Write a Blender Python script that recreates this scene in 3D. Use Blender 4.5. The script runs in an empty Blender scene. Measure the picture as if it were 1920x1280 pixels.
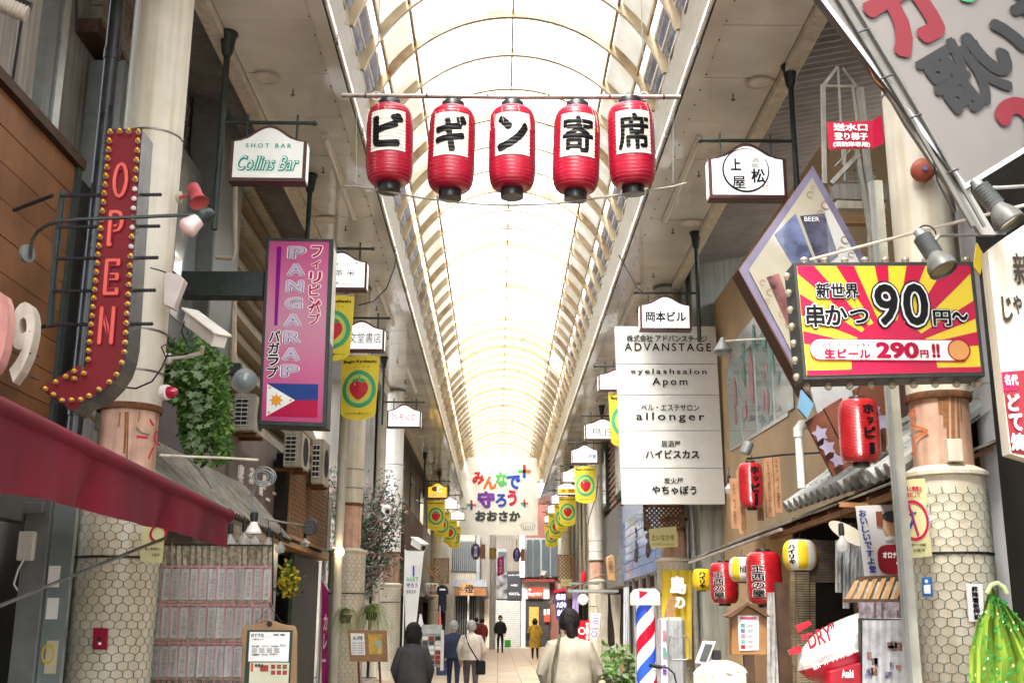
import bpy, bmesh, math, random
from mathutils import Vector, Matrix
RN = random.Random(11)
SC = bpy.context.scene
COL = SC.collection
# ---------------------------------------------------------------- camera, sky, sun, exposure
F = 2100.0
CAM = Vector((0, 0, 1.5))
PITCH = math.atan(523 / F); YAW = math.atan(23 / F); ROLL = math.radians(0.3)
CM = Matrix.Rotation(-YAW, 3, 'Z') @ Matrix.Rotation(math.pi / 2 + PITCH, 3, 'X') @ Matrix.Rotation(ROLL, 3, 'Z')
cd = bpy.data.cameras.new('camera'); co = bpy.data.objects.new('camera', cd); COL.objects.link(co)
cd.lens = F / 1920 * 36; cd.sensor_width = 36; cd.clip_end = 500; cd.clip_start = 0.05
cd.dof.use_dof = True; cd.dof.focus_distance = 11.0; cd.dof.aperture_fstop = 5.0
co.matrix_world = Matrix.Translation(CAM) @ CM.to_4x4()
SC.camera = co
W = bpy.data.worlds.new('World'); SC.world = W; W.use_nodes = True
nt = W.node_tree; nt.nodes.clear()
sky = nt.nodes.new('ShaderNodeTexSky'); sky.sky_type = 'NISHITA'; sky.sun_disc = False
sky.sun_elevation = math.radians(58); sky.sun_rotation = math.radians(200); sky.dust_density = 3; sky.air_density = 1
hs = nt.nodes.new('ShaderNodeHueSaturation'); hs.inputs['Saturation'].default_value = 0.25
bg = nt.nodes.new('ShaderNodeBackground'); bg.inputs['Strength'].default_value = 0.15
wo = nt.nodes.new('ShaderNodeOutputWorld')
nt.links.new(sky.outputs[0], hs.inputs['Color']); nt.links.new(hs.outputs[0], bg.inputs[0]); nt.links.new(bg.outputs[0], wo.inputs[0])
sd = bpy.data.lights.new('sun', 'SUN'); so = bpy.data.objects.new('sun', sd); COL.objects.link(so)
sd.energy = 1.5; sd.angle = math.radians(14); sd.color = (1, .95, .88)
_el, _az = math.radians(58), math.radians(200)
so.rotation_euler = Vector((math.sin(_az) * math.cos(_el), math.cos(_az) * math.cos(_el), math.sin(_el))).to_track_quat('Z', 'Y').to_euler()
SC.view_settings.view_transform = 'Standard'; SC.view_settings.look = 'None'
SC.view_settings.exposure = 3.05; SC.view_settings.gamma = 1; SC.view_settings.use_curve_mapping = False
SC.cycles.use_denoising = True
SC.cycles.max_bounces = 8; SC.cycles.transparent_max_bounces = 16; SC.cycles.sample_clamp_indirect = 6

# ---------------------------------------------------------------- helpers
def V(*a): return Vector(a)
X, Y, Z = V(1, 0, 0), V(0, 1, 0), V(0, 0, 1)
def ray(px, py): return CM @ V((px - 960) / F, (640 - py) / F, -1)
def at(px, py, D):
    v = ray(px, py); return CAM + v * (D / v.y)
def atx(px, py, x):
    v = ray(px, py); return CAM + v * (x / v.x)
def mp(px, py, D): return D / ray(px, py).y / F      # metres per pixel there

MATS = {}
def mat(name, col, rough=.6, metal=0, var=.12, sc=6, bump=0, emit=0, streak=0, rust=0, coat=0, trans=0, ecol=None, alpha=1):
    if name in MATS: return MATS[name]
    m = bpy.data.materials.new(name); m.use_nodes = True; MATS[name] = m
    n = m.node_tree.nodes; L = m.node_tree.links; p = n['Principled BSDF']
    col = tuple(col) + (1,)
    p.inputs['Roughness'].default_value = rough; p.inputs['Metallic'].default_value = metal
    if not (coat or metal): p.inputs['Specular IOR Level'].default_value = .15 if var == 0 else .3
    p.inputs['Coat Weight'].default_value = coat; p.inputs['Alpha'].default_value = alpha
    tc = n.new('ShaderNodeNewGeometry')
    src = None
    def noise(scale, vec=None, det=5):
        t = n.new('ShaderNodeTexNoise'); t.inputs['Scale'].default_value = scale; t.inputs['Detail'].default_value = det
        L.new(vec or tc.outputs['Position'], t.inputs['Vector']); return t
    def ramp(t, a, b, ca, cb):
        r = n.new('ShaderNodeValToRGB'); r.color_ramp.elements[0].position = a; r.color_ramp.elements[1].position = b
        r.color_ramp.elements[0].color = ca; r.color_ramp.elements[1].color = cb; L.new(t.outputs['Fac'], r.inputs[0]); return r
    base = None
    def mul(colA, node):
        x = n.new('ShaderNodeMix'); x.data_type = 'RGBA'; x.blend_type = 'MULTIPLY'; x.inputs[0].default_value = 1
        if colA is None: x.inputs[6].default_value = col
        else: L.new(colA, x.inputs[6])
        L.new(node.outputs[0], x.inputs[7]); return x.outputs[2]
    if var:
        t = noise(sc); lo = 1 - var * 1.6
        base = mul(None, ramp(t, .3, .7, (lo, lo, lo * .97, 1), (1, 1, 1, 1)))
        rr = n.new('ShaderNodeMapRange'); L.new(t.outputs['Fac'], rr.inputs[0])
        rr.inputs[3].default_value = max(.03, rough - .12); rr.inputs[4].default_value = min(1, rough + .12); L.new(rr.outputs[0], p.inputs['Roughness'])
    if streak:
        mp_ = n.new('ShaderNodeMapping'); mp_.inputs['Scale'].default_value = (1, 1, .06); L.new(tc.outputs['Position'], mp_.inputs[0])
        t = noise(14, mp_.outputs[0], 6); lo = 1 - streak
        base = mul(base, ramp(t, .42, .68, (1, 1, 1, 1), (lo, lo * .93, lo * .82, 1)))
    if rust:
        t = noise(2.3, None, 10)
        r = ramp(t, .72 - rust * .2, .78 - rust * .2 + .05, (0, 0, 0, 1), (1, 1, 1, 1))
        x = n.new('ShaderNodeMix'); x.data_type = 'RGBA'; L.new(r.outputs[0], x.inputs[0])
        if base is None: x.inputs[6].default_value = col
        else: L.new(base, x.inputs[6])
        x.inputs[7].default_value = (.30, .13, .05, 1); base = x.outputs[2]
    if base is not None: L.new(base, p.inputs['Base Color'])
    else: p.inputs['Base Color'].default_value = col
    if bump:
        t = noise(sc * 6); b = n.new('ShaderNodeBump'); b.inputs['Strength'].default_value = bump; b.inputs['Distance'].default_value = .01
        L.new(t.outputs['Fac'], b.inputs['Height']); L.new(b.outputs[0], p.inputs['Normal'])
    if emit:
        p.inputs['Emission Strength'].default_value = emit
        if ecol: p.inputs['Emission Color'].default_value = tuple(ecol) + (1,)
        elif base is not None: L.new(base, p.inputs['Emission Color'])
        else: p.inputs['Emission Color'].default_value = col
    if trans:
        tr = n.new('ShaderNodeBsdfTranslucent'); mx = n.new('ShaderNodeMixShader'); mx.inputs[0].default_value = trans
        if base is not None: L.new(base, tr.inputs[0])
        else: tr.inputs[0].default_value = col
        L.new(p.outputs[0], mx.inputs[1]); L.new(tr.outputs[0], mx.inputs[2]); L.new(mx.outputs[0], n['Material Output'].inputs[0])
    return m

def sheet_mat(name, col, clear, trans=.5, rough=.3):
    """clear / milky plastic or glass: part transparent, part translucent, part glossy"""
    if name in MATS: return MATS[name]
    m = bpy.data.materials.new(name); m.use_nodes = True; MATS[name] = m
    n = m.node_tree.nodes; L = m.node_tree.links; p = n['Principled BSDF']
    tc = n.new('ShaderNodeNewGeometry'); t = n.new('ShaderNodeTexNoise'); t.inputs['Scale'].default_value = 1.5; t.inputs['Detail'].default_value = 8
    L.new(tc.outputs['Position'], t.inputs[0])
    r = n.new('ShaderNodeValToRGB'); r.color_ramp.elements[0].position = .35; r.color_ramp.elements[1].position = .62
    r.color_ramp.elements[0].color = (col[0] * .75, col[1] * .68, col[2] * .55, 1); r.color_ramp.elements[1].color = tuple(col) + (1,)
    L.new(t.outputs['Fac'], r.inputs[0]); L.new(r.outputs[0], p.inputs['Base Color'])
    p.inputs['Roughness'].default_value = rough
    tr = n.new('ShaderNodeBsdfTranslucent'); L.new(r.outputs[0], tr.inputs[0])
    tp = n.new('ShaderNodeBsdfTransparent'); tp.inputs[0].default_value = (min(1, col[0] * 1.05), min(1, col[1] * 1.05), min(1, col[2] * 1.05), 1)
    m1 = n.new('ShaderNodeMixShader'); m1.inputs[0].default_value = trans; L.new(p.outputs[0], m1.inputs[1]); L.new(tr.outputs[0], m1.inputs[2])
    m2 = n.new('ShaderNodeMixShader'); m2.inputs[0].default_value = clear; L.new(m1.outputs[0], m2.inputs[1]); L.new(tp.outputs[0], m2.inputs[2])
    L.new(m2.outputs[0], n['Material Output'].inputs[0]); return m

WL = {}
def wloc(o): return WL.get(o.name, V(0, 0, 0)) if o else V(0, 0, 0)
def tag(o, label=None, cat=None, group=None, kind=None):
    if label: o['label'] = label
    if cat: o['category'] = cat; o['kind'] = 'thing'
    if group: o['group'] = group
    if kind: o['kind'] = kind
    return o
def thing(name, label, cat, loc=(0, 0, 0), group=None, kind=None):
    o = bpy.data.objects.new(name, None); o.empty_display_size = .1; COL.objects.link(o)
    o.location = loc; WL[o.name] = Vector(loc)
    return tag(o, label, cat, group, kind)
class G:
    def __init__(s): s.v = []; s.f = []
    def add(s, vs, fs):
        n = len(s.v); s.v += [Vector(a) for a in vs]; s.f += [tuple(i + n for i in f) for f in fs]; return s
    def box(s, a, b):
        x0, x1 = sorted((a[0], b[0])); y0, y1 = sorted((a[1], b[1])); z0, z1 = sorted((a[2], b[2]))
        return s.add([(x0, y0, z0), (x1, y0, z0), (x1, y1, z0), (x0, y1, z0), (x0, y0, z1), (x1, y0, z1), (x1, y1, z1), (x0, y1, z1)],
                     [(0, 3, 2, 1), (4, 5, 6, 7), (0, 1, 5, 4), (1, 2, 6, 5), (2, 3, 7, 6), (3, 0, 4, 7)])
    def obox(s, O, R, U, w, h, d, back=True):
        """box centred on O in the R-U plane, going d behind it (away from R x U)"""
        O = Vector(O); R = Vector(R).normalized(); U = Vector(U).normalized(); N = R.cross(U)
        c = [O + R * (a * w / 2) + U * (b * h / 2) for a, b in ((-1, -1), (1, -1), (1, 1), (-1, 1))]
        k = [p - N * d for p in c]
        return s.add(c + k, [(0, 1, 2, 3), (7, 6, 5, 4), (0, 4, 5, 1), (1, 5, 6, 2), (2, 6, 7, 3), (3, 7, 4, 0)])
    def prism(s, pts, O, R, U, d):
        O = Vector(O); R = Vector(R).normalized(); U = Vector(U).normalized(); N = R.cross(U); n = len(pts)
        c = [O + R * p[0] + U * p[1] for p in pts]; k = [p - N * d for p in c]
        return s.add(c + k, [tuple(range(n)), tuple(range(2 * n - 1, n - 1, -1))] + [(i, i + n, (i + 1) % n + n, (i + 1) % n) for i in range(n)])
    def quad(s, *p): return s.add(p, [tuple(range(len(p)))])
    def tube(s, pts, r, n=8, cap=True):
        pts = [Vector(p) for p in pts]; rs = r if isinstance(r, (list, tuple)) else [r] * len(pts)
        t0 = (pts[1] - pts[0]).normalized(); a = t0.orthogonal().normalized(); vs = []
        for i, p in enumerate(pts):
            t = (pts[min(i + 1, len(pts) - 1)] - pts[max(i - 1, 0)]).normalized()
            a = (a - t * a.dot(t)); a = a.normalized() if a.length > 1e-6 else t.orthogonal().normalized(); b = t.cross(a)
            vs += [p + (a * math.cos(2 * math.pi * k / n) + b * math.sin(2 * math.pi * k / n)) * rs[i] for k in range(n)]
        fs = [(i * n + k, i * n + (k + 1) % n, (i + 1) * n + (k + 1) % n, (i + 1) * n + k) for i in range(len(pts) - 1) for k in range(n)]
        if cap: fs += [tuple(range(n - 1, -1, -1)), tuple(range((len(pts) - 1) * n, len(pts) * n))]
        return s.add(vs, fs)
    def lathe(s, prof, c, n=24, axis=Z):
        """prof: (radius, height) along axis from c"""
        c = Vector(c); ax = Vector(axis).normalized(); a = ax.orthogonal().normalized(); b = ax.cross(a); vs = []
        for r, h in prof: vs += [c + ax * h + (a * math.cos(2 * math.pi * k / n) + b * math.sin(2 * math.pi * k / n)) * max(r, 1e-4) for k in range(n)]
        m = len(prof)
        fs = [(i * n + k, i * n + (k + 1) % n, (i + 1) * n + (k + 1) % n, (i + 1) * n + k) for i in range(m - 1) for k in range(n)]
        fs += [tuple(range(n - 1, -1, -1)), tuple(range((m - 1) * n, m * n))]
        return s.add(vs, fs)
    def build(s, name, m, parent=None, smooth=False, bevel=0, label=None, cat=None, group=None, kind=None, org=None):
        me = bpy.data.meshes.new(name)
        if parent is None:
            if org is None:
                xs = [v.x for v in s.v]; ys = [v.y for v in s.v]; zs = [v.z for v in s.v]
                org = V((min(xs) + max(xs)) / 2, (min(ys) + max(ys)) / 2, min(zs))
        else: org = wloc(parent)
        me.from_pydata([v - org for v in s.v], [], s.f)
        if bevel:
            bm = bmesh.new(); bm.from_mesh(me); bmesh.ops.remove_doubles(bm, verts=bm.verts, dist=1e-5)
            es = [e for e in bm.edges if len(e.link_faces) == 2 and e.calc_face_angle(0) > .6]
            bmesh.ops.bevel(bm, geom=es, offset=bevel, segments=1, affect='EDGES', clamp_overlap=True); bm.to_mesh(me); bm.free()
        if smooth:
            me.polygons.foreach_set('use_smooth', [True] * len(me.polygons)); me.set_sharp_from_angle(angle=math.radians(38))
        me.materials.append(m)
        o = bpy.data.objects.new(name, me); COL.objects.link(o)
        if parent: o.parent = parent; WL[o.name] = org
        else: o.location = org; WL[o.name] = org
        return tag(o, label, cat, group, kind)
def dup(root, loc, label=None, group=None, scale=None, rz=None):
    def cp(o, par):
        c = o.copy(); COL.objects.link(c); c.parent = par
        for ch in o.children: cp(ch, c)
        return c
    r = cp(root, None); r.location = loc
    if scale: r.scale = (scale,) * 3
    if rz is not None: r.rotation_euler.z = rz
    WL[r.name] = Vector(loc)
    if label: r['label'] = label
    if group: r['group'] = group
    return r
def piece(src, loc):
    """another alike piece of the same parent, sharing mesh data"""
    c = src.copy(); COL.objects.link(c); c.location = loc; return c
def instance(name, me_obj, parent, loc, rot=None):
    c = me_obj.copy(); c.name = name; COL.objects.link(c); c.parent = parent; c.location = loc
    if rot is not None: c.rotation_euler = rot
    return c

TC = {}
def glyphs(s, bold=0, shear=0, vert=False, space=1, ls=1):
    key = (s, bold, shear, vert, space, ls)
    if key in TC: return TC[key]
    cu = bpy.data.curves.new('t', 'FONT'); cu.body = '\n'.join(s) if vert else s
    cu.align_x = 'CENTER' if vert else 'LEFT'; cu.offset = bold; cu.shear = shear; cu.resolution_u = 3; cu.space_character = space; cu.space_line = ls
    o = bpy.data.objects.new('t', cu)
    me = bpy.data.meshes.new_from_object(o)
    vs = [v.co.copy() for v in me.vertices]; fs = [tuple(p.vertices) for p in me.polygons]
    bpy.data.objects.remove(o); bpy.data.curves.remove(cu); bpy.data.meshes.remove(me)
    TC[key] = (vs, fs); return TC[key]
def text_g(s, O, R, U, w=None, h=None, bold=0, shear=0, vert=False, off=.003, space=1, ls=1, g=None, ref=None):
    """text fitted into w x h centred on O; one of w, h may be None (keeps proportions); bold: stroke widening in em"""
    vs, fs = glyphs(s, min(bold, .012) if bold < .02 else 0, shear, vert, space, ls); g = g or G()
    if not vs: return g
    b = bold if bold >= .02 else 0
    x0 = min(v.x for v in vs) - b; x1 = max(v.x for v in vs) + b; y0 = min(v.y for v in vs) - b; y1 = max(v.y for v in vs) + b
    if ref is not None: x0 += b - ref; x1 -= b - ref; y0 += b - ref; y1 -= b - ref
    sx = w / (x1 - x0) if w else None; sy = h / max(y1 - y0, 1e-4) if h else None
    sx = sx or sy; sy = sy or sx
    O = Vector(O); R = Vector(R).normalized(); U = Vector(U).normalized(); N = R.cross(U)
    n = 0 if not b else (6 if b < .04 else 10)
    sh = [(0, 0)] + [(b * math.cos(6.2832 * i / n), b * math.sin(6.2832 * i / n)) for i in range(n)]
    if b > .07: sh += [(b * .5 * math.cos(6.2832 * i / 6 + .3), b * .5 * math.sin(6.2832 * i / 6 + .3)) for i in range(6)]
    for i, (dx, dy) in enumerate(sh):
        g.add([O + R * ((v.x + dx - (x0 + x1) / 2) * sx) + U * ((v.y + dy - (y0 + y1) / 2) * sy) + N * (off + i * .00012) for v in vs], fs)
    return g
def solid_text(s, O, R, U, h, depth, bold=0, w=None):
    cu = bpy.data.curves.new('t', 'FONT'); cu.body = s; cu.offset = bold; cu.extrude = .5; cu.resolution_u = 4; cu.bevel_depth = 0
    o = bpy.data.objects.new('t', cu); me = bpy.data.meshes.new_from_object(o)
    vs = [v.co.copy() for v in me.vertices]; fs = [tuple(p.vertices) for p in me.polygons]
    bpy.data.objects.remove(o); bpy.data.curves.remove(cu); bpy.data.meshes.remove(me)
    x0 = min(v.x for v in vs); x1 = max(v.x for v in vs); y0 = min(v.y for v in vs); y1 = max(v.y for v in vs); k = h / (y1 - y0); kx = w / (x1 - x0) if w else k
    O = Vector(O); N = Vector(R).cross(Vector(U))
    return G().add([O + Vector(R) * ((v.x - (x0 + x1) / 2) * kx) + Vector(U) * ((v.y - (y0 + y1) / 2) * k) + N * ((v.z - .5) * depth) for v in vs], fs)
def text(s, O, R, U, m, parent, w=None, h=None, name='lettering', **k):
    g = text_g(s, O, R, U, w, h, **k)
    return g.build(name, m, parent) if g.v else None
def disc(r, n=24, sx=1, sy=1, c=(0, 0)): return [(c[0] + r * sx * math.cos(2 * math.pi * i / n), c[1] + r * sy * math.sin(2 * math.pi * i / n)) for i in range(n)]
def ring(g, O, R, U, r0, r1, n=32, off=.003, a0=0, a1=2 * math.pi, d=.002, sy=1):
    O = Vector(O); R = Vector(R); U = Vector(U); N = R.cross(U); m = n if a1 - a0 > 6.28 else n + 1; vs = []
    for i in range(m):
        a = a0 + (a1 - a0) * i / n; e = R * math.cos(a) + U * math.sin(a) * sy
        vs += [O + e * r0 + N * off, O + e * r1 + N * off]
    fs = [(2 * i, 2 * i + 1, (2 * i + 3) % (2 * m), (2 * i + 2) % (2 * m)) for i in range(n)]
    g.add(vs, fs); return g

# palette
CREAM = mat('cream_paint', (.70, .66, .56), .45, var=.10, sc=3, streak=.18)
CREAMR = mat('cream_rusty_paint', (.66, .58, .44), .5, var=.15, sc=4, rust=.35)
WHITEP = mat('white_paint', (.78, .77, .73), .4, var=.08, sc=4, streak=.12)
SALMON = mat('salmon_paint', (.68, .43, .32), .6, var=.2, sc=7, streak=.35)
RUST = mat('rust', (.20, .085, .035), .85, var=.4, sc=20, bump=.4)
GREYM = mat('grey_metal', (.22, .235, .235), .45, metal=.3, var=.15, sc=9)
DGREEN = mat('dark_green_metal', (.035, .05, .045), .5, metal=.3, var=.3, sc=14)
BLACK = mat('black_plastic', (.018, .018, .02), .45, var=.2)
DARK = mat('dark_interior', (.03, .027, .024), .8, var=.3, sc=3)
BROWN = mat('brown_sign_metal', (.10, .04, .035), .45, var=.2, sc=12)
ALU = mat('aluminium', (.55, .56, .56), .35, metal=.8, var=.15, sc=12)
STEEL = mat('galvanised_pipe', (.36, .37, .37), .4, metal=.5, var=.2, sc=7, streak=.2)
INK = mat('black_print', (.005, .005, .006), .5, var=0)
REDP = mat('red_print', (.42, .008, .022), .5, var=0)
WHT = mat('white_print', (.85, .85, .83), .5, var=0)
CONC = mat('stained_concrete', (.36, .34, .31), .85, var=.25, sc=2, streak=.35, bump=.3)
WOODR = mat('red_brown_wood', (.17, .062, .025), .55, var=.35, sc=5, bump=.2)
WOODL = mat('light_wood', (.42, .24, .11), .6, var=.25, sc=9, bump=.2)
WOODD = mat('dark_wood', (.075, .04, .022), .65, var=.3, sc=9, bump=.2)
# ---------------------------------------------------------------- setting: ground
CX = .16                                   # street centre line
g = G().quad((-60, -20, -.02), (60, -20, -.02), (60, 160, -.02), (-60, 160, -.02))
g.build('ground', mat('asphalt', (.09, .085, .08), .9, var=.2, sc=1), kind='structure')
g = G().quad((-3.3, -4, 0), (3.6, -4, 0), (3.6, 69, 0), (-3.3, 69, 0))
pav = g.build('street_paving', mat('tile_joint', (.20, .15, .11), .9, var=.1), kind='structure', org=V(0, 0, 0))
TILE = [mat('paving_tile_%s' % n, c, .45, var=.18, sc=3) for n, c in (('beige', (.50, .385, .275)), ('pale', (.54, .43, .32)), ('tan', (.44, .34, .245)))]
tm = [G().obox((0, 0, .006), X, Y, .585, .585, .008).build('paving_tile', t, pav) for t in TILE]
n = 0; far = G()
for j in range(0, 70):
    for i in range(11):
        x = -3.0 + i * .6 + .3 - .15 * 0; y = 26.8 + j * .6
        if n < 290:
            if n < 3: tm[n].location = (x, y, RN.uniform(0, .002))
            else: instance('paving_tile', tm[RN.randrange(3)], pav, (x, y, RN.uniform(0, .002)))
            n += 1
        else: far.obox((x, y, .006), X, Y, .585, .585, .008)
for j in range(0, 20):
    for i in range(11): far.obox((-2.7 + i * .6, 14.8 + j * .6, .006), X, Y, .585, .585, .008)
far.build('paving_tiles', TILE[0], pav, kind='stuff')

# ---------------------------------------------------------------- arcade soffits
SZ = 7.7; D0, D1 = -6.0, 62.0; STEP = 1.2
SOFF = mat('glossy_soffit_panel', (.79, .78, .73), .12, var=.22, sc=.9, coat=.5)
SOFG = mat('soffit_joint', (.06, .05, .04), .8, var=0)
def soffit(xi, xo, nm):
    t = thing('arcade_soffit', 'glossy cream panelled soffit along the %s side of the arcade' % nm, 'ceiling', ((xi + xo) / 2, 20, SZ))
    t['kind'] = 'structure'; del t['category']
    s = 1 if xo > xi else -1
    G().box((min(xi, xo), D0, SZ + .02), (max(xi, xo), D1, SZ + .16)).build('soffit_backing', SOFG, t)
    w = abs(xo - xi) - .34; cx = (xi + s * .17 + xo - s * .17) / 2
    p = G().box((cx - w / 2 + .004, -STEP / 2 + .006, SZ - .0), (cx + w / 2 - .004, STEP / 2 - .006, SZ + .017)); p.v = [v + V(0, 20, 0) for v in p.v]
    o = p.build('soffit_panel', SOFF, t, bevel=.003)
    k = 0; y = D0 + STEP / 2
    while y < D1 - STEP / 2:
        q = o if k == 0 else piece(o, (0, 0, 0))
        q.location = (0, y - 20, RN.uniform(-.002, .002)); q.rotation_euler.x = RN.uniform(-.0035, .0035); q.rotation_euler.y = RN.uniform(-.003, .003)
        y += STEP; k += 1
    # inner margin strip (lower, glossy), outer trim beam, bolts along the seam
    G().box((xi, D0, SZ - .03), (xi + s * .165, D1, SZ + .019)).build('soffit_margin', SOFF, t)
    G().box((xo - s * .165, D0, SZ - .10), (xo, D1, SZ + .019)).build('edge_beam', CREAM, t, bevel=.006)
    b = G(); c = G(); y = D0 + .3
    while y < D1:
        b.box((xi + s * .185, y, SZ - .012), (xi + s * .20, y + .015, SZ)); y += .4
    y = 5.2
    while y < D1:
        c.tube([(cx, y, SZ), (cx, y, SZ - .1)], .008, 5); c.tube([(cx - .03, y, SZ - .08), (cx + .03, y, SZ - .08)], .006, 5); y += 2.4
    b.build('bolt_row', RUST, t, kind='stuff'); c.build('sprinkler_row', BLACK, t, kind='stuff')
    # round downlight rings
    for k, y in enumerate((12.1, 16.9, 24.1, 31.3, 38.5, 45.7)):
        G().prism(disc(.125, 20), (cx + s * .25, y, SZ - .014), X, -Y, .004).build('lamp_glass', WHITEP, t)
        q = G(); ring(q, V(cx + s * .25, y, SZ - .012), X, -Y, .12, .17, 24, off=.008); q.build('downlight', mat('downlight_trim', (.62, .57, .48), .3, var=.05), t)
    # lower tube light battens
    for y in (5.8, 13.6, 20.2, 27.4):
        q = G().box((cx - .04 - s * .2, y, SZ - .06), (cx + .04 - s * .2, y + 3.2, SZ - .004)).build('light_batten', WHITEP, t)
        G().tube([(cx - s * .2, y + .1, SZ - .085), (cx - s * .2, y + 3.1, SZ - .085)], .018, 8).build('light_tube', WHT, q, smooth=True)
    return t
SLI, SLO, SRI, SRO = -1.86, -3.18, 2.19, 3.40
soffit(SLI, SLO, 'left'); soffit(SRI, SRO, 'right')

# ---------------------------------------------------------------- vaulted glass roof
roof = thing('arcade_roof', 'vaulted glazed arcade roof with rusty cream steel ribs over the street', 'roof', (CX, 20, 9.2))
roof['kind'] = 'structure'; del roof['category']
SP, HW, RISE = 9.22, 2.14, 1.42
RR = (HW * HW + RISE * RISE) / (2 * RISE); CZ = SP + RISE - RR; AM = math.asin(HW / RR)
def arc(a, r=RR): return (CX + r * math.sin(a), CZ + r * math.cos(a))
a1 = math.asin(1.52 / RR); a2 = math.asin(1.93 / RR)
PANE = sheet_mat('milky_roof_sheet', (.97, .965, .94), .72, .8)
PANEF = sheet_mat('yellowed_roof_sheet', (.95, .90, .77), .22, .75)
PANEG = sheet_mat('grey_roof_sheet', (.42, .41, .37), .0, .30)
def strip(aa, ab, y0, y1, r, n):
    vs = []; fs = []
    for i in range(n + 1):
        x, z = arc(aa + (ab - aa) * i / n, r); vs += [(x, y0, z), (x, y1, z)]
    for i in range(n): fs.append((2 * i, 2 * i + 1, 2 * i + 3, 2 * i + 2))
    for i in range(len(vs)):
        pass
    return vs, fs
def rib_g(w=.07, d=.13, r=RR, am=AM, y=20.0, n=28):
    g = G(); vs = []
    for i in range(n + 1):
        a = -am + 2 * am * i / n
        for rr, yy in ((r, y - w / 2), (r, y + w / 2), (r - d, y + w / 2), (r - d, y - w / 2)):
            x, z = arc(a, rr); vs.append((x, yy, z))
    fs = [(4 * i + k, 4 * i + 4 + k, 4 * i + 4 + (k + 1) % 4, 4 * i + (k + 1) % 4) for i in range(n) for k in range(4)] + [(0, 1, 2, 3), (4 * n + 3, 4 * n + 2, 4 * n + 1, 4 * n)]
    return g.add(vs, fs)
RIBM = mat('rusty_cream_rib', (.46, .34, .20), .6, var=.3, sc=5, rust=.5)
RIBC = mat('cream_rib', (.52, .42, .28), .6, var=.2, sc=3, rust=.25)
ribA = rib_g(am=AM + .10).build('roof_rib', RIBM, roof); ribB = rib_g(am=AM + .10).build('roof_rib', RIBC, roof)
paneC = [G().add(*strip(0.012, a1 - .01, 20 - STEP / 2, 20 + STEP / 2, RR + .015, 8)), G().add(*strip(-a1 + .01, -0.012, 20 - STEP / 2, 20 + STEP / 2, RR + .015, 8))]
paneC = [p.build('roof_pane', PANE, roof, smooth=True) for p in paneC]
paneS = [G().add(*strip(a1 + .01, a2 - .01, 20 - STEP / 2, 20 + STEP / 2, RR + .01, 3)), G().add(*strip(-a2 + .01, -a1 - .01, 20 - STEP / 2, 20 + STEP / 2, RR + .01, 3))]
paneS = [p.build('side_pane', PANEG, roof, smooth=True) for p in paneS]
k = 0; y = 3.55
first = True
while y < 61.5:
    ra = ribA if k % 3 == 1 else ribB
    for src, yy in ((ra, y), (paneC[0], y + STEP / 2), (paneC[1], y + STEP / 2), (paneS[0], y + STEP / 2), (paneS[1], y + STEP / 2)):
        if src in paneS and 34 < y < 37: continue
        if not hasattr(src, 'dummy') and src.name not in WL.get('_used', {}):
            WL.setdefault('_used', {})[src.name] = 1; src.location = (0, yy - 20, 0)
        else:
            q = piece(src, (0, yy - 20, 0))
            if src in paneC and yy > 33: q.material_slots[0].link = 'OBJECT'; q.material_slots[0].material = PANEF
    y += STEP; k += 1
for a, w in ((-a2, .035), (-a1, .04), (0, .025), (a1, .04), (a2, .035)):
    x, z = arc(a, RR - .04)
    G().box((x - w / 2, D0, z - .045), (x + w / 2, D1, z + .05)).build('purlin', RIBM if abs(a) > .1 else GREYM, roof)
# larger cross arch where the roof steps, and end fan
gg = rib_g(w=.16, d=.14, r=RR + .16, am=AM + .05, y=36.0); gg.build('step_arch', RIBC, roof)
# perforated skirt bands (left, right): scalloped top, perforation as fine openings in the sheet
def perf_mat():
    m = mat('perforated_cream_sheet', (.36, .31, .22), .5, var=.1, sc=3)
    n = m.node_tree.nodes; L = m.node_tree.links
    tc = n.new('ShaderNodeNewGeometry'); sx = n.new('ShaderNodeSeparateXYZ'); L.new(tc.outputs['Position'], sx.inputs[0])
    cb = n.new('ShaderNodeCombineXYZ'); L.new(sx.outputs[1], cb.inputs[0]); L.new(sx.outputs[2], cb.inputs[1])
    vo = n.new('ShaderNodeTexVoronoi'); vo.inputs['Scale'].default_value = 24; vo.inputs['Randomness'].default_value = 0; L.new(cb.outputs[0], vo.inputs['Vector'])
    mr = n.new('ShaderNodeMath'); mr.operation = 'GREATER_THAN'; mr.inputs[1].default_value = .34; L.new(vo.outputs['Distance'], mr.inputs[0])
    L.new(mr.outputs[0], n['Principled BSDF'].inputs['Alpha']); return m
PERF = perf_mat()
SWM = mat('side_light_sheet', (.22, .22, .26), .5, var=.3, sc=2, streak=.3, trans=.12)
sw = []
for s in (-1, 1):
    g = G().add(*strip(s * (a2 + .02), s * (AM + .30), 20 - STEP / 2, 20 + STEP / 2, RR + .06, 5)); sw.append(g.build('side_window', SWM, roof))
    for e in (.06, .15, .24):
        x, z = arc(s * (a2 + e), RR - .0); G().tube([(x, D0, z), (x, D1, z)], .022, 6).build('side_rail', WHITEP, roof, smooth=True)
    G().add(*strip(s * (a2 + .02), s * (AM + .30), D0, 2.95, RR + .06, 5)).build('rear_side_window', SWM, roof)
y = 3.55
while y < 61.5:
    for q in sw:
        if y < 4: q.location = (0, y + STEP / 2 - 20, 0)
        else: piece(q, (0, y + STEP / 2 - 20, 0))
    y += STEP
G().add(*strip(-a1, a1, D0, 2.9, RR + .015, 20)).build('rear_pane', PANE, roof)
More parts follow.
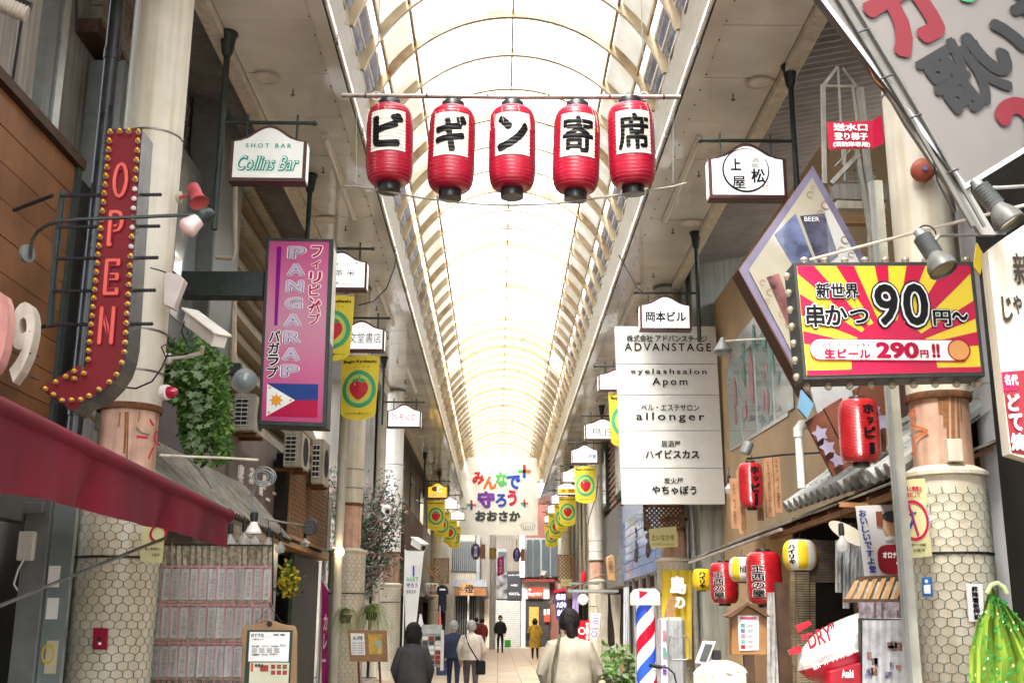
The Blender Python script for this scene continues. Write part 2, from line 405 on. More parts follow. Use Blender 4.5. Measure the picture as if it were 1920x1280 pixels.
G().add(*strip(-a2, -a1, D0, 2.9, RR + .015, 4)).build('rear_side_pane', PANEG, roof); G().add(*strip(a1, a2, D0, 2.9, RR + .015, 4)).build('rear_side_pane', PANEG, roof)
for s, xi in ((-1, SLI), (1, SRI)):
    xt = CX + s * (HW + .02)
    t = thing('arcade_skirt', 'cream perforated skirt with scalloped top on the %s edge of the roof opening' % ('left' if s < 0 else 'right'), 'skirt', (xi, 20, SZ)); t['kind'] = 'structure'; del t['category']
    G().box((xi - s * .0, D0, SZ - .04), (xi + s * .02, D1, SZ + .22)).build('fascia', SOFF, t)
    G().tube([(xi - s * .02, D0, SZ + .02), (xi - s * .02, D1, SZ + .02)], .02, 8).build('light_conduit', WHITEP, t, smooth=True)
    G().box((xi + s * .022, D0, SZ + .16), (xi + s * .06, D1, SZ + .24)).build('ledge', CREAM, t)
    n0 = None; y = 3.55 - STEP / 2
    while y < 61.5:
        # scallop bay centred at a rib foot
        pts = [(-STEP / 2, 0), (STEP / 2, 0)] + [(STEP / 2 * (1 - 2 * i / 16), .98 + .42 * (math.cos(math.pi * abs(1 - 2 * i / 16)) * .5 + .5)) for i in range(17)]
        if n0 is None:
            h = V(xt - (xi + s * .03), 0, SP - .02 - (SZ + .2)); U = h.normalized(); Rr = V(0, 1, 0)
            g = G(); O = V(xi + s * .03, 20, SZ + .2); c = [O + Rr * p[0] + U * p[1] for p in pts]; g.add(c, [tuple(range(len(c)))])
            n0 = g.build('perforated_panel', PERF, t); n0.location.y = y + STEP / 2 - 20; k = 1
        else: piece(n0, (0, y + STEP / 2 - 20, 0))
        y += STEP
    # drain tubes and rain gutter seen through the side opening, bolts and lamps
    for dx, dz, r in ((.16, .1, .035), (.30, .22, .05), (.42, .05, .03)):
        G().tube([(xt + s * dx, D0, SP - .35 + dz), (xt + s * dx, D1, SP - .35 + dz)], r, 8).build('roof_conduit', mat('dull_conduit', (.13, .13, .15), .5, metal=.3, var=.2), t, smooth=True)
    G().box((xt + s * .5, D0, SZ + .16), (xt + s * .54, D1, SP + .25)).build('parapet', mat('parapet_grey', (.07, .07, .085), .7, var=.2, sc=2), t)
    b = G(); y = 4
    while y < D1: b.box((xi - s * .045, y, SZ - .02), (xi - s * .0, y + .09, SZ + .06)); y += 2.4
    b.build('lamp_clips', GREYM, t, kind='stuff')
# end fan window
fan = thing('fan_window', 'radiating fan window frame closing the far end of the arcade vault', 'window', (CX, D1, SP))
ft = G(); 
for i in range(9):
    a = math.pi * i / 8; x0, z0 = CX + .35 * math.cos(a), SP - .25 + .35 * math.sin(a)
    bb = math.atan2(math.sin(a) * (RISE + .3), math.cos(a) * HW)
    x1, z1 = CX + HW * math.cos(a), SP - .25 + (RISE + .25) * math.sin(a)
    G().tube([(x0, D1 + .3 - .3 * 0, z0), (x1, D1, z1)], .035, 6).build('fan_bar', RIBM, fan)
G().box((CX - HW, D1, SP - .32), (CX + HW, D1 + .08, SP - .24)).build('transom', RIBC, fan)
pts = [(HW * math.cos(math.pi * i / 16), (RISE + .22) * math.sin(math.pi * i / 16)) for i in range(17)]
G().prism(pts, (CX, D1 + .1, SP - .24), X, Z, .01).build('fan_pane', PANEF, fan)

# lean-to strips outside the soffits up to the houses
LEAN = mat('dark_corrugated_sheet', (.27, .27, .28), .6, metal=.2, var=.2, sc=3)
for s, xo in ((-1, SLO), (1, SRO)):
    g = G(); vs = []; n = int((D1 - 2) / .08)
    for i in range(n + 1):
        y = 2 + i * .08; dz = .02 * (i % 2); vs += [(xo, y, SZ + .12 + dz), (xo + s * 2.2, y, SZ + .55 + dz)]
    g.add(vs, [(2 * i, 2 * i + 1, 2 * i + 3, 2 * i + 2) for i in range(n)])
    g.build('lean_to_roof', LEAN, kind='structure', label='dark corrugated lean-to roof between the %s soffit and the houses' % ('left' if s < 0 else 'right'))

# ---------------------------------------------------------------- columns with wire netting
NETM = mat('green_wire', (.10, .17, .12), .5, metal=.3, var=.2)
DRUM = mat('drum_plaster', (.66, .61, .50), .7, var=.12, sc=4, streak=.12, bump=.1)
CLIP = mat('steel_band', (.30, .28, .25), .4, metal=.7, var=.3)
def net(g, c, r, z0, z1, cell=.085, wr=.0019):
    n = round(2 * math.pi * r / cell); cell = 2 * math.pi * r / n; h = cell / math.sqrt(3); rowh = 1.5 * h * .8; h *= .8
    def P(u, z):
        a = u / r; rr = r + .006; return V(c[0] + rr * math.cos(a), c[1] + rr * math.sin(a), z)
    def seg(p, q, w):
        t = (q - p).normalized(); m = (p + q) / 2; o = V(m.x - c[0], m.y - c[1], 0).normalized(); b = t.cross(o)
        vs = []
        for e in (p, q): vs += [e + o * w, e - o * w * .5 + b * w, e - o * w * .5 - b * w]
        g.add(vs, [(0, 1, 4, 3), (1, 2, 5, 4), (2, 0, 3, 5)])
    j = 0; z = z0
    rj = random.Random(5)
    jit = {}
    def J(i, j, k):
        i %= n; key = (i, j, k)
        if key not in jit: jit[key] = (rj.uniform(-.006, .006), rj.uniform(-.006, .006))
        return jit[key]
    def vert(i, j, k):   # k: 0 lower-left top etc.
        sh = .5 * (j % 2); jx, jz = J(i, j, k)
        if k == 0: return P((i + sh) * cell + jx, z0 + j * rowh + jz)          # bottom of vertical edge
        return P((i + sh) * cell + jx, z0 + j * rowh + h + jz)                  # top of vertical edge
    rows = int((z1 - z0) / rowh)
    for j in range(rows):
        for i in range(n):
            a, b = vert(i, j, 0), vert(i, j, 1); seg(a, b, wr * 1.35)
            if j + 1 < rows:
                i2 = i if j % 2 == 0 else i + 1
                seg(b, vert(i2, j + 1, 0), wr); seg(b, vert(i2 - 1, j + 1, 0), wr)
def column(x, D, label, zr=3.15, zn=2.62, shaft=CREAM, rn=.3, r=.24, cell=.085, mid=SALMON):
    t = thing('arcade_column', label, 'column', (x, D, 0), 'steel columns holding up the arcade')
    G().lathe([(r, zr), (r, SZ + .3)], (x, D, 0), 36).build('shaft', shaft, t, smooth=True)
    G().lathe([(r - .012, zn - .05), (r - .012, zr)], (x, D, 0), 36).build('salmon_band', mid, t, smooth=True)
    G().lathe([(r + .012, zr - .03), (r + .018, zr - .01), (r + .012, zr + .02)], (x, D, 0), 36).build('rusty_collar', RUST, t, smooth=True)
    G().lathe([(rn, 0), (rn, zn - .07), (rn + .03, zn - .06), (rn + .03, zn - .035), (r + .02, zn), (r, zn + .01)], (x, D, 0), 40).build('drum', DRUM, t, smooth=True)
    for z in (zr + 2.35, zr + .62, zr + .28): G().lathe([(r + .004, z), (r + .007, z + .008), (r + .004, z + .018)], (x, D, 0), 36).build('clamp_band', CLIP, t, smooth=True)
    for z in (1.95,): G().lathe([(rn + .012, z), (rn + .014, z + .008), (rn + .012, z + .016)], (x, D, 0), 36).build('clamp_band', BLACK, t, smooth=True)
    G().lathe([(r + .012, SZ - .01), (r + .03, SZ - .012), (r + .03, SZ - .06), (r + .005, SZ - .065)], (x, D, 0), 36).build('ceiling_collar', GREYM, t, smooth=True)
    g = G(); net(g, (x, D), rn + .004, .9 if D < 10 else .2, zn - .08, cell); g.build('wire_netting', NETM, t, kind='stuff')
    return t
LX, RX = -2.92, 3.18
colL = column(-3.0, 9.0, 'nearest left column, cream and salmon pink, with red sprayed strokes, beside the arrow sign', rn=.325)
colR = column(3.14, 7.85, 'nearest right column, cream and orange, with netting and yellow no-smoking poster', 3.06, 2.55, rn=.265, r=.215)
column(-2.74, 20.7, 'left column between the two spider plants, cream with rusty salmon band', 3.55, 2.75, rn=.33, cell=.1)
column(LX + .05, 30.6, 'white left column behind the white vertical banner flag', 3.25, 2.45, shaft=mat('sunlit_white_paint', (.85, .85, .82), .4, var=.05, streak=.1), rn=.28, cell=.1, mid=mat('rusty_salmon_paint', (.6, .38, .26), .6, var=.3, sc=8, streak=.6))  # white shaft, colour brightened further in place of sunlight from the alley
column(LX, 53, 'farthest left column, pale, beside the strawberry banners', cell=.14)
column(RX, 20.5, 'right column carrying the yellow banner behind the barber pole', 3.3, 2.6, rn=.33, cell=.1)
column(RX, 37, 'right column behind the grey bundled curtains, white with a pale salmon band', 3.4, 2.8, shaft=WHITEP, rn=.27, cell=.12)
column(RX, 53, 'farthest right column, cream, above the brown lattice panel', cell=.14)
# ---------------------------------------------------------------- houses
def rect(x0, y0, x1, y1, D):
    cx, cy = (x0 + x1) / 2, (y0 + y1) / 2
    a, b, c, d = at(x0, cy, D), at(x1, cy, D), at(cx, y0, D), at(cx, y1, D)
    return at(cx, cy, D), b.x - a.x, c.z - d.z
def wyz(px, py, x):
    p = atx(px, py, x); return p.y, p.z
def face(s): return (Y, X) if s < 0 else (-Y, -X)      # reading direction and normal of a wall on side s
TAN = mat('tan_render', (.52, .38, .235), .85, var=.15, sc=1.2, bump=.25)
GREYW = mat('grey_wall_panel', (.50, .475, .44), .8, var=.25, sc=1.3, streak=.4)
BEIGE = mat('beige_wall', (.47, .42, .34), .8, var=.15, sc=1.5, streak=.25)
GLASS = mat('dark_glass', (.05, .06, .065), .08, var=.1, sc=2, coat=.5)
GLASSB = mat('pale_glass', (.28, .34, .34), .1, var=.3, sc=1.3, coat=.6)

t = thing('unseen_rear_block', 'unseen house block, added to temper frontal light, behind the photographer', 'building', (0, -30, 0))  # out of view, added to cut frontal sky light, white for fill
G().box((-20, -34, 0), (20, -33, 6)).build('wall', WHITEP, t)
for s_, x_ in ((-1, -4.2), (1, 4.2)):
    t = thing('unseen_rear_house', 'unseen pale house row, added to temper frontal light, behind the photographer, %s side' % ('left' if s_ < 0 else 'right'), 'building', (x_, -10, 0)); G().box((x_, -30, 0), (x_ + s_ * .3, .9, 6)).build('wall', WHITEP, t)  # unseen rows, added against flat frontal light, kept white to bounce fill
# left, nearest: wood clad shop with the arrow sign
t = thing('shop_building', 'nearest left shop with brown plank fascia and stained grey panel wall above', 'building', (-3.6, 5, 0))
G().box((-3.9, 1.0, 5.1), (-3.95, 8.75, 12)).build('wall', GREYW, t)
for k in range(9): G().box((-3.80 - .01 * (k % 2), 1.1 + k * .86, 5.1), (-3.9, 1.95 + k * .86, 12)).build('wall_panel', GREYW, t, bevel=.006)
for y, r, m in ((5.6, .05, CREAM), (7.2, .012, BLACK), (7.8, .012, BLACK)):
    G().tube([(-3.72, y, 4.9), (-3.72, y + .1, 7), (-3.72, y + .25, 12)], r, 8).build('wall_pipe' if r > .02 else 'wall_cable', m, t, smooth=True)
G().tube([(-3.72, 8.1, 11), (-3.70, 8.25, 8.6), (-3.6, 8.6, 6.3)], .012, 6).build('wall_cable', BLACK, t, smooth=True)
G().box((-3.72, 8.35, 5), (-3.82, 8.52, 12)).build('corner_strip', GREYM, t); G().box((-3.70, 8.55, 5), (-3.80, 8.68, 12)).build('corner_strip', ALU, t)
pm = [mat('plank_%s' % n, c, .5, var=.3, sc=2.5, bump=.15, streak=.1) for n, c in (('a', (.20, .082, .028)), ('b', (.235, .10, .036)), ('c', (.18, .072, .025)))]
for k in range(11):
    z = 2.35 + k * .245
    for (ya, yb) in ((1.0, 4.6 + (k % 3) * .5), (4.61 + (k % 3) * .5, 8.5)):
        G().box((-3.45 + RN.uniform(-.002, .002), ya, z), (-3.5, yb - .004, z + .238)).build('plank', pm[(k * 2 + int(ya)) % 3], t)
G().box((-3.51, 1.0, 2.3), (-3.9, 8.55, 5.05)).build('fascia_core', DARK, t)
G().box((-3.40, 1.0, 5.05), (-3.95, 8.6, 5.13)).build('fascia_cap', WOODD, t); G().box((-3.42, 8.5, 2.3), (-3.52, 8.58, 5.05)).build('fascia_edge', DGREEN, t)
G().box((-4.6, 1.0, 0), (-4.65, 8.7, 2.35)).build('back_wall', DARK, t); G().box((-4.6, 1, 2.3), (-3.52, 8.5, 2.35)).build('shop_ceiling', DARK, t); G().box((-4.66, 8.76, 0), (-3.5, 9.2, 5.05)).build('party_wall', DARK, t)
O = at(62, 1100, 8.3); G().box((O.x - .09, 8.25, 0), (O.x + .09, 8.4, 2.35)).build('door_post', GREYM, t, bevel=.006)
O = at(105, 1100, 8.3); gp = G().box((O.x - .07, 8.3, 0), (O.x + .09, 8.36, 2.35)).build('glass_strip', GLASSB, t)
for (a, b, c_, m) in ((1060, 1100, 100, WHT), (1120, 1160, 97, WHT), (1200, 1262, 95, mat('cream_paper', (.62, .56, .4), .7, var=.1))):
    O, w, h = rect(c_ - 10, a, c_ + 12, b, 8.29); G().obox(O, X, Z, w, h, .004).build('sticker', m, t)
O, w, h = rect(78, 1205, 102, 1245, 8.285); g = G(); ring(g, O, X, Z, w * .36, w * .5, 24, sy=1.6); g.build('yellow_ring_sticker', mat('sticker_yellow', (.7, .5, .05), .5), t)
O, w, h = rect(32, 995, 62, 1050, 8.2); q = G().obox(O, X, Z, w, h, .06).build('meter_box', WHITEP, t, bevel=.008); G().tube([O + V(0, 0, -h / 2), O + V(-.03, 0, -h * .8), O + V(-.05, .0, -h * 1.3), O + V(-.02, 0, -h * 1.5)], .007, 5).build('cable', WHT, t)
O, w, h = rect(36, 940, 80, 962, 8.2); G().obox(O, X, Z, w, h, .1).build('junction_box', GREYM, t, bevel=.008)
G().box((-3.45, 2, 2.18), (-3.6, 8.5, 2.36)).build('awning_cassette', GREYM, t)

def vpipe(x, D, z0, z1, r, m, label, name='drain_pipe', joints=()):
    t = thing(name, label, 'pipe', (x, D, z0))
    G().tube([(x, D, z0), (x, D, z1)], r, 14).build('pipe', m, t, smooth=True)
    for z in joints: G().lathe([(r + .004, -.05), (r + .008, -.045), (r + .008, .045), (r + .004, .05)], (x, D, z), 16).build('joint', m, t, smooth=True)
    return t
vpipe(-3.36, 8.8, 0, 12, .062, mat('dark_pipe', (.05, .055, .06), .3, metal=.4, var=.3, sc=6, streak=.3), 'dark glossy drain pipe rising beside the plank fascia', joints=(6.2, 3.1))
t = vpipe(-3.22, 9.15, 3.0, 12, .105, mat('olive_pipe', (.40, .41, .34), .3, var=.12, sc=3, streak=.2), 'fat pale olive pipe behind the nearest left column', joints=(8.3,))

# left second: cafe with tile wall, cream lap boards, sign wall
t = thing('cafe_building', 'left cafe building with tiled upper wall, cream boards and grey brown sign wall', 'building', (-4.0, 14, 0))
G().box((-4.12, 9.3, 0), (-4.5, 24, 10)).build('wall', mat('dark_grey_wall', (.34, .33, .32), .8, var=.3, sc=1.5, streak=.3), t)
tl = [mat('brick_tile_%s' % n, c, .6, var=.2, sc=12, bump=.3) for n, c in (('a', (.42, .38, .31)), ('b', (.35, .31, .25)), ('c', (.47, .43, .36)))]
for k in range(15):
    y = 10.1
    while y < 15.2:
        L = RN.choice((.42, .62, .85)); z = 7.15 + k * .15
        G().box((-4.0 + RN.uniform(-.012, .012), y, z), (-4.12, y + L - .02, z + .132)).build('wall_tile', RN.choice(tl), t); y += L
G().box((-3.9, 9.8, 6.98), (-4.12, 15.4, 7.12)).build('ledge', WOODD, t)
# bay window
q = G().box((-3.75, 10.2, 4.6), (-4.12, 13.2, 6.9)).build('bay_window', GREYM, t, bevel=.01)
for k in range(3):
    p = G().box((-3.74, 10.35 + k * .96, 4.85), (-3.76, 11.18 + k * .96, 6.75)).build('window_pane', GLASSB, q)
for k, z in enumerate([4.2 + .34 * i for i in range(12)]):
    G().add([(-3.62, 14.6, z), (-3.62, 22.5, z), (-3.78, 22.5, z + .33), (-3.78, 14.6, z + .33)], [(0, 1, 2, 3)]).add([(-3.62, 14.6, z), (-3.78, 14.6, z), (-3.78, 22.5, z), (-3.62, 22.5, z)], [(0, 1, 2, 3)]).add([(-3.62, 14.6, z), (-3.78, 14.6, z + .33), (-3.78, 14.6, z)], [(0, 1, 2)]).build('lap_board', BEIGE if k % 2 == 0 else mat('brownish_board', (.25, .19, .13), .7, var=.2, sc=2), t)
G().box((-3.8, 14.55, 3.0), (-4.1, 22.6, 8.4)).build('board_backing', BEIGE, t)
G().box((-3.55, 13.2, 4.0), (-3.95, 14.5, 9)).build('pilaster', GREYM, t, bevel=.02)
G().box((-3.6, 14.6, 8.3), (-4.1, 23.8, 8.6)).build('cornice', BEIGE, t)
G().box((-3.50, 13.0, 2.35), (-4.1, 17.6, 4.1)).build('sign_wall', mat('grey_brown_fascia', (.26, .23, .21), .75, var=.2, sc=2), t)
G().box((-3.55, 17.6, 2.7), (-4.1, 24, 4.0)).build('sign_wall', mat('grey_green_fascia', (.24, .25, .23), .75, var=.2, sc=2), t)
# doorway under the lattice, lap siding beside it
G().box((-3.4, 17.2, 0), (-3.46, 17.6, 2.7)).build('door_frame', ALU, t); G().box((-3.4, 22.4, 0), (-3.46, 22.6, 2.7)).build('door_frame', ALU, t)
G().box((-3.9, 17.6, 0), (-4.1, 22.4, 2.7)).build('entrance_recess', DARK, t)
G().box((-3.5, 19.6, 0), (-3.56, 22.3, 2.6)).build('door', mat('dark_green_door', (.06, .07, .06), .5, var=.2), t)
for k in range(26): G().box((-3.42 - .004 * (k % 2), 14.2, .1 + k * .1), (-3.6, 17.1, .19 + k * .1)).build('siding_strip', BEIGE, t)
G().box((-3.3, 17.3, 2.62), (-4.0, 22.3, 2.72)).build('entrance_beam', WOODL, t)
# lattice panel
def lattice(x0, z0, x1, z1, O, R, U, m, parent, pitch=.11, w=.022, name='slat', frame=.05):
    """crossed diagonal slats in a frame, every slat a piece"""
    W_, H_ = x1 - x0, z1 - z0; N = R.cross(U); n = 0
    for sgn in (1, -1):
        k = -H_
        while k < W_:
            # line x = k + (z) for sgn 1, mirrored for -1
            a = max(0, -k); b = min(H_, W_ - k)
            if b - a > .03:
                p0, p1 = (k + a, a), (k + b, b)
                if sgn < 0: p0, p1 = (W_ - p0[0], p0[1]), (W_ - p1[0], p1[1])
                A = O + R * (x0 + p0[0]) + U * (z0 + p0[1]); B = O + R * (x0 + p1[0]) + U * (z0 + p1[1]); mid = (A + B) / 2; dr = (B - A)
                G().obox(mid + N * (.006 * sgn), dr, N.cross(dr), dr.length, w, .008).build(name, m, parent); n += 1
            k += pitch
    for (a, b, c, d) in ((x0, z0, x1, z0), (x0, z1, x1, z1), (x0, z0, x0, z1), (x1, z0, x1, z1)):
        A = O + R * a + U * b; B = O + R * c + U * d; dr = (B - A).normalized()
        G().obox((A + B) / 2 + N * .015, dr, N.cross(dr), (B - A).length + frame, frame, .03).build('frame_bar', m, parent)
lt = thing('lattice_panel', 'large brown diagonal lattice panel above the dark cafe entrance on the left', 'lattice', (-3.2, 19, 2.75))
lattice(0, 0, 3.9, 1.2, V(-3.22, 17.35, 2.75), Y, Z, mat('lattice_wood', (.30, .17, .085), .6, var=.2), lt, .15, .035)
G().box((-3.3, 17.3, 2.7), (-3.45, 21.3, 4.0)).build('dark_backing', DARK, lt)

# left beyond the alley
t = thing('alley_building', 'pale grey building with barred window seen through the left alley', 'building', (-6.5, 28, 0))
G().box((-9, 33, 0), (-3.0, 33.4, 6.4)).build('wall', mat('pale_grey_wall', (.40, .40, .41), .8, var=.1, sc=1, streak=.1), t)
G().box((-6.5, 24.2, 0), (-6.8, 33, 6.0)).build('wall', mat('pale_grey_wall', (.40, .40, .41)), t)
O, w, h = rect(694, 828, 745, 895, 32.9); q = G().obox(O, X, Z, w, h, .1).build('barred_window', mat('window_haze', (.45, .50, .55), .3, var=.2, sc=1), t)
for k in range(9): G().obox(O + V(-w / 2 + w * (k + .5) / 9, -.06, -h * .1), X, Z, .03, h * .8, .03).build('bar', BLACK, q)
G().obox(O + V(0, -.06, h * .3), X, Z, w, .04, .03).build('bar', BLACK, q)
t = thing('left_row_house', 'far left dark fronted house row behind the white banner flag', 'building', (-3.6, 45, 0))
G().box((-3.55, 31.6, 0), (-6, 68, 9)).build('wall', mat('far_wall', (.33, .31, .28), .8, var=.3, sc=.6, streak=.3), t)
G().box((-3.35, 33, 3.1), (-3.54, 38.5, 6.2)).build('steel_siding', mat('mid_grey_siding', (.28, .28, .28), .6, var=.2, streak=.3), t)
O1, O2 = atx(770, 1010, -3.2), atx(797, 1010, -3.2)
G().box((-3.2, 38.6, 3.4), (-3.34, 48, 5.4)).build('brown_signboard', mat('dark_brown_board', (.085, .055, .04), .6, var=.15), t)
for k in range(5): G().box((-3.5, 39 + k * 5.6, 5.7), (-3.54, 41.2 + k * 5.6, 7.2)).build('window', GLASS, t)
for k in range(5):
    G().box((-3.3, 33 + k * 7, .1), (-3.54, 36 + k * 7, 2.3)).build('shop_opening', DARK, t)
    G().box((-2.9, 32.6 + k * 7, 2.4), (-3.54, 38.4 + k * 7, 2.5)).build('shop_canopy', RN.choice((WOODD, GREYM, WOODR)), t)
G().box((-3.0, 31.8, 0), (-3.5, 32.4, 8)).build('corner_pier', BEIGE, t)

# right: tan corner building with the peaked window
t = thing('tan_building', 'tan rendered building with a peaked glass window on the right', 'building', (4.1, 15, 0))
G().box((3.9, 12.3, 0), (6, 19.6, 7.15)).build('wall', TAN, t); G().box((5.2, 4.0, 2.4), (6, 12.28, 10)).build('upper_wall', mat('brown_grey_wall', (.36, .34, .33), .8, var=.2, sc=1.5), t)
P5 = [wyz(*p, 3.88) for p in ((1364, 655), (1368, 846), (1476, 780), (1480, 560), (1440, 560))]
q = G().prism([(-a, b) for a, b in P5], (3.885, 0, 0), -Y, Z, .06).build('window', ALU, t)
ys = [p[0] for p in P5]; ya, yb = min(ys), max(ys)
for i, (u0, u1) in enumerate(((.02, .22), (.25, .47), (.50, .72), (.75, .98))):
    A, B = yb + (ya - yb) * u0, yb + (ya - yb) * u1
    zt = lambda y: min(P5[0][1] + (P5[4][1] - P5[0][1]) * (yb - y) / (yb - P5[4][0]), P5[3][1]) - .05
    zb = lambda y: P5[1][1] + (P5[2][1] - P5[1][1]) * (yb - y) / (yb - ya) + .05
    G().prism([(-A, zb(A)), (-B, zb(B)), (-B, zt(B)), (-A, zt(A))], (3.878, 0, 0), -Y, Z, .01).build('glass_pane', mat('painted_glass_%d' % (i % 2), ((.22, .34, .33), (.30, .33, .32))[i % 2], .08, var=.3, sc=2, coat=.6), q)
GP = mat('window_pink_print', (.55, .20, .24), .4, var=.3, sc=9); GG = mat('window_teal_print', (.13, .38, .33), .4, var=.3, sc=9)
for i in range(22):
    y = RN.uniform(ya + .2, yb - .2); z = RN.uniform(P5[1][1] + .3, P5[0][1] - .1); n = 7; r = RN.uniform(.07, .2)
    G().prism([(r * RN.uniform(.5, 1) * math.cos(6.28 * k / n), 1.5 * r * RN.uniform(.5, 1.3) * math.sin(6.28 * k / n)) for k in range(n)], (3.874 - i * .0002, y, z), -Y, Z, .001).build('window_print', GP if i % 3 else GG, q)
G().box((3.5, 19.62, 0), (6, 24.4, 9)).build('recessed_wall', mat('pale_green_grey', (.33, .35, .32), .7, var=.2, sc=1.2, streak=.3), t)
for y, r in ((19.9, .05), (20.5, .09), (21.6, .04)): G().tube([(3.42, y, 0), (3.42, y, 8)], r, 10).build('drain_pipe', STEEL, t, smooth=True)
# right: blue tiled shopfront
t = thing('blue_tile_shop', 'shopfront clad in glossy blue tiles with black brush lettering on the right', 'building', (3.7, 29, 0))
yb0, yb1 = 24.9, 33.0; zb0, zb1 = 2.62, 4.25
G().box((3.62, yb0, zb0), (3.9, yb1, zb1)).build('fascia', mat('tile_grout', (.5, .55, .65), .7, var=.05), t)
bt = [mat('blue_tile_%s' % n, c, .15, var=.08, sc=3, coat=.4) for n, c in (('a', (.16, .28, .58)), ('b', (.20, .33, .64)), ('c', (.24, .38, .68)))]
nr = 7; hh = (zb1 - zb0) / nr
for r_ in range(nr):
    y = yb0 + (-.5 if r_ % 2 else 0)
    while y < yb1 - .1:
        G().box((3.60, max(y, yb0) + .02, zb0 + r_ * hh + .012), (3.63, min(y + 1.05, yb1) - .02, zb0 + (r_ + 1) * hh - .012)).build('wall_tile', RN.choice(bt), t); y += 1.05
G().box((3.62, yb0 - .03, zb1), (3.9, yb1, zb1 + .5)).build('upper_fascia', mat('pale_blue_panel', (.48, .55, .70), .4, var=.1), t)
for yy, s_ in ((29.6, 'ふ'), (27.2, 'ま')):
    text(s_, (3.59, yy, 3.45), -Y, Z, mat('brush_letter_brown', (.04, .025, .015), .5), t, w=.9, h=.95, bold=.03)
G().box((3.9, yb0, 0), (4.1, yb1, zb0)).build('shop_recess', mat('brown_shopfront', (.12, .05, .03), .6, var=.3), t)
for k in range(6): G().box((3.64, yb0 + .1 + k * 1.5, 0), (3.72, yb0 + .22 + k * 1.5, zb0)).build('door_frame', ALU if k % 2 else GREYM, t)
for k in range(4): G().box((3.70, yb0 + .3 + k * 1.5, .3), (3.71, yb0 + 1.5 + k * 1.5, 2.3)).build('glass_door', GLASSB, t)
# right: pink lap siding building
t = thing('siding_building', 'right building of faded pinkish lap siding with a narrow dark window', 'building', (3.8, 34, 0))
G().box((3.66, 26.2, 4.8), (6, 41, 10.5)).build('wall', BEIGE, t)
SID = [mat('pink_siding_%s' % n, c, .7, var=.2, sc=3, streak=.15) for n, c in (('a', (.42, .29, .24)), ('b', (.47, .33, .27)))]
for k in range(26):
    z = 4.82 + k * .2
    G().add([(3.56, 26.1, z), (3.56, 41, z), (3.66, 41, z + .2), (3.66, 26.1, z + .2), (3.66, 41, z), (3.66, 26.1, z)], [(0, 3, 2, 1), (0, 1, 4, 5), (0, 5, 3)]).build('siding_board', SID[k % 2], t)
q = G().box((3.50, 30.2, 5.0), (3.66, 33.8, 7.1)).build('window', DGREEN, t); G().box((3.49, 30.4, 5.15), (3.51, 31.8, 6.95)).build('window_pane', GLASSB, q); G().box((3.49, 32.0, 5.15), (3.51, 33.6, 6.95)).build('window_pane', GLASSB, q)
q = G().box((3.50, 36.5, 5.0), (3.66, 38.4, 7.1)).build('window', DGREEN, t); G().box((3.49, 36.7, 5.15), (3.51, 38.2, 6.95)).build('window_pane', GLASSB, q)
G().box((3.5, 33.02, 2.5), (3.9, 41, 4.8)).build('grey_fascia', mat('grey_fascia', (.25, .25, .25), .6, var=.2), t)
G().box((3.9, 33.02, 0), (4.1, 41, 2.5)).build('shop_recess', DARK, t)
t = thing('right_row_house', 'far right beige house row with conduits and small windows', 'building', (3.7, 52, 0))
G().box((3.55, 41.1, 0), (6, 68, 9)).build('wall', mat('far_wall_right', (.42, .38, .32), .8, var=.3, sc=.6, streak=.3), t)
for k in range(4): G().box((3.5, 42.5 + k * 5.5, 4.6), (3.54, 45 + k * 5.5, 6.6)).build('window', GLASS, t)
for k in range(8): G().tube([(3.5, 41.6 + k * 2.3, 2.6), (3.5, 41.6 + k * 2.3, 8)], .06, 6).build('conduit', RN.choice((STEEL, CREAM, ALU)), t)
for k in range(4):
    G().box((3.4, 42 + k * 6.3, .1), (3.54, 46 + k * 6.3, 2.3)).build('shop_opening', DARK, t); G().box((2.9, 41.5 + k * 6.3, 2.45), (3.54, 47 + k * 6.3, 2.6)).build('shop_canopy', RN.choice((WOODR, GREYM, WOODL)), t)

# end of the street: the houses across the junction
ED = 69.0
def er(x0, y0, x1, y1, D=ED): return rect(x0, y0, x1, y1, D)
def eb(name, m, parent, x0, y0, x1, y1, D=ED, d=.15, bevel=0):
    O, w, h = rect(x0, y0, x1, y1, D); return G().obox(O, X, Z, w, h, d).build(name, m, parent, bevel=bevel)
t = thing('corner_restaurant', 'two storey house with barred window and tiled canopy at the street end, left', 'building', (-2, ED, 0))
eb('wall', mat('end_cream_wall', (.30, .27, .22), .8, var=.2, sc=1, streak=.2), t, 790, 940, 893, 1216, d=3)
q = eb('window', GREYM, t, 846, 1012, 894, 1070, ED - .05)
for k in range(12): eb('window_bar', BLACK, q, 848 + k * 3.8, 1014, 849.6 + k * 3.8, 1069, ED - .12, .05)
q = eb('canopy_beam', mat('orange_brown_beam', (.22, .09, .035), .6, var=.2), t, 852, 1100, 912, 1116, ED - .9, .6)
O, w, h = rect(848, 1086, 914, 1100, ED - .9)
rf = G().add([O + V(-w / 2, 0, -h / 2), O + V(w / 2, 0, -h / 2), O + V(w / 2 - .3, .8, h / 2), O + V(-w / 2 + .3, .8, h / 2)], [(0, 1, 2, 3)]).build('tiled_canopy', mat('grey_roof_tile', (.13, .14, .15), .5, var=.2), t)
for k in range(16): a = -w / 2 + w * (k + .5) / 16; G().tube([O + V(a, -.03, -h / 2), O + V(a * .93, .78, h / 2 + .02)], .05, 6).build('roof_tile', mat('grey_roof_tile', (.13, .14, .15)), rf)
eb('shopfront', DARK, t, 852, 1118, 898, 1214, ED - .05)
for k in range(10): eb('shop_slat', GREYM, t, 853 + k * 4.5, 1120, 854.4 + k * 4.5, 1212, ED - .12, .05)
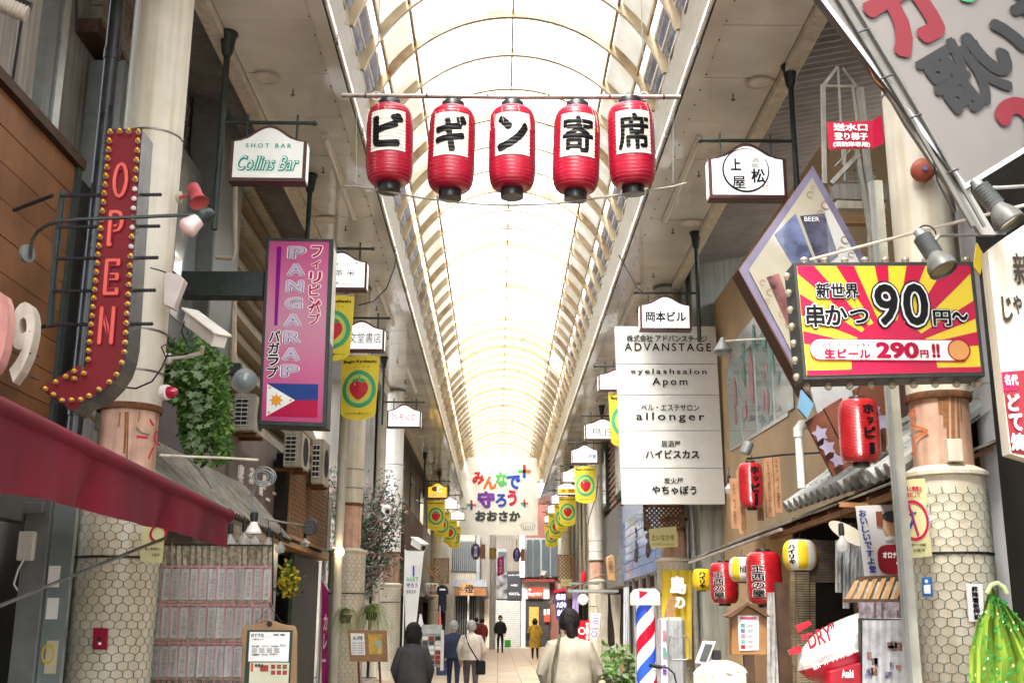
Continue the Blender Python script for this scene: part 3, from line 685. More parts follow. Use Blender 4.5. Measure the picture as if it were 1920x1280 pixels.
eb('pillar', mat('pale_pillar', (.6, .58, .5), .6), t, 876, 1116, 879, 1214, ED - .95, .12)
q = eb('wood_sign', WOODL, t, 862, 1092, 888, 1115, ED - 1.6, .1); O, w, h = rect(862, 1092, 888, 1115, ED - 1.6)
text('燈', O + V(w * .2, 0, 0), X, Z, INK, q, h=h * .7, bold=.02); text('炭火', O + V(-w * .28, 0, 0), X, Z, INK, q, h=h * .3)
t = thing('grey_tenement', 'grey brown house with recessed window behind the central pole at the street end', 'building', (0, ED, 0))
eb('wall', mat('end_taupe_wall', (.17, .15, .13), .8, var=.2, sc=1, streak=.2), t, 893, 930, 982, 1216, ED + .1, 3)
eb('recess', GREYM, t, 931, 1028, 950, 1072, ED + .05)
eb('window', GLASS, t, 934, 1034, 949, 1070, ED)
q = eb('photo_panel', mat('grey_photo_print', (.22, .21, .22), .5, var=.6, sc=2.5), t, 931, 1072, 952, 1122, ED - .1)
q = eb('black_signboard', mat('black_signboard', (.03, .03, .035), .5), t, 951, 1070, 978, 1123, ED - .15)
O, w, h = rect(951, 1070, 978, 1123, ED - .15)
text('くにこし', O + V(0, 0, -h * .3), X, Z, WHT, q, w=w * .75, bold=.03); text('今宮横丁', O + V(0, 0, 0), X, Z, WHT, q, w=w * .5); text('旨酒の肴楽しい居酒屋', O + V(0, 0, h * .36), X, Z, WHT, q, w=w * .85)
q = eb('roller_shutter', mat('shutter_grey', (.34, .34, .33), .5, var=.1), t, 929, 1124, 976, 1212, ED - .05)
for k in range(22): eb('shutter_slat', mat('shutter_slat_grey', (.42, .42, .40), .5, var=.1), q, 930, 1126 + k * 3.9, 975, 1128.6 + k * 3.9, ED - .12, .05)
eb('shutter_post', BEIGE, t, 908, 1122, 928, 1214, ED - .05)
eb('gutter_pole', GREYM, t, 893, 1000, 899, 1214, ED - .2)
t = thing('dining_house', 'white fronted restaurant with red sign and ochre door at the street end', 'building', (3, ED, 0))
eb('wall', mat('end_red_brown_wall', (.16, .06, .045), .8, var=.2, sc=1), t, 982, 930, 1100, 1216, ED + .1, 3)
q = eb('window', GREYM, t, 986, 1008, 1048, 1082, ED); 
for a, b in ((988, 998), (1000, 1012), (1016, 1030), (1033, 1046)): eb('window_pane', GLASS, q, a, 1011, b, 1080, ED - .1, .05)
q = eb('white_fascia', mat('fascia_white_dull', (.52, .51, .48), .6, var=.1), t, 979, 1090, 1030, 1122, ED - .1)
q2 = eb('red_sign', mat('dining_red', (.38, .05, .025), .5), t, 989, 1100, 1018, 1119, ED - .2, .08); O, w, h = rect(989, 1100, 1018, 1119, ED - .2)
text('Dining とらたつ', O + V(0, 0, -h * .2), X, Z, WHT, q2, w=w * .85, h=h * .42, bold=.02); text('+', O + V(-w * .35, 0, h * .25), X, Z, WHT, q2, h=h * .3, bold=.03)
eb('awning_edge', mat('dull_maroon', (.14, .02, .02), .6), t, 979, 1085, 1040, 1090, ED - .4, .4)
eb('white_jamb', MATS['fascia_white_dull'], t, 977, 1122, 985, 1213, ED - .1)
eb('doorway', DARK, t, 985, 1122, 1030, 1213, ED - .05); eb('door', mat('ochre_door', (.42, .24, .05), .6, var=.2), t, 992, 1137, 1010, 1206, ED - .1, .04)
eb('red_notice', mat('dining_red', (.6, .08, .035)), t, 1020, 1152, 1031, 1165, ED - .15, .03)
eb('paper_notice', WHT, t, 1020, 1142, 1024, 1152, ED - .15, .03); eb('paper_notice', WHT, t, 1027, 1141, 1030, 1151, ED - .15, .03)
t = thing('vertical_banner', 'narrow white vertical sign with black characters on the end house', 'sign', at(980, 1080, ED - .5))
q = eb('panel', WHT, t, 975, 1003, 984, 1081, ED - .5, .06); O, w, h = rect(975, 1003, 984, 1081, ED - .5)
text('横浜家', O + V(0, 0, h * .33), X, Z, REDP, q, h=h * .26, w=w * .6, vert=True); text('すしとたちばな', O + V(0, 0, -h * .17), X, Z, INK, q, h=h * .58, w=w * .6, vert=True, bold=.03)
t = vpipe(at(924, 1100, 62).x, 62, 0, 8.6, .17, mat('pale_grey_pole', (.50, .50, .50), .4, var=.1), 'tall pale grey pole with brass band in the middle of the street end', 'central_pole')
G().lathe([(.19, 0), (.19, .6)], (at(924, 1047, 62).x, 62, at(924, 1047, 62).z), 16).build('brass_band', mat('brass', (.5, .36, .1), .3, metal=.8), t, smooth=True)
# ---------------------------------------------------------------- hanging arch signs of the arcade association
LIT = mat('lit_sign_white', (.85, .85, .83), .4, var=0, emit=.10)
LITD = mat('dim_sign_white', (.74, .75, .72), .35, var=.05, emit=.02)
LITY = mat('lit_sign_yellow', (.85, .50, .04), .4, var=0, emit=.12)
def arch_pts(w, h, sh=.72, n=14):
    """outline: shoulders, swept ogee top"""
    ys = h * sh; p = [(-w / 2, 0), (w / 2, 0), (w / 2, ys), (w * .40, ys + h * .02)]
    for i in range(n + 1):
        u = 1 - 2 * i / n; x = w * .36 * u
        p.append((x, ys + h * .045 + (h - ys - h * .045) * (math.cos(math.pi * u) * .5 + .5) ** .8))
    p += [(-w * .40, ys + h * .02), (-w / 2, ys)]; return p
def arch_sign(cx, yb, yt, wpx, D, side, label, face=LIT, frame=BROWN, depth=.16, drop=.55):
    """cx, yb, yt, wpx: where the box hangs; returns thing, origin (bottom centre of face), w, h"""
    B, T = at(cx, yb, D), at(cx, yt, D); w = (at(cx + wpx / 2, yb, D) - at(cx - wpx / 2, yb, D)).x; h = T.z - B.z
    t = thing('hanging_sign', label, 'sign', (B.x, D, B.z), 'arch topped signs hung from the arcade soffits')
    G().prism(arch_pts(w, h), B + V(0, 0, 0), X, Z, depth).build('cabinet', frame, t, bevel=.004)
    k = w * .045
    G().prism([(x * (1 - 2 * k / w), y * (1 - 2.2 * k / h) + k * 1.1) for x, y in arch_pts(w, h)], B + V(0, -.006, 0), X, Z, .012).build('face_panel', face, t)
    s = 1 if side > 0 else -1
    # white side panel towards the street and bottom edge
    G().obox(B + V(-s * (w / 2 + .002), depth / 2, h * .36), Y if s < 0 else -Y, Z, depth * .86, h * .62, .004).build('side_panel', LIT if face is LIT else LITD, t)
    xp = B.x + s * (w / 2 + .13); zt = T.z + .06
    bx = B.x - s * (w / 2 + .04)
    G().tube([(xp, D + depth / 2, zt), (bx, D + depth / 2, zt)], .021, 8).build('bracket_arm', DGREEN, t, smooth=True)
    G().lathe([(.02, 0), (.03, .012), (.03, .03), (.012, .045)], (bx, D + depth / 2, zt), 10, axis=V(-s, 0, 0)).build('end_knob', DGREEN, t, smooth=True)
    for e in (-.32, .34):
        G().tube([(B.x + e * w, D + depth / 2, zt + .09), (B.x + e * w, D + depth / 2, B.z + h * .72)], .014, 6).build('hanger', DGREEN, t)
    G().tube([(xp, D + depth / 2, B.z + h - drop), (xp, D + depth / 2, SZ - .3)], .034, 10).build('post', DGREEN, t, smooth=True)
    G().lathe([(.036, 0), (.06, .05), (.085, .24), (.105, .26), (.105, .285)], (xp, D + depth / 2, SZ - .29), 14).build('ceiling_cone', DGREEN, t, smooth=True)
    return t, B + V(0, -.008, 0), w, h
TEAL = mat('teal_print', (.01, .30, .22), .4, var=0); TEALL = mat('pale_teal_print', (.25, .62, .52), .4, var=0)
t, B, w, h = arch_sign(500, 340, 234, 144, 11.0, -1, 'white arch sign reading SHOT BAR Collins Bar beside the nearest left column', LITD, drop=1.15)
text('SHOT BAR', B + V(0, 0, h * .62), X, Z, TEAL, t, w=w * .60, h=h * .075, space=1.5, bold=.012)
text('Collins Bar', B + V(.006, 0, h * .31), X, Z, TEAL, t, w=w * .80, h=h * .24, shear=.35, bold=.05, ref=0)
text('Collins Bar', B + V(0, 0, h * .315), X, Z, WHT, t, w=w * .80, h=h * .24, shear=.35, bold=-.012, off=.005, ref=0)
t, B, w, h = arch_sign(637, 543, 470, 100, 15.0, -1, 'white arch sign with small kana half hidden behind the pink pub sign')
text('ショップ', B + V(0, 0, h * .66), X, Z, INK, t, w=w * .7, h=h * .09); text('喫茶 米', B + V(0, 0, h * .42), X, Z, INK, t, w=w * .55, h=h * .16); text('クラニー', B + V(0, 0, h * .16), X, Z, INK, t, w=w * .65, h=h * .08, bold=.02)
t, B, w, h = arch_sign(676, 658, 600, 88, 18.7, -1, 'white arch sign of the bookshop with black brush characters above a strawberry banner')
text('宝文堂書店', B + V(0, 0, h * .42), X, Z, INK, t, w=w * .86, h=h * .34)
t, B, w, h = arch_sign(757, 802, 757, 64, 26.5, -1, 'white arch sign with mirrored pink pachinko kana', drop=.5)
text('コンチパ', B + V(0, 0, h * .45), -X, Z, mat('pink_print', (.75, .15, .22), .5, var=0), t, w=w * .74, h=h * .3, off=-.003, bold=.02)
g = G(); pp = arch_pts(w * .86, h * .82); 
for i in range(len(pp)): a, b = pp[i], pp[(i + 1) % len(pp)]; g.tube([B + V(a[0], -.003, a[1] + h * .07), B + V(b[0], -.003, b[1] + h * .07)], .004, 4)
g.build('blue_outline', mat('blue_line', (.1, .25, .5), .5), t)
t, B, w, h = arch_sign(820, 934, 904, 38, 42.4, -1, 'small orange lit arch sign above the far left strawberry banner', LITY)
g = G(); g.prism(disc(h * .16, 16, 1.2), B + V(-w * .14, -.002, h * .6), X, Z, .004).build('brown_emblem', mat('emblem_brown', (.3, .1, .03), .5), t)
g = G(); ring(g, B + V(w * .12, 0, h * .58), X, Z, h * .12, h * .2, 20, a0=.7, a1=5.6, off=.004); g.build('white_emblem', LIT, t); text('珈琲専門店', B + V(0, 0, h * .17), X, Z, WHT, t, w=w * .8, h=h * .14, bold=.03)
arch_sign(843, 955, 930, 30, 48, -1, 'blank white arch sign, second of the far left row'); arch_sign(858, 975, 955, 28, 55, -1, 'blank white arch sign beside the square hanging banner, far left')
t, B, w, h = arch_sign(1404, 372, 268, 147, 11.6, 1, 'white arch sign with black brush circle and characters on the right', drop=1.5)
BR = mat('brush_ink', (.012, .012, .014), .5, var=0)
g = G(); O = B + V(-.02, 0, h * .50); n = 44
for i in range(n):
    a0, a1 = 1.2 + 5.6 * i / n, 1.2 + 5.6 * (i + 1) / n
    t0 = .004 + .022 * abs(math.sin(i / n * 2.4 + .3)) ** 2
    ring(g, O, X, Z, h * .385 - t0 * .5, h * .385 + t0 * .5, 1, a0=a0, a1=a1 + .02, sy=1.0)
g.build('brush_circle', BR, t)
text('上', B + V(-w * .15, 0, h * .60), X, Z, BR, t, w=w * .14, h=h * .22, bold=.04); text('松', B + V(w * .13, 0, h * .40), X, Z, BR, t, w=w * .18, h=h * .26, bold=.03)
text('屋', B + V(-w * .12, 0, h * .28), X, Z, BR, t, w=w * .17, h=h * .23, bold=.02); text('酒飯', B + V(w * .10, 0, h * .63), X, Z, mat('grey_ink', (.2, .2, .2), .5), t, w=w * .1, h=h * .18, vert=True); text('印', B + V(w * .22, 0, h * .19), X, Z, REDP, t, h=h * .09)
t, B, w, h = arch_sign(1249, 619, 553, 97, 17.3, 1, 'white arch sign reading a building name above the tall tenant board', drop=.75)
text('岡本ビル', B + V(0, 0, h * .38), X, Z, INK, t, w=w * .78, h=h * .30, bold=.035)
t, B, w, h = arch_sign(1160, 733, 690, 76, 22, 1, 'white arch sign half hidden by the tall tenant board')
t, B, w, h = arch_sign(1131, 825, 783, 68, 28.4, 1, 'white arch sign with two brush characters, third along the right row')
text('鳥庄', B + V(0, 0, h * .36), X, Z, BR, t, w=w * .66, h=h * .36, space=1.2)
t, B, w, h = arch_sign(1097, 869, 833, 50, 32.6, 1, 'white arch sign with blue characters and the numeral three')
text('濱ビル3号館', B + V(0, 0, h * .38), X, Z, mat('blue_ink', (.02, .12, .25), .5), t, w=w * .84, h=h * .26, bold=.01)
t, B, w, h = arch_sign(1076, 905, 876, 44, 37.5, 1, 'white arch sign with brush kana behind the largest right strawberry banner'); text('かめ', B + V(-w * .1, 0, h * .3), X, Z, BR, t, w=w * .4, h=h * .22)
t, B, w, h = arch_sign(1064, 928, 902, 38, 41, 1, 'arch sign with a yellow band and red characters on the far right')
G().obox(B + V(0, -.003, h * .3), X, Z, w * .88, h * .34, .004).build('yellow_band', LITY, t); text('大陸', B + V(0, 0, h * .3), X, Z, REDP, t, w=w * .74, h=h * .28, space=1.3, off=.006, bold=.03)
t, B, w, h = arch_sign(1050, 945, 922, 34, 46, 1, 'arch sign with pale blue lettering on the far right'); text('えびす', B + V(0, 0, h * .3), X, Z, mat('sky_ink', (.2, .5, .8), .5), t, w=w * .5, h=h * .2)
arch_sign(1041, 963, 942, 30, 51, 1, 'blank white arch sign, next after the pale blue lettered one'); arch_sign(1034, 980, 962, 28, 56, 1, 'blank white arch sign, farthest of the right row')

# ---------------------------------------------------------------- strawberry banners
YEL = mat('banner_yellow', (.78, .62, .05), .6, var=.06, trans=.25)
BGR = mat('banner_green', (.05, .34, .16), .6, var=.1); BRED = mat('banner_red', (.55, .02, .035), .5, var=.12, sc=10); BPALE = mat('banner_pale_green', (.50, .62, .12), .6, var=.1)
def banner_proto():
    t = thing('strawberry_banner', '', 'banner', (0, 0, 0), 'yellow strawberry banners hung in rows'); w, h = .62, 1.02; nx, ny = 14, 12
    def S(u, v, off=0):   # u -1..1 across, v 0..1 down
        hw = w / 2 * (1 - .12 * v); z = -v * h * (.88 + .12 * math.sqrt(max(0, 1 - (u * .98) ** 2)))
        return V(u * hw, -.05 * math.cos(u * 1.5) - .012 * math.sin(3 * u + 5 * v) - off, z)
    g = G(); vs = [S(-1 + 2 * i / nx, j / ny) for j in range(ny + 1) for i in range(nx + 1)]
    g.add(vs, [(j * (nx + 1) + i, (j + 1) * (nx + 1) + i, (j + 1) * (nx + 1) + i + 1, j * (nx + 1) + i + 1) for j in range(ny) for i in range(nx)]).build('cloth', YEL, t, smooth=True)
    def wrap(src, lift):   # flat shape in x,z -> on the cloth
        for v in src.v:
            u = v.x / (w / 2 * (1 - .12 * (-v.z / h))); vv = -v.z / h; v.y = S(max(-1, min(1, u)), vv).y - lift
        return src
    C0 = V(0, 0, -h * .52)
    g = G(); ring(g, C0, X, Z, .20, .265, 30, off=0, sy=1.12); wrap(g, .004).build('green_ring', BGR, t)
    g = G(); ring(g, C0, X, Z, .155, .20, 30, off=0, sy=1.15); wrap(g, .0045).build('pale_ring', BPALE, t)
    n = 36; pts = []
    for i in range(n):
        a = 2 * math.pi * i / n; x = .145 * math.sin(a) * (1 + .12 * math.cos(a)); z = .15 * math.cos(a) - .03 * (1 - abs(math.sin(a))) * (1 if math.cos(a) > 0 else 0) * .8
        if math.cos(a) < 0: x *= (1 - .38 * (math.cos(a) ** 2)); z *= 1.15
        pts.append(V(x, 0, z) + C0)
    g = G(); g.add([C0] + pts, [(0, i + 1, (i + 1) % n + 1) for i in range(n)]); b = wrap(g, .007).build('berry', BRED, t)
    g = G()
    for a in (-1.1, -.5, 0, .5, 1.1):
        d = V(math.sin(a), 0, math.cos(a) * .5 - .25); sd_ = V(-d.z, 0, d.x).normalized() * .03; q = C0 + V(0, 0, .13)
        g.add([q - sd_, q + d * .07 + sd_, q + d * .13, q + d * .07 - sd_], [(0, 1, 2, 3)])
    g.add([C0 + V(-.012, 0, .13), C0 + V(.012, 0, .13), C0 + V(.03, 0, .21), C0 + V(.01, 0, .21)], [(0, 1, 2, 3)])
    wrap(g, .010).build('leaf_crown', BGR, t)
    g = G(); g.prism(disc(.012, 8, .7, 1.5), C0 + V(-.06, -.01, .07), X, Z, .001); wrap(g, .011).build('berry_highlight', WHT, t)
    text_on = lambda s, z, ww, hh, m, bold: wrap(text_g(s, V(0, 0, z), X, Z, ww, hh, bold=bold, off=0), .006).build('lettering', m, t)
    text_on('Begin Kyobashi', -h * .095, w * .84, .062, INK, .03); text_on('ビ ・ ギ ・ ン ・ 京 ・ 橋', -h * .175, w * .5, .02, mat('brown_ink', (.2, .08, .02), .5), .02)
    text_on('しあわせを呼ぶ♥ラブベリー', -h * .90, w * .66, .032, mat('green_ink', (.05, .2, .1), .5), .02)
    g = G().tube([(-w / 2, -.03, .005), (w / 2, -.03, .005)], .01, 6).build('top_rod', ALU, t)
    for e in (-.3, .3): G().tube([(e * w, 0, 0), (e * w, .04, .16)], .006, 5).build('hanging_cord', BLACK, t)
    return t
bp = banner_proto(); first = True
for cx, yt, wpx, D, rz, lab in ((628, 556, 76, 15.0, -.12, 'yellow strawberry banner half hidden behind the pink pub sign'), (676, 668, 74, 18.7, -.08, 'large yellow strawberry banner under the bookshop sign on the left'),
        (818, 938, 34, 42.4, 0, 'nearest yellow strawberry banner of the far left row, under the orange sign'), (829, 958, 30, 48, .1, 'second strawberry banner of the far left row'), (844, 975, 27, 52, .0, 'third strawberry banner of the far left row'), (852, 987, 24, 57, .1, 'last strawberry banner of the far left row'),
        (1171, 738, 62, 22, .1, 'strawberry banner mostly hidden by the tall tenant board'), (1097, 874, 42, 32.6, .06, 'nearest fully visible strawberry banner on the right, under the numeral three sign'),
        (1064, 931, 33, 41, .0, 'second strawberry banner of the far right row'), (1053, 946, 30, 46, .35, 'third strawberry banner of the far right row, turned slightly'), (1041, 963, 28, 51, .3, 'fourth strawberry banner of the far right row'), (1034, 982, 26, 56, .1, 'last strawberry banner of the far right row')):
    p = at(cx, yt, D); k = wpx * mp(cx, yt, D) / .62
    if first: bp.location = p; bp.scale = (k, k, k); bp['label'] = lab; bp.rotation_euler.z = rz; first = False
    else: dup(bp, p, lab, scale=k, rz=rz)

# ---------------------------------------------------------------- five red lanterns on a bar
LRED = mat('lantern_red', (.42, .004, .030), .32, var=.08, sc=5, coat=.25); LWHT = mat('lantern_paper', (.80, .76, .66), .5, var=.06)
LCAP = mat('lantern_cap', (.03, .032, .036), .35, metal=.2, var=.3, sc=14, streak=.2)
def lan_r(z, R0, H, p=2.6, k=0.30):
    u = abs(2 * z / H - 1); return R0 * (k + (1 - k) * (1 - u ** (p * 1.9)) ** (1 / p))
def lantern(name, c, R0, H, m, label, rings=26, p=2.6, k=.30, cat='lantern', group=None, tilt=(0, 0), capm=None, rip=.010, cap=(.48, .075)):
    """c = bottom centre of paper body"""
    t = thing(name, label, cat, c, group); t.rotation_euler = (tilt[0], tilt[1], 0); n = rings * 4
    prof = [(lan_r(H * i / n, R0, H, p, k) + R0 * rip * abs(math.sin(math.pi * i / 4)) * 2, H * i / n) for i in range(n + 1)]
    G().lathe(prof, c, 40).build('paper_body', m, t, smooth=True)
    g = G()
    for i in range(1, rings): z = H * i / rings; g.lathe([(lan_r(z, R0, H, p, k) + .001, -.003), (lan_r(z, R0, H, p, k) + .0062, 0), (lan_r(z, R0, H, p, k) + .001, .003)], V(*c) + V(0, 0, z), 32)
    if name == 'big_lantern': g.build('ribs', mat('rib_pink', (.70, .16, .20), .4, var=0), t, smooth=True, kind='stuff')
    cm = capm or LCAP; cr = R0 * cap[0]; ch = H * cap[1]
    for z0, z1 in ((H - .005, H + ch), (-ch * 1.15, .005)):
        G().lathe([(cr * .7, z0 + .001), (cr, z0 + .002), (cr, z1 - .006), (cr * .96, z1), (cr * .6, z1), (cr * .6, z1 - .01)], c, 28).build('end_cap', cm, t, smooth=True)
    return t
def lan_wrap(src, c, R0, H, p, k, lift, nx=16, nz=None, rings=26, rip=.010):
    """cut flat g (built round c in the x-z plane, x = arc length, facing -y) and bend it onto the lantern"""
    me = bpy.data.meshes.new('w'); me.from_pydata(src.v, [], src.f); bm = bmesh.new(); bm.from_mesh(me); bpy.data.meshes.remove(me)
    c = Vector(c)
    for i in range(-nx, nx + 1): bmesh.ops.bisect_plane(bm, geom=bm.verts[:] + bm.edges[:] + bm.faces[:], plane_co=c + V(R0 * 1.5 * i / nx, 0, 0), plane_no=X)
    N = nz or 30
    for i in range(N + 1): bmesh.ops.bisect_plane(bm, geom=bm.verts[:] + bm.edges[:] + bm.faces[:], plane_co=c + V(0, 0, H * i / N), plane_no=Z)
    out = G()
    bm.verts.ensure_lookup_table()
    vs = []
    for v in bm.verts:
        z = v.co.z - c.z; zz = max(0, min(H, z)); r = lan_r(zz, R0, H, p, k); a = (v.co.x - c.x) / R0
        rr = r + R0 * rip * abs(math.sin(math.pi * (zz / H * rings))) * 2 + lift
        vs.append(V(c.x + rr * math.sin(a), c.y - rr * math.cos(a), v.co.z))
    out.add(vs, [tuple(v.index for v in f.verts) for f in bm.faces]); bm.free(); return out
LD = 10.3
tips = [(730, 0.0, -.02), (844, 0, 0.015), (960, 0, 0), (1079, 0, .03), (1187, .16, -.03)]
tops = [205, 208, 208, 209, 206]; bots = [352, 364, 362, 366, 356]
names = ['ビ', 'ギ', 'ン', '寄', '席']; words = ['leftmost big red lantern with bold kana on a white panel, hanging on the bar', 'second big red lantern from the left on the bar', 'middle big red lantern of the five on the bar', 'fourth big red lantern from the left on the bar', 'rightmost big red lantern on the bar, tilted so its base shows']
for i, (cx, tx, ty) in enumerate(tips):
    b, tp = at(cx, bots[i] - 6, LD), at(cx, tops[i] - 2, LD); H = tp.z - b.z; R0 = 43 * mp(cx, 290, LD); c = V(b.x, LD, b.z)
    t = lantern('big_lantern', c, R0, H, LRED, words[i], 22, 3.0, .42, group='five red lanterns spelling a sign on the bar', tilt=(tx * .6, ty), cap=(.50, .085))
    pw, z0, z1 = R0 * .80, H * .33, H * .85
    g = G().quad(c + V(-pw, 0, z0), c + V(pw, 0, z0), c + V(pw, 0, z1), c + V(-pw, 0, z1)); lan_wrap(g, c, R0, H, 3.0, .42, .004, rings=22, nz=88).build('white_panel', LWHT, t, smooth=True)
    g = text_g(names[i], c + V(0, 0, (z0 + z1) / 2), X, Z, pw * 1.72, (z1 - z0) * .86, bold=(.055, .05, .05, .03, .03)[i], off=0)
    lan_wrap(g, c, R0, H, 3.0, .42, .0075, rings=22, nz=44).build('lettering', INK, t)
    g = G()
    for k in range(7):
        a = RN.uniform(-1.4, 1.4); z = H * RN.uniform(.86, 1.0); pts = []
        for q in range(5): zz = max(0, z - q * H * .05); rr = lan_r(min(H, zz), R0, H, 3, .42) + .012; pts.append(c + V(rr * math.sin(a + q * .03), -rr * math.cos(a + q * .03), zz))
        g.tube(pts, .0015, 4)
    g.build('net_threads', LWHT, t, kind='stuff')
    for e in (-.03, .03): G().tube([c + V(e, 0, H + .04), c + V(e * .6, -.01, H + .13), V(c.x, LD, at(cx, 181, LD).z)], .004, 5).build('hook_wire', ALU, t)
bar = thing('lantern_bar', 'galvanised pipe carrying the five red lanterns, hung on thin wires', 'bar', at(960, 182, LD))
A, B_ = at(641, 179, LD), at(1276, 182, LD); G().tube([A, A.lerp(B_, .5) + V(0, 0, -.01), B_], .024, 10).build('pipe', mat('dull_pipe', (.36, .31, .28), .45, metal=.4, var=.3, sc=10), bar, smooth=True)
for u in (.07, .25, .43, .61, .79, .95): G().lathe([(.027, -.008), (.027, .008)], A.lerp(B_, u), 12, axis=(B_ - A)).build('pipe_clip', BLACK, bar)
for px in (706, 1208): p = at(px, 180, LD); G().tube([p, V(p.x, LD, p.z + .1), V(p.x * 1.03 - .02, LD + .3, 9.6)], .005, 5).build('hanging_wire', GREYM, bar); g = G(); ring(g, p, X, Z, .04, .048, 16); g.build('wire_loop', ALU, bar)
for px, q in ((668, 347), (1262, 343)): G().tube([at(px, 182, LD), at(px, q, LD)], .003, 4).build('hanging_wire', GREYM, bar)
rp = thing('lantern_rope', 'thin sagging rope tied below the five red lanterns', 'rope', at(960, 383, LD))
g = G(); pts = [at(x, y, LD - .02) for x, y in ((641, 349), (668, 349), (730, 360), (790, 371), (844, 378), (900, 383), (960, 385), (1020, 383), (1079, 378), (1130, 370), (1187, 361), (1262, 350), (1287, 343))]
g.tube(pts, .010, 7).build('rope', mat('rope_fibre', (.42, .38, .32), .9, var=.3, sc=60, bump=.5), rp, smooth=True)

# ---------------------------------------------------------------- big square banner at the far end
t = thing('hanging_banner', 'big square white banner with rainbow kana hanging across the far end', 'banner', at(935, 1003, 58))
O, w, h = rect(862, 857, 1008, 1002, 58); G().obox(O, X, Z, w, h, .04).build('panel', mat('banner_white', (.88, .88, .87), .5, var=.03, trans=.35), t)
RC = [(.50, .02, .03), (.60, .12, .03), (.08, .38, .12), (.02, .07, .42), (.15, .04, .33), (.03, .07, .38), (.48, .02, .08)]
RC = [mat('rainbow_print_%d' % i, c, .5, var=0) for i, c in enumerate(RC)]
def pxt(s, x0, y0, x1, y1, m, bold=.05, D=58, parent=None, **k):
    O, w, h = rect(x0, y0, x1, y1, D); return text(s, O, X, Z, m, parent or t, w=w, h=h, bold=bold, off=.03, **k)
pxt('み', 886, 884, 908, 908, RC[0]); pxt('ん', 906, 892, 931, 917, RC[1]); pxt('な', 929, 884, 952, 912, RC[2]); pxt('で', 949, 890, 976, 917, RC[3])
pxt('守', 895, 920, 928, 952, RC[4], .06); pxt('ろ', 929, 925, 950, 950, RC[5]); pxt('う', 951, 918, 969, 948, RC[6]); pxt('おおさか', 891, 957, 976, 977, mat('slate_ink', (.05, .055, .06), .5, var=0), .055)
for x, y, r in ((983, 883, 12), (884, 946, 9), (983, 943, 7)):
    for (dx, dy, cc) in ((0, -1, 0), (-1, 0, 2), (1, 0, 1), (0, 1, 3)):
        O, w, h = rect(x + dx * r * .5 - (r * .5 if dx else r * .22), y + dy * r * .5 - (r * .5 if dy else r * .22), x + dx * r * .5 + (r * .5 if dx else r * .22), y + dy * r * .5 + (r * .5 if dy else r * .22), 57.95)
        G().obox(O, X, Z, w, h, .01).build('plus_mark', RC[cc], t)
g = G(); O = at(990, 985, 57.95); ring(g, O, X, Z, .34, .37, 16, a0=0, a1=math.pi, sy=.4); 
for e in range(7): g.obox(O + V(-.34 + .113 * e, -.003, -.06), X, Z, .02, .16, .002)
g.build('gate_emblem', mat('slate_ink', (.05, .055, .06)), t); pxt('大阪府商工会', 978, 991, 1002, 994, mat('slate_ink', (.05, .055, .06)), 0)
for px in (868, 1002): G().tube([at(px, 857, 58), at(px, 835, 58)], .01, 4).build('cord', BLACK, t)
# ---------------------------------------------------------------- left side things
def pl(pts, D, d, m, name, parent=None, **k):
    """flat board whose outline is given where it hangs at distance D"""
    q = [at(x, y, D) for x, y in pts]; O = q[0]; g = G().prism([((p - O).x, (p - O).z) for p in q][::-1], O, X, Z, d); return g.build(name, m, parent, **k)
def plr(x0, y0, x1, y1, D, d, m, name, parent=None, **k):
    O, w, h = rect(x0, y0, x1, y1, D); return G().obox(O, X, Z, w, h, d).build(name, m, parent, **k)
def pxtext(s, x0, y0, x1, y1, D, m, parent, fit=True, **k):
    O, w, h = rect(x0, y0, x1, y1, D); return text(s, O, X, Z, m, parent, w=w, h=h, **k)
def ptube(pts, D, px, m, name, parent=None, n=8, **k):
    q = [at(p[0], p[1], p[2] if len(p) > 2 else D) for p in pts]; return G().tube(q, px / 2 * mp(pts[0][0], pts[0][1], D), n).build(name, m, parent, smooth=True, **k)
# arrow sign
AD = 7.1
t = thing('arrow_sign', 'tall red marquee arrow sign reading OPEN with rows of yellow bulbs', 'sign', at(150, 770, AD))
AR = [(200, 241), (267, 241), (265, 262), (240, 640), (235, 668), (226, 694), (211, 717), (192, 736), (170, 749), (150, 757), (136, 773), (74, 727), (148, 683), (152, 696), (158, 688), (163, 668), (168, 600)]
ARF = mat('arrow_red', (.16, .003, .008), .5, var=.12, sc=4)
pl(AR, AD, .25, mat('arrow_case', (.07, .075, .075), .3, metal=.5, var=.4, sc=6, streak=.3), 'case', t, bevel=.004)
ctr = (170, 520)
pl([(x + (2 if x < 200 - (y - 241) * .075 + 8 else -2), y + (3 if y < 300 else -3 if y > 735 else 0)) for x, y in AR], AD - .004, .004, ARF, 'face', t)
U_ = (at(233, 240, AD) - at(200, 660, AD)).normalized(); R_ = V(U_.z, 0, -U_.x)
LET = mat('arrow_letter', (.70, .11, .085), .4, var=.08); LSH = mat('arrow_letter_shadow', (.12, .0, .008), .5, var=0)
for ch, cx, cy, hh in (('O', 226, 338, 72), ('P', 217, 428, 72), ('E', 210, 519, 72), ('N', 200, 610, 74)):
    k = mp(cx, cy, AD); O = at(cx, cy, AD - .006)
    text(ch, O + V(.012, 0, -.012), R_, U_, LSH, t, w=31 * k, h=hh * k, bold=.035); text(ch, O, R_, U_, LET, t, w=29 * k, h=hh * k, bold=.035, off=.006)
    text(ch, O, R_, U_, ARF, t, w=15 * k, h=hh * k * .82, off=.009)
BULB = mat('yellow_bulb', (.72, .42, .01), .2, var=0, coat=.5); SOCK = mat('bulb_socket', (.55, .5, .45), .5, var=.1)
bl = []
for i in range(26): f = i / 25; bl.append((206 - 41 * f * (1 if f < .98 else .98), 266 + 408 * f))
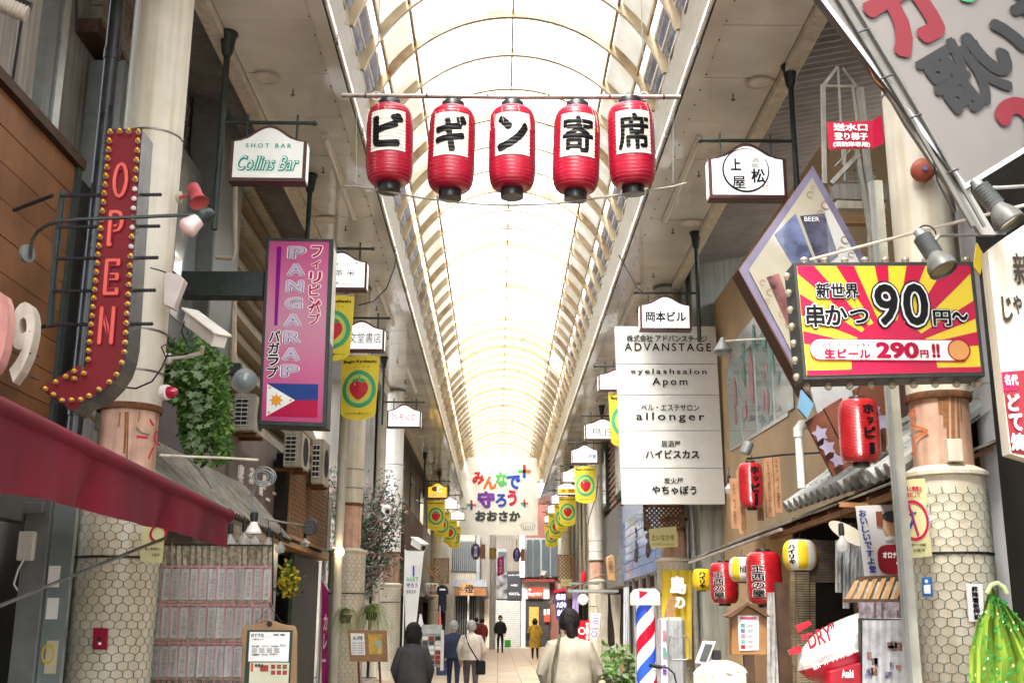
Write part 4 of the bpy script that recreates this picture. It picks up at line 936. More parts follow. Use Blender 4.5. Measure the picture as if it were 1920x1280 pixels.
for i in range(23): f = i / 22; bl.append((259 - 25 * f, 266 + 394 * f))
bl += [(207, 249), (225, 248), (242, 248), (260, 249), (229, 680), (219, 702), (206, 716), (186, 730), (168, 742), (152, 749), (135, 750), (117, 751), (101, 740), (86, 729), (105, 716), (124, 706), (140, 696), (140, 710), (158, 700)]
dead = set(range(31, 36)) | {37}
for i, (x, y) in enumerate(bl):
    p = at(x, y, AD - .008); r = .0135
    q = G().lathe([(.004, 0), (r + .003, 0), (r + .003, .016), (r, .018)], p, 10, axis=-Y).build('bulb_socket', SOCK, t, smooth=True)
    if i not in dead: G().lathe([(r * .8, .014), (r, .03), (r * 1.05, .045), (r * .75, .062), (r * .1, .07)], p, 10, axis=V(.25, -1, -.1)).build('bulb', BULB, t, smooth=True)
RB = mat('rebar', (.025, .025, .028), .6, metal=.3, var=.2)
for (xa, xb, y) in ((113, 303, 366), (108, 300, 425), (104, 297, 484), (98, 292, 545), (92, 287, 608)):
    g = G(); a, b = at(xa, y + 1, AD + .14), at(xb, y - 1, AD + .14); g.tube([a, b], .011, 6); n = int((b - a).length / .022)
    for i in range(n): g.lathe([(.014, -.003), (.014, .003)], a.lerp(b, (i + .5) / n), 6, axis=(b - a))
    g.build('rebar_rod', RB, t)
ptube([(116, 358), (106, 440), (97, 530), (91, 614)], AD + .16, 9, DGREEN, 'bracket_bar', t, 4); ptube([(121, 358), (113, 440), (104, 530), (98, 614)], AD + .2, 6, DGREEN, 'bracket_bar', t, 4)
for y in (366, 608): G().tube([at(100, y, AD + .16), V(-3.4, AD + .3, at(100, y, AD).z)], .014, 6).build('wall_rod', RB, t)
# cut out numerals
t = thing('wall_numeral', 'white cut-out numeral nine standing off the brown planks', 'letter', at(40, 715, 6.0))
O, w, h = rect(16, 565, 62, 716, 6.0); solid_text('9', O, X, Z, h, .09, .03, w).build('numeral', mat('weathered_white', (.62, .56, .48), .6, var=.25, sc=6, streak=.3), t)
for y in (622, 662, 706): ptube([(56, y, 6.0), (74, y + 6, 6.5)], 6, 4, RB, 'stand_off_rod', t, 5)
t = thing('wall_numeral', 'pinkish cut-out numeral cropped by the left edge of the photo', 'letter', at(-6, 630, 5.8))
O, w, h = rect(-35, 545, 13, 700, 5.8); solid_text('0', O, X, Z, h, .09, .03, w).build('numeral', mat('weathered_pink', (.62, .30, .27), .6, var=.2, sc=6, streak=.3), t)
# gooseneck lamp
t = thing('gooseneck_lamp', 'black gooseneck lamp arm with white bulb reaching across the arrow sign', 'lamp', at(48, 478, 6.4))
G().lathe([(.03, 0), (.055, .005), (.055, .025), (.02, .03)], at(47, 476, 6.4), 16, axis=V(1, -.4, 0)).build('base_plate', GREYM, t, smooth=True)
ptube([(57, 484, 6.4), (58, 466, 6.38), (60, 450, 6.36), (70, 434, 6.34), (88, 422, 6.3), (112, 415, 6.3), (150, 411, 6.3), (260, 407, 6.4), (372, 402, 6.5)], 6.35, 7, DGREEN, 'arm', t)
a, b = at(372, 408, 6.5), at(404, 399, 6.6); G().lathe([(.02, -.02), (.045, 0), (.05, .05), (.04, .1), (.03, .11)], a, 16, axis=(b - a)).build('lamp_head', DGREEN, t, smooth=True)
G().lathe([(.045, 0), (.052, .03), (.065, .08), (.06, .10), (.03, .125), (.003, .13)], at(372, 412, 6.5), 18, axis=V(-.75, -.25, -.8)).build('bulb', mat('bulb_glass_pink', (.62, .48, .46), .12, var=.05, coat=.5), t, smooth=True)
# things on the nearest left column
t = thing('red_floodlight', 'faded red floodlight clamped to the right side of the nearest left column', 'lamp', at(340, 372, 8.8))
G().lathe([(.03, 0), (.05, .01), (.05, .04), (.02, .05)], at(331, 370, 8.85), 14, axis=X).build('mount', CREAMR, t, smooth=True); ptube([(336, 371), (352, 366)], 8.8, 7, mat('faded_red', (.55, .09, .10), .5, var=.25, sc=12), 'arm', t)
G().lathe([(.03, -.03), (.052, -.01), (.056, .06), (.052, .10), (.07, .17), (.082, .19), (.078, .192), (.03, .16)], at(362, 352, 8.8), 20, axis=at(379, 392, 8.7) - at(362, 350, 8.8)).build('lamp_head', mat('faded_red', (.55, .09, .1)), t, smooth=True)
t = thing('junction_box', 'pinkish white slanted box strapped to the right side of the nearest left column', 'box', at(325, 577, 8.75))
pl([(307, 508), (338, 516), (346, 524), (325, 578), (307, 570)], 8.7, .1, mat('box_pink_white', (.66, .58, .54), .5, var=.1), 'box', t, bevel=.004); ptube([(282, 502), (300, 507), (312, 511)], 8.68, 2.5, BLACK, 'strap_end', t)
t = thing('security_camera', 'white boxy security camera on a bracket at the nearest left column', 'camera', at(380, 660, 8.7)); CW = mat('camera_white', (.72, .70, .66), .35, var=.06, streak=.1)
def cam_box(t, pts_top, D, m):
    pass
c0, c1 = at(357, 598, 8.75), at(412, 640, 8.35); ax = (c1 - c0).normalized(); sd_ = ax.cross(Z).normalized(); up = sd_.cross(ax)
mid = (c0 + c1) / 2; L = (c1 - c0).length
def bar_box(mid, ax, sd, up, L, w, h): return G().obox(mid + up * h / 2, ax, sd, L, w, h)
bar_box(mid, ax, -sd_, up, L, .115, .10).build('body', CW, t, bevel=.006); bar_box(mid + up * .06 - ax * .02, ax, -sd_, up, L * 1.14, .15, .022).build('sun_shield', CW, t, bevel=.006)
G().lathe([(.045, 0), (.045, .02), (.03, .022)], c0 - ax * .01, 16, axis=-ax).build('cable_gland', BLACK, t, smooth=True)
ptube([(380, 650, 8.6), (378, 662, 8.65), (350, 668, 8.75), (318, 671, 8.8)], 8.7, 8, CW, 'bracket_arm', t); G().lathe([(.045, 0), (.045, .03), (.02, .045)], at(312, 672, 8.8), 14, axis=X).build('wall_plate', CW, t, smooth=True)
ptube([(346, 602, 8.7), (340, 622, 8.7), (352, 648, 8.7), (366, 655, 8.7), (350, 664, 8.7), (310, 668, 8.7), (303, 650, 8.7), (312, 645, 8.7), (316, 660, 8.7), (303, 690, 8.7), (285, 715, 8.66), (255, 728, 8.65), (235, 726, 8.66)], 8.7, 3.5, BLACK, 'cable', t, 6)
t = thing('alarm_beacon', 'small red alarm beacon on the right edge of the nearest left column', 'light', at(314, 750, 8.75))
G().lathe([(.045, 0), (.062, .01), (.062, .06), (.05, .065)], at(303, 736, 8.8), 20, axis=V(1, -.3, 0)).build('base', WHITEP, t, smooth=True); G().lathe([(.05, .06), (.045, .1), (.025, .135), (.004, .15)], at(303, 736, 8.8), 20, axis=V(1, -.3, 0)).build('red_dome', mat('beacon_red', (.45, .01, .05), .15, var=0, coat=.6), t, smooth=True)
g = G()
def colstroke(g, pts, c=(-3.0, 9.0), r=.236, w=3):
    q = []
    for x, y in pts:
        v = ray(x, y); d = V(v.x, v.y, 0); o = V(CAM.x - c[0], CAM.y - c[1], 0); a = d.dot(d); b = 2 * d.dot(o); cc = o.dot(o) - r * r; disc_ = max(0, b * b - 4 * a * cc); q.append(CAM + v * ((-b - math.sqrt(disc_)) / 2 / a))
    for a, b in zip(q, q[1:]):
        n = V((a.x + b.x) / 2 - c[0], (a.y + b.y) / 2 - c[1], 0).normalized(); s_ = (b - a).cross(n).normalized() * (w / 2 * mp(300, 800, 9)); g.add([a - s_, a + s_, b + s_, b - s_], [(0, 1, 2, 3)])
for s_ in (((281, 785), (288, 798)), ((256, 818), (277, 820)), ((288, 838), (278, 860)), ((299, 806), (291, 812), (289, 824), (294, 832), (300, 834)), ((299, 818), (296, 822))): colstroke(g, s_, w=4)
g.build('red_spray_strokes', mat('spray_red', (.6, .01, .05), .5, var=.1), colL)
g = G(); colstroke(g, ((255, 801), (266, 812), (280, 815)), w=4); g.build('grey_smudge', mat('smudge', (.2, .18, .13), .7), colL)
g = G(); 
for s_ in (((1702, 777), (1716, 768), (1709, 797), (1740, 807), (1714, 822), (1716, 850), (1708, 850)),): colstroke(g, s_, c=(3.13, 7.85), r=.216, w=3.5)
g.build('orange_star_stroke', mat('spray_orange', (.62, .16, .03), .6, var=.1), colR)
# pink pub sign
PD = 12.4
t = thing('pub_sign', 'tall pink lightbox pub sign with white outlined capitals and a small flag', 'sign', at(560, 800, PD))
pl([(499, 446), (625, 448), (612, 801), (484, 796)], PD, .30, DGREEN, 'case', t, bevel=.008)
def grad_pink():
    m = mat('pub_pink', (.70, .16, .32), .35, var=.04, emit=.015); n = m.node_tree.nodes; L = m.node_tree.links
    w_ = n.new('ShaderNodeTexCoord'); s_ = n.new('ShaderNodeSeparateXYZ'); L.new(w_.outputs['Generated'], s_.inputs[0])
    r = n.new('ShaderNodeValToRGB'); e = r.color_ramp.elements; e[0].position = 0; e[0].color = (.42, .04, .15, 1); e[1].position = 1; e[1].color = (.42, .055, .18, 1)
    for p_, c_ in ((.25, (.46, .09, .21, 1)), (.55, (.44, .19, .26, 1)), (.8, (.48, .11, .24, 1))): x = e.new(p_); x.color = c_
    L.new(s_.outputs[2], r.inputs[0]); L.new(r.outputs[0], n['Principled BSDF'].inputs['Base Color']); L.new(r.outputs[0], n['Principled BSDF'].inputs['Emission Color']); return m
pl([(505, 452), (617, 454), (604, 792), (490, 788)], PD - .006, .004, grad_pink(), 'face_panel', t)
G().obox(at(620, 625, PD + .15) + V(.015, 0, 0), Y, Z, .26, 2.0, .004).build('side_panel', mat('side_milky', (.66, .64, .55), .4, var=.06), t)
pl([(519, 462), (528, 462), (520, 610), (514, 610)], PD - .01, .002, mat('purple_bar', (.22, .0, .22), .4, var=0), 'purple_bar', t)
PGL = mat('pub_letter_lilac', (.52, .42, .56), .4, var=0); PGD = mat('pub_letter_outline', (.03, .01, .03), .4, var=0)
for i, ch in enumerate('PANGARAP'):
    cy = 474 + 31.6 * i; cx = 557 - 1.9 * i; k = 1; wd = 29
    for b_, m_, o_ in ((.10, WHT, .004), (.06, PGD, .007), (.033, PGL, .010)):
        O, w, h = rect(cx - wd / 2, cy - 10.5, cx + wd / 2, cy + 10.5, PD - .008); text(ch, O, X, Z, m_, t, w=w, h=h, bold=b_, ref=.03, off=o_)
REDK = mat('pub_red_kana', (.42, .01, .06), .4, var=0)
for b_, m_, o_, m2 in ((.09, WHT, .004, 0), (.03, REDK, .008, 1)):
    for (s_, x, y0, st, m3) in (('フィリピン', 594, 472, 24, REDK), ('パブ', 591, 576, 22, REDK), ('パガラプ', 515, 630, 22.5, INK)):
        for i, ch in enumerate(s_):
            cy = y0 + st * i; cx = x - (i * 1.3 if len(s_) > 2 else i * 1.0); sz = 15 if ch == 'ィ' else 20
            O, w, h = rect(cx - sz / 2, cy - sz / 2, cx + sz / 2, cy + sz / 2, PD - .008); text(ch, O, X, Z, m3 if m2 else m_, t, w=w, h=h, bold=b_, ref=.0, off=o_)
pl([(500, 718), (597, 720), (596, 750), (552, 750)], PD - .012, .002, mat('flag_blue', (.015, .05, .22), .4, var=0), 'flag_blue', t); pl([(552, 750), (596, 750), (595, 782), (498, 780)], PD - .012, .002, mat('flag_red', (.42, .005, .05), .4, var=0), 'flag_red', t)
pl([(501, 719), (553, 750), (499, 780)], PD - .014, .002, WHT, 'flag_white', t)
g = G(); O = at(518, 750, PD - .018); k = mp(518, 750, PD)
st = [];
for i in range(32): r_ = (14 if i % 4 == 0 else 11 if i % 4 in (1, 3) else 8) * k if i % 2 == 0 else 9 * k; st.append((r_ * math.cos(6.2832 * i / 32), r_ * math.sin(6.2832 * i / 32)))
g.prism(st, O, X, Z, .002).build('flag_sun', mat('flag_gold', (.75, .33, .03), .4, var=0), t)
for (x, y) in ((506, 726), (545, 750), (504, 773)): G().prism([((3.5 if i % 2 == 0 else 1.5) * k * math.sin(6.2832 * i / 10), (3.5 if i % 2 == 0 else 1.5) * k * math.cos(6.2832 * i / 10)) for i in range(10)], at(x, y, PD - .018), X, Z, .002).build('flag_star', MATS['flag_gold'], t)
q = at(400, 536, PD + .15); r_ = at(498, 536, PD + .15); G().box((-3.7, PD + .05, q.z - .15), (r_.x, PD + .25, q.z + .15)).build('support_beam', DGREEN, t, bevel=.006)
# spotlight and rod
t = thing('spotlight', 'dark grey round spotlight beside the lower left edge of the pink pub sign', 'lamp', at(455, 720, 12.0))
plr(414, 680, 450, 700, 12.1, .1, BLACK, 'bracket', t); G().lathe([(.06, .15), (.115, .10), (.13, .02), (.13, 0), (.10, -.01)], at(459, 713, 11.9), 22, axis=V(-.3, .9, .2)).build('lamp_head', GREYM, t, smooth=True); G().lathe([(.09, 0), (.07, .02), (.01, .035)], at(459, 713, 11.88), 18, axis=V(.25, -.9, -.2)).build('lens', GLASSB, t, smooth=True)
# AC units
def ac_unit(x0, y0, x1, y1, D, label, turn=0):
    O, w, h = rect(x0, y0, x1, y1, D); t = thing('air_conditioner', label, 'air conditioner', O - V(0, 0, h / 2), 'air conditioner outdoor units on the left wall')
    G().obox(O, X, Z, w, h, .7).build('case', mat('ac_case', (.52, .49, .42), .5, var=.15, sc=5, streak=.3), t, bevel=.01)
    n = 7
    for i in range(n): G().obox(O + V(-w * .12, -.006, h * (.40 - .8 * i / (n - 1)) * .9), X, Z, w * .62, h * .028, .01).build('grille_bar', WHITEP, t)
    for i in range(3): G().obox(O + V(-w * .40 + i * w * .28, -.004, 0), X, Z, w * .02, h * .8, .006).build('grille_post', WHITEP, t)
    G().obox(O + V(-w * .12, -.002, 0), X, Z, w * .62, h * .78, .004).build('grille_recess', BLACK, t)
    # fan on the street side
    p = O + V(w / 2, .35, .0); g = G()
    for r_ in (.08, .13, .18, .22): ring(g, p, Y, Z, min(r_, h * .40) - .006, min(r_, h * .40), 24, off=.008)
    g.build('fan_grille', BLACK, t); G().prism(disc(min(.24, h * .42), 24), p + V(.004, 0, 0), Y, Z, .002).build('fan_recess', DARK, t)
    for e in (-.15, -.55): G().box((O.x - w / 2 - .3, O.y - e, O.z - h / 2 - .05), (O.x + w / 2, O.y - e + .04, O.z - h / 2 - .002)).build('bracket', RUST, t)
    return t
ac_unit(437, 738, 478, 806, 14.4, 'upper air conditioner unit behind the hanging greenery'); ac_unit(532, 808, 566, 874, 16.8, 'middle air conditioner unit under the pink pub sign'); ac_unit(584, 822, 606, 905, 18.6, 'round fan air conditioner unit above the lattice panel')
for (pts, D, px, lab) in (([(437, 566), (437, 700)], 14.4, 14, 'cream drain pipe with elbow beside the black sign beam'), ([(441, 345), (440, 470), (436, 485), (405, 482)], 13.1, 9, 'rusty bent drain pipe under the Collins Bar sign')):
    t = thing('wall_pipe', lab, 'pipe', at(pts[0][0], pts[0][1], D)); ptube(pts, D, px, CREAMR, 'pipe', t); G().lathe([(.05, 0), (.06, .01), (.06, .1), (.05, .11)], at(*pts[0], D), 12).build('joint', CREAMR, t, smooth=True)

# greenery over the cafe roof
LEAF = [mat('leaf_%s' % n, c, .5, var=.3, sc=10, trans=.25) for n, c in (('dark', (.03, .085, .018)), ('mid', (.085, .21, .03)), ('light', (.20, .36, .06)), ('ivy', (.22, .30, .16)))]
def leaf(g, p, d, n, L, w):
    d = d.normalized(); s_ = d.cross(n).normalized() * w / 2; m_ = p + d * L * .45 + n * L * .06
    g.add([p, m_ + s_, p + d * L, m_ - s_], [(0, 1, 2), (0, 2, 3)])
def ivy(g, p, n, L):   # five-pointed
    a = n.orthogonal().normalized(); b = n.cross(a); rt = RN.uniform(0, 6.28); pts = []
    for i in range(10): r_ = L * (1 if i % 2 == 0 else .48) * (1.25 if i == 0 else 1); an = rt + 6.2832 * i / 10; pts.append(p + a * r_ * math.cos(an) + b * r_ * math.sin(an))
    g.add([p] + pts, [(0, i + 1, (i + 1) % 10 + 1) for i in range(10)])
t = thing('hanging_plant', 'mass of trailing ivy and green creepers over the cafe roof beside the nearest left column', 'plant', at(375, 880, 10.2))
gs = [G() for _ in range(4)]; st = G()
def inplant(x, y):
    return 316 < x < 434 and y > 622 + max(0, (x - 380)) * .9 - max(0, 335 - x) * .3 and y < 880 - abs(x - 395) * .55 - (30 if x < 350 else 0) - (0 if x > 340 else 60)
for k in range(70):
    x = RN.uniform(318, 432); y = RN.uniform(640, 760); D = RN.uniform(9.7, 10.6); L = RN.uniform(40, 170); pts = []
    for i in range(int(L / 6)):
        yy = y + i * 6
        if not inplant(x, yy): break
        x += RN.uniform(-1.5, 1.5); p = at(x, yy, D); pts.append(p)
        for j in range(5):
            d = V(RN.uniform(-1, 1), RN.uniform(-1, .6), RN.uniform(-1, .35)); n = V(RN.uniform(-.6, .6), -1, RN.uniform(-.2, .8)).normalized(); leaf(gs[RN.choice((0, 1, 1, 2))], p + V(RN.uniform(-.03, .03), RN.uniform(-.04, .04), 0), d, n, RN.uniform(.035, .07), .028)
    if len(pts) > 2: st.tube(pts, .003, 4)
for k in range(480):
    x = RN.uniform(314, 436); y = RN.uniform(622, 890)
    if not inplant(x, y): continue
    p = at(x, y, RN.uniform(9.8, 10.5)); n = V(RN.uniform(-.7, .7), -1, RN.uniform(-.1, .9)).normalized()
    leaf(gs[RN.choice((0, 0, 1, 1, 2))], p, V(RN.uniform(-1, 1), -.2, RN.uniform(-1, .2)), n, RN.uniform(.035, .10), RN.uniform(.02, .05))
for k in range(48):
    x = RN.choice((RN.gauss(375, 16), RN.gauss(350, 20))); y = RN.uniform(680, 850)
    if inplant(x, y): ivy(gs[3], at(x, y, 9.65), V(RN.uniform(-.5, .5), -1, RN.uniform(.1, .9)).normalized(), RN.uniform(.03, .055))
for g, n in zip(gs, ('dark_leaves', 'leaves', 'light_leaves', 'ivy_leaves')): g.build(n, LEAF[('dark_leaves', 'leaves', 'light_leaves', 'ivy_leaves').index(n)], t, kind='stuff')
st.build('stems', LEAF[0], t, kind='stuff')

# cafe awning, sign board, bulbs
t = thing('cafe_awning', 'weathered grey corrugated awning sloping over the cafe front behind the nearest left column', 'awning', at(430, 960, 11))
A0, A1 = at(300, 905, 9.6), at(548, 1012, 14.6); B0, B1 = A0 + V(-.70, 0, .66), A1 + V(-.66, 0, .70); g = G(); n = 90; vs = []
A0.z += .05
for i in range(n + 1):
    u = i / n; dz = V(0, 0, .014 * (1 if i % 2 else -1)); vs += [A0.lerp(A1, u) + dz, B0.lerp(B1, u) + dz]
g.add(vs, [(2 * i, 2 * i + 1, 2 * i + 3, 2 * i + 2) for i in range(n)]); g.v += []
g.build('corrugated_sheet', mat('fibre_sheet', (.40, .38, .32), .8, var=.25, sc=4, streak=.3), t)
G().tube([A0 + V(-.05, 0, -.03), A1 + V(-.05, 0, -.03)], .02, 6).build('edge_rod', WOODD, t); G().tube([B0 + V(0, 0, -.04), B1 + V(0, 0, -.04)], .03, 6).build('ridge_rod', WOODL, t)
for i in range(9): u = i / 8; G().tube([A0.lerp(A1, u) + V(-.03, 0, -.03), B0.lerp(B1, u) + V(0, 0, -.04)], .015, 5).build('rafter', WOODL, t)
t = thing('cafe_signboard', 'grey brown board with white cut-out cafe characters above the corrugated awning', 'sign', V(-3.45, 15, 2.9))
y0, z1 = wyz(430, 868, -3.45); y1, _ = wyz(528, 900, -3.45); zz = 2.85; G().box((-3.5, y0, zz), (-3.45, y1, zz + .85)).build('board', mat('board_grey_brown', (.20, .165, .15), .7, var=.2, sc=3), t)
for ch, px, py, hh in (('喫', 451, 888, 34), ('茶', 471, 892, 30)):
    yy, z_ = wyz(px, py, -3.44); k = (yy * .97 + .242 * 2) / F; solid_text(ch, V(-3.42, yy, z_), Y, Z, hh * k, .03, .01).build('character', WHT, t)
for px, py, w_, h_ in ((488, 915, 8, 26), (494, 903, 8, 26), (502, 906, 10, 5), (514, 925, 10, 5), (501, 936, 10, 5)):
    yy, z_ = wyz(px, py, -3.44); k = (yy * .97 + .242 * 2) / F; G().obox(V(-3.42, yy, z_), Y, Z, w_ * k * 3, h_ * k, .02).build('character_stroke', WHT, t)
def bulb_lamp(px, py, D, label, r=.045, lit=None, cap=BLACK, wire=30):
    t = thing('bulb_lamp', label, 'lamp', at(px, py, D), 'bare bulbs hung under eaves'); c = at(px, py, D)
    G().lathe([(.018, .09), (.022, .05), (.022, 0), (.016, 0)], c, 12).build('socket', cap, t, smooth=True)
    G().lathe([(.014, 0), (.02, -.02), (r, -.065), (r * 1.02, -.085), (r * .75, -.12), (.004, -.135)], c, 16).build('bulb', lit or mat('clear_bulb', (.55, .55, .52), .06, var=0, coat=.8, alpha=.45), t, smooth=True)
    G().tube([c + V(0, 0, .09), at(px, py - wire, D)], .004, 5).build('wire', BLACK, t); return t
for i, (x, y, D) in enumerate(((432, 1000, 10.0), (458, 996, 10.6), (478, 1002, 11), (503, 1006, 11.6), (526, 1014, 12.2))): bulb_lamp(x, y, D, ('first', 'second', 'third', 'fourth', 'fifth')[i] + ' clear bulb from the left under the corrugated awning', .055)
bulb_lamp(572, 1008, 15.5, 'clear bulb hanging below the brown lattice panel', .075, wire=12)
t = thing('cafe_lamp', 'white reflector bulb lamp with a coil of cable hanging before the corrugated awning', 'lamp', at(475, 1005, 10.2)); c = at(476, 978, 9.6)
G().lathe([(.03, .08), (.035, .06), (.03, 0)], c, 14).build('socket', BLACK, t, smooth=True); G().lathe([(.03, .0), (.035, -.02), (.072, -.085), (.068, -.10), (.01, -.105)], c, 20).build('reflector_bulb', mat('reflector_white', (.75, .72, .68), .25, var=.05, coat=.3), t, smooth=True)
g = G()
for k in range(5):
    cx, cy = 492 + RN.uniform(-5, 5), 893; pts = []
    for i in range(17): a = 6.2832 * i / 16; pts.append(at(cx + (17 + k * 1.2) * math.cos(a) * .9 + k, cy + (12 + 3 * k) * math.sin(a) * .8 + (476 - cx) * 0, 9.6))
    g.tube(pts, .005, 5)
    g.tube([at(484 - k, 903 + k * 3, 9.6), at(474 - 2 * k, 930, 9.62), at(472 + k * 2, 955, 9.6), at(476, 973, 9.6)], .005, 5)
g.build('cable_coil', GREYM, t); ptube([(300, 853, 8.9), (360, 856, 9.3), (420, 858, 9.6), (484, 862, 9.6)], 9.3, 5, CREAM, 'conduit', t)
ptube([(350, 856, 9.4), (372, 878, 9.5), (398, 915, 9.6)], 9.5, 4, STEEL, 'hook_rod', t)
t = thing('round_lamp', 'round wire guarded lamp on a bracket beside the lattice panel', 'lamp', at(580, 1000, 15)); G().lathe([(.02, .06), (.10, .03), (.115, 0), (.10, -.02)], at(582, 987, 15), 20, axis=V(.3, 1, 0)).build('lamp_head', mat('dark_lamp', (.12, .12, .12), .5, var=.3, sc=30), t, smooth=True)
g = G()
for r_ in (.03, .06, .09): ring(g, at(582, 987, 14.97), X, Z, r_ - .003, r_ + .003, 20)
g.build('wire_guard', STEEL, t); ptube([(500, 973, 13), (540, 980, 14.5), (570, 984, 15)], 14, 4, STEEL, 'arm', t)

# plastic menu curtain
CD = 9.9
PLS = sheet_mat('clear_plastic', (.80, .80, .80), .72, .3, .08)
t = thing('menu_curtain', 'hanging plastic curtain of pink edged pockets holding handwritten menu strips', 'curtain', at(395, 1280, CD))
PK = mat('curtain_pink', (.55, .22, .24), .6, var=.1); SLP = [mat('paper_strip_%d' % i, c, .6, var=.1, sc=20) for i, c in enumerate(((.64, .63, .62), (.56, .55, .55), (.72, .71, .70)))]
def wavy_sheet(x0, y0, x1, y1, D, m, name, parent, amp=.012, nx=30, ny=3, f=1.0):
    g = G(); vs = []
    for j in range(ny + 1):
        for i in range(nx + 1):
            px = x0 + (x1 - x0) * i / nx; py = y0 + (y1 - y0) * j / ny; vs.append(at(px, py, D + amp * math.sin(i * 1.9 * f + j * .3) + amp * .5 * math.sin(i * .7 + j)))
    g.add(vs, [(j * (nx + 1) + i, (j + 1) * (nx + 1) + i, (j + 1) * (nx + 1) + i + 1, j * (nx + 1) + i + 1) for j in range(ny) for i in range(nx)]); return g.build(name, m, parent, smooth=True)
wavy_sheet(287, 1022, 512, 1062, CD + .03, mat('straw_blind', (.42, .37, .27), .6, var=.4, sc=30), 'top_band', t, .02, 60); wavy_sheet(286, 1060, 508, 1300, CD + .04, mat('curtain_back', (.48, .41, .38), .7, var=.2), 'backing', t, .015, 60, 6)
kana = 'ハイボールやきそばコロッケおにぎり玉子焼冷奴枝豆唐揚生中豚足どて'
for r_ in range(3):
    y0 = 1064 + r_ * 72
    for c_ in range(13):
        xa = 288 + c_ * 17.1 - r_ * 2.2; xb = xa + 14.5
        if c_ > 9 and r_ > 1: continue
        q = G(); tw = RN.uniform(-.03, .03); pa, pb = at(xa + 1.5, y0 + 2, CD + RN.uniform(-.015, .015)), at(xb - 1.5, y0 + 60, CD + tw)
        O = (pa + pb) / 2; Rr = V(pb.x - pa.x, tw, 0).normalized(); w_ = abs(pb.x - pa.x); h_ = pa.z - pb.z
        s_ = G().obox(O, Rr, Z, w_, h_, .002).build('menu_strip', RN.choice(SLP), t)
        ln = RN.randint(4, 6); a = RN.randrange(len(kana) - 6); text(kana[a:a + ln], O, Rr, Z, mat('soft_ink', (.09, .09, .10), .6, var=0), s_, w=w_ * .5, h=h_ * .8, vert=True, off=.004)
        g = G(); vs = []
        for k in range(9):
            f = k / 8; vs += [O + Rr * ((f - .5) * w_ * 1.1) + V(0, -.014 - .012 * math.sin(f * 9 + c_) , h_ * .5), O + Rr * ((f - .5) * w_ * 1.1) + V(0, -.014 - .01 * math.cos(f * 11 + c_), -h_ * .52)]
        g.add(vs, [(2 * k, 2 * k + 1, 2 * k + 3, 2 * k + 2) for k in range(8)]).build('pocket', PLS, s_, smooth=True)
    plr(287 - r_ * 3, y0 - 4, 509 - r_ * 3, y0 - 1, CD - .02, .004, PK, 'pink_tape', t); plr(287 - r_ * 3, y0 + 62, 509 - r_ * 3, y0 + 66, CD - .02, .004, mat('tan_tape', (.4, .3, .2), .7, var=.4, sc=40), 'tan_tape', t)
for c_ in range(14): pl([(286 + c_ * 17.1, 1060), (288 + c_ * 17.1, 1060), (281 + c_ * 17.0, 1300), (279.5 + c_ * 17.0, 1300)], CD - .018, .003, PK, 'pink_seam', t)
ptube([(284, 1020), (512, 1022)], CD, 3, BLACK, 'top_rod', t); ptube([(512, 1000), (511, 1130), (508, 1138), (505, 1130)], CD - .1, 3, BLACK, 'hook', t)
# mesh and poster on the nearest left column
t = thing('notice_poster', 'pale yellow no-smoking notice wired to the nearest left column under the awning', 'poster', at(288, 1055, 8.5))
pl([(269, 978), (310, 985), (304, 1056), (262, 1052)], 8.6, .004, mat('notice_yellow', (.62, .58, .30), .6, var=.06), 'paper', t); g = G(); ring(g, at(297, 1000, 8.59), X, Z, .05, .066, 24); g.build('red_ring', REDP, t); pxtext('路上喫煙防止', 272, 1026, 302, 1031, 8.59, INK, t, bold=.02); pxtext('大阪市', 284, 1036, 300, 1043, 8.59, INK, t)
t = thing('fire_call_box', 'small dark red call box on the netted drum of the nearest left column', 'box', at(187, 1217, 8.6)); pl([(175, 1176), (201, 1177), (199, 1217), (173, 1216)], 8.60, .03, mat('callbox_red', (.30, .0, .03), .4, var=.1), 'box', t, bevel=.003)
plr(184, 1203, 190, 1208, 8.59, .003, WHT, 'label', t); G().prism(disc(.014, 12), at(186, 1196, 8.59), X, Z, .006).build('button', BLACK, t)
# red awning
t = thing('red_awning', 'dark red folding shop awning with drooping valance at the lower left', 'awning', at(210, 1000, 6))
AW = mat('awning_red', (.155, .005, .019), .8, var=.28, sc=1.6, bump=.12, streak=.12)
E0, E1 = V(-1.9, 3.6, 2.27), V(-1.9, 7.8, 2.27); E0 = atx(-40, 748, -1.9); E1 = atx(426, 966, -1.9)
G().tube([E0, E1], .045, 14).build('front_roller', AW, t, smooth=True)
W0, W1 = V(-3.42, E0.y, E0.z + .42), V(-3.42, E1.y, E1.z + .42); g = G(); n, m_ = 30, 8; vs = []
for i in range(n + 1):
    for j in range(m_ + 1): p = E0.lerp(E1, i / n).lerp(W0.lerp(W1, i / n), j / m_); p.z += .045 * (1 - j / m_) - .03 * math.sin(math.pi * j / m_); vs.append(p)
g.add(vs, [(i * (m_ + 1) + j, (i + 1) * (m_ + 1) + j, (i + 1) * (m_ + 1) + j + 1, i * (m_ + 1) + j + 1) for i in range(n) for j in range(m_)]).build('canopy_cloth', AW, t, smooth=True)
low = [(-40, 918), (0, 928), (60, 935), (95, 943), (150, 958), (210, 973), (270, 988), (300, 994), (340, 1004), (401, 1022)]; vs = []; n = 80; K = 5
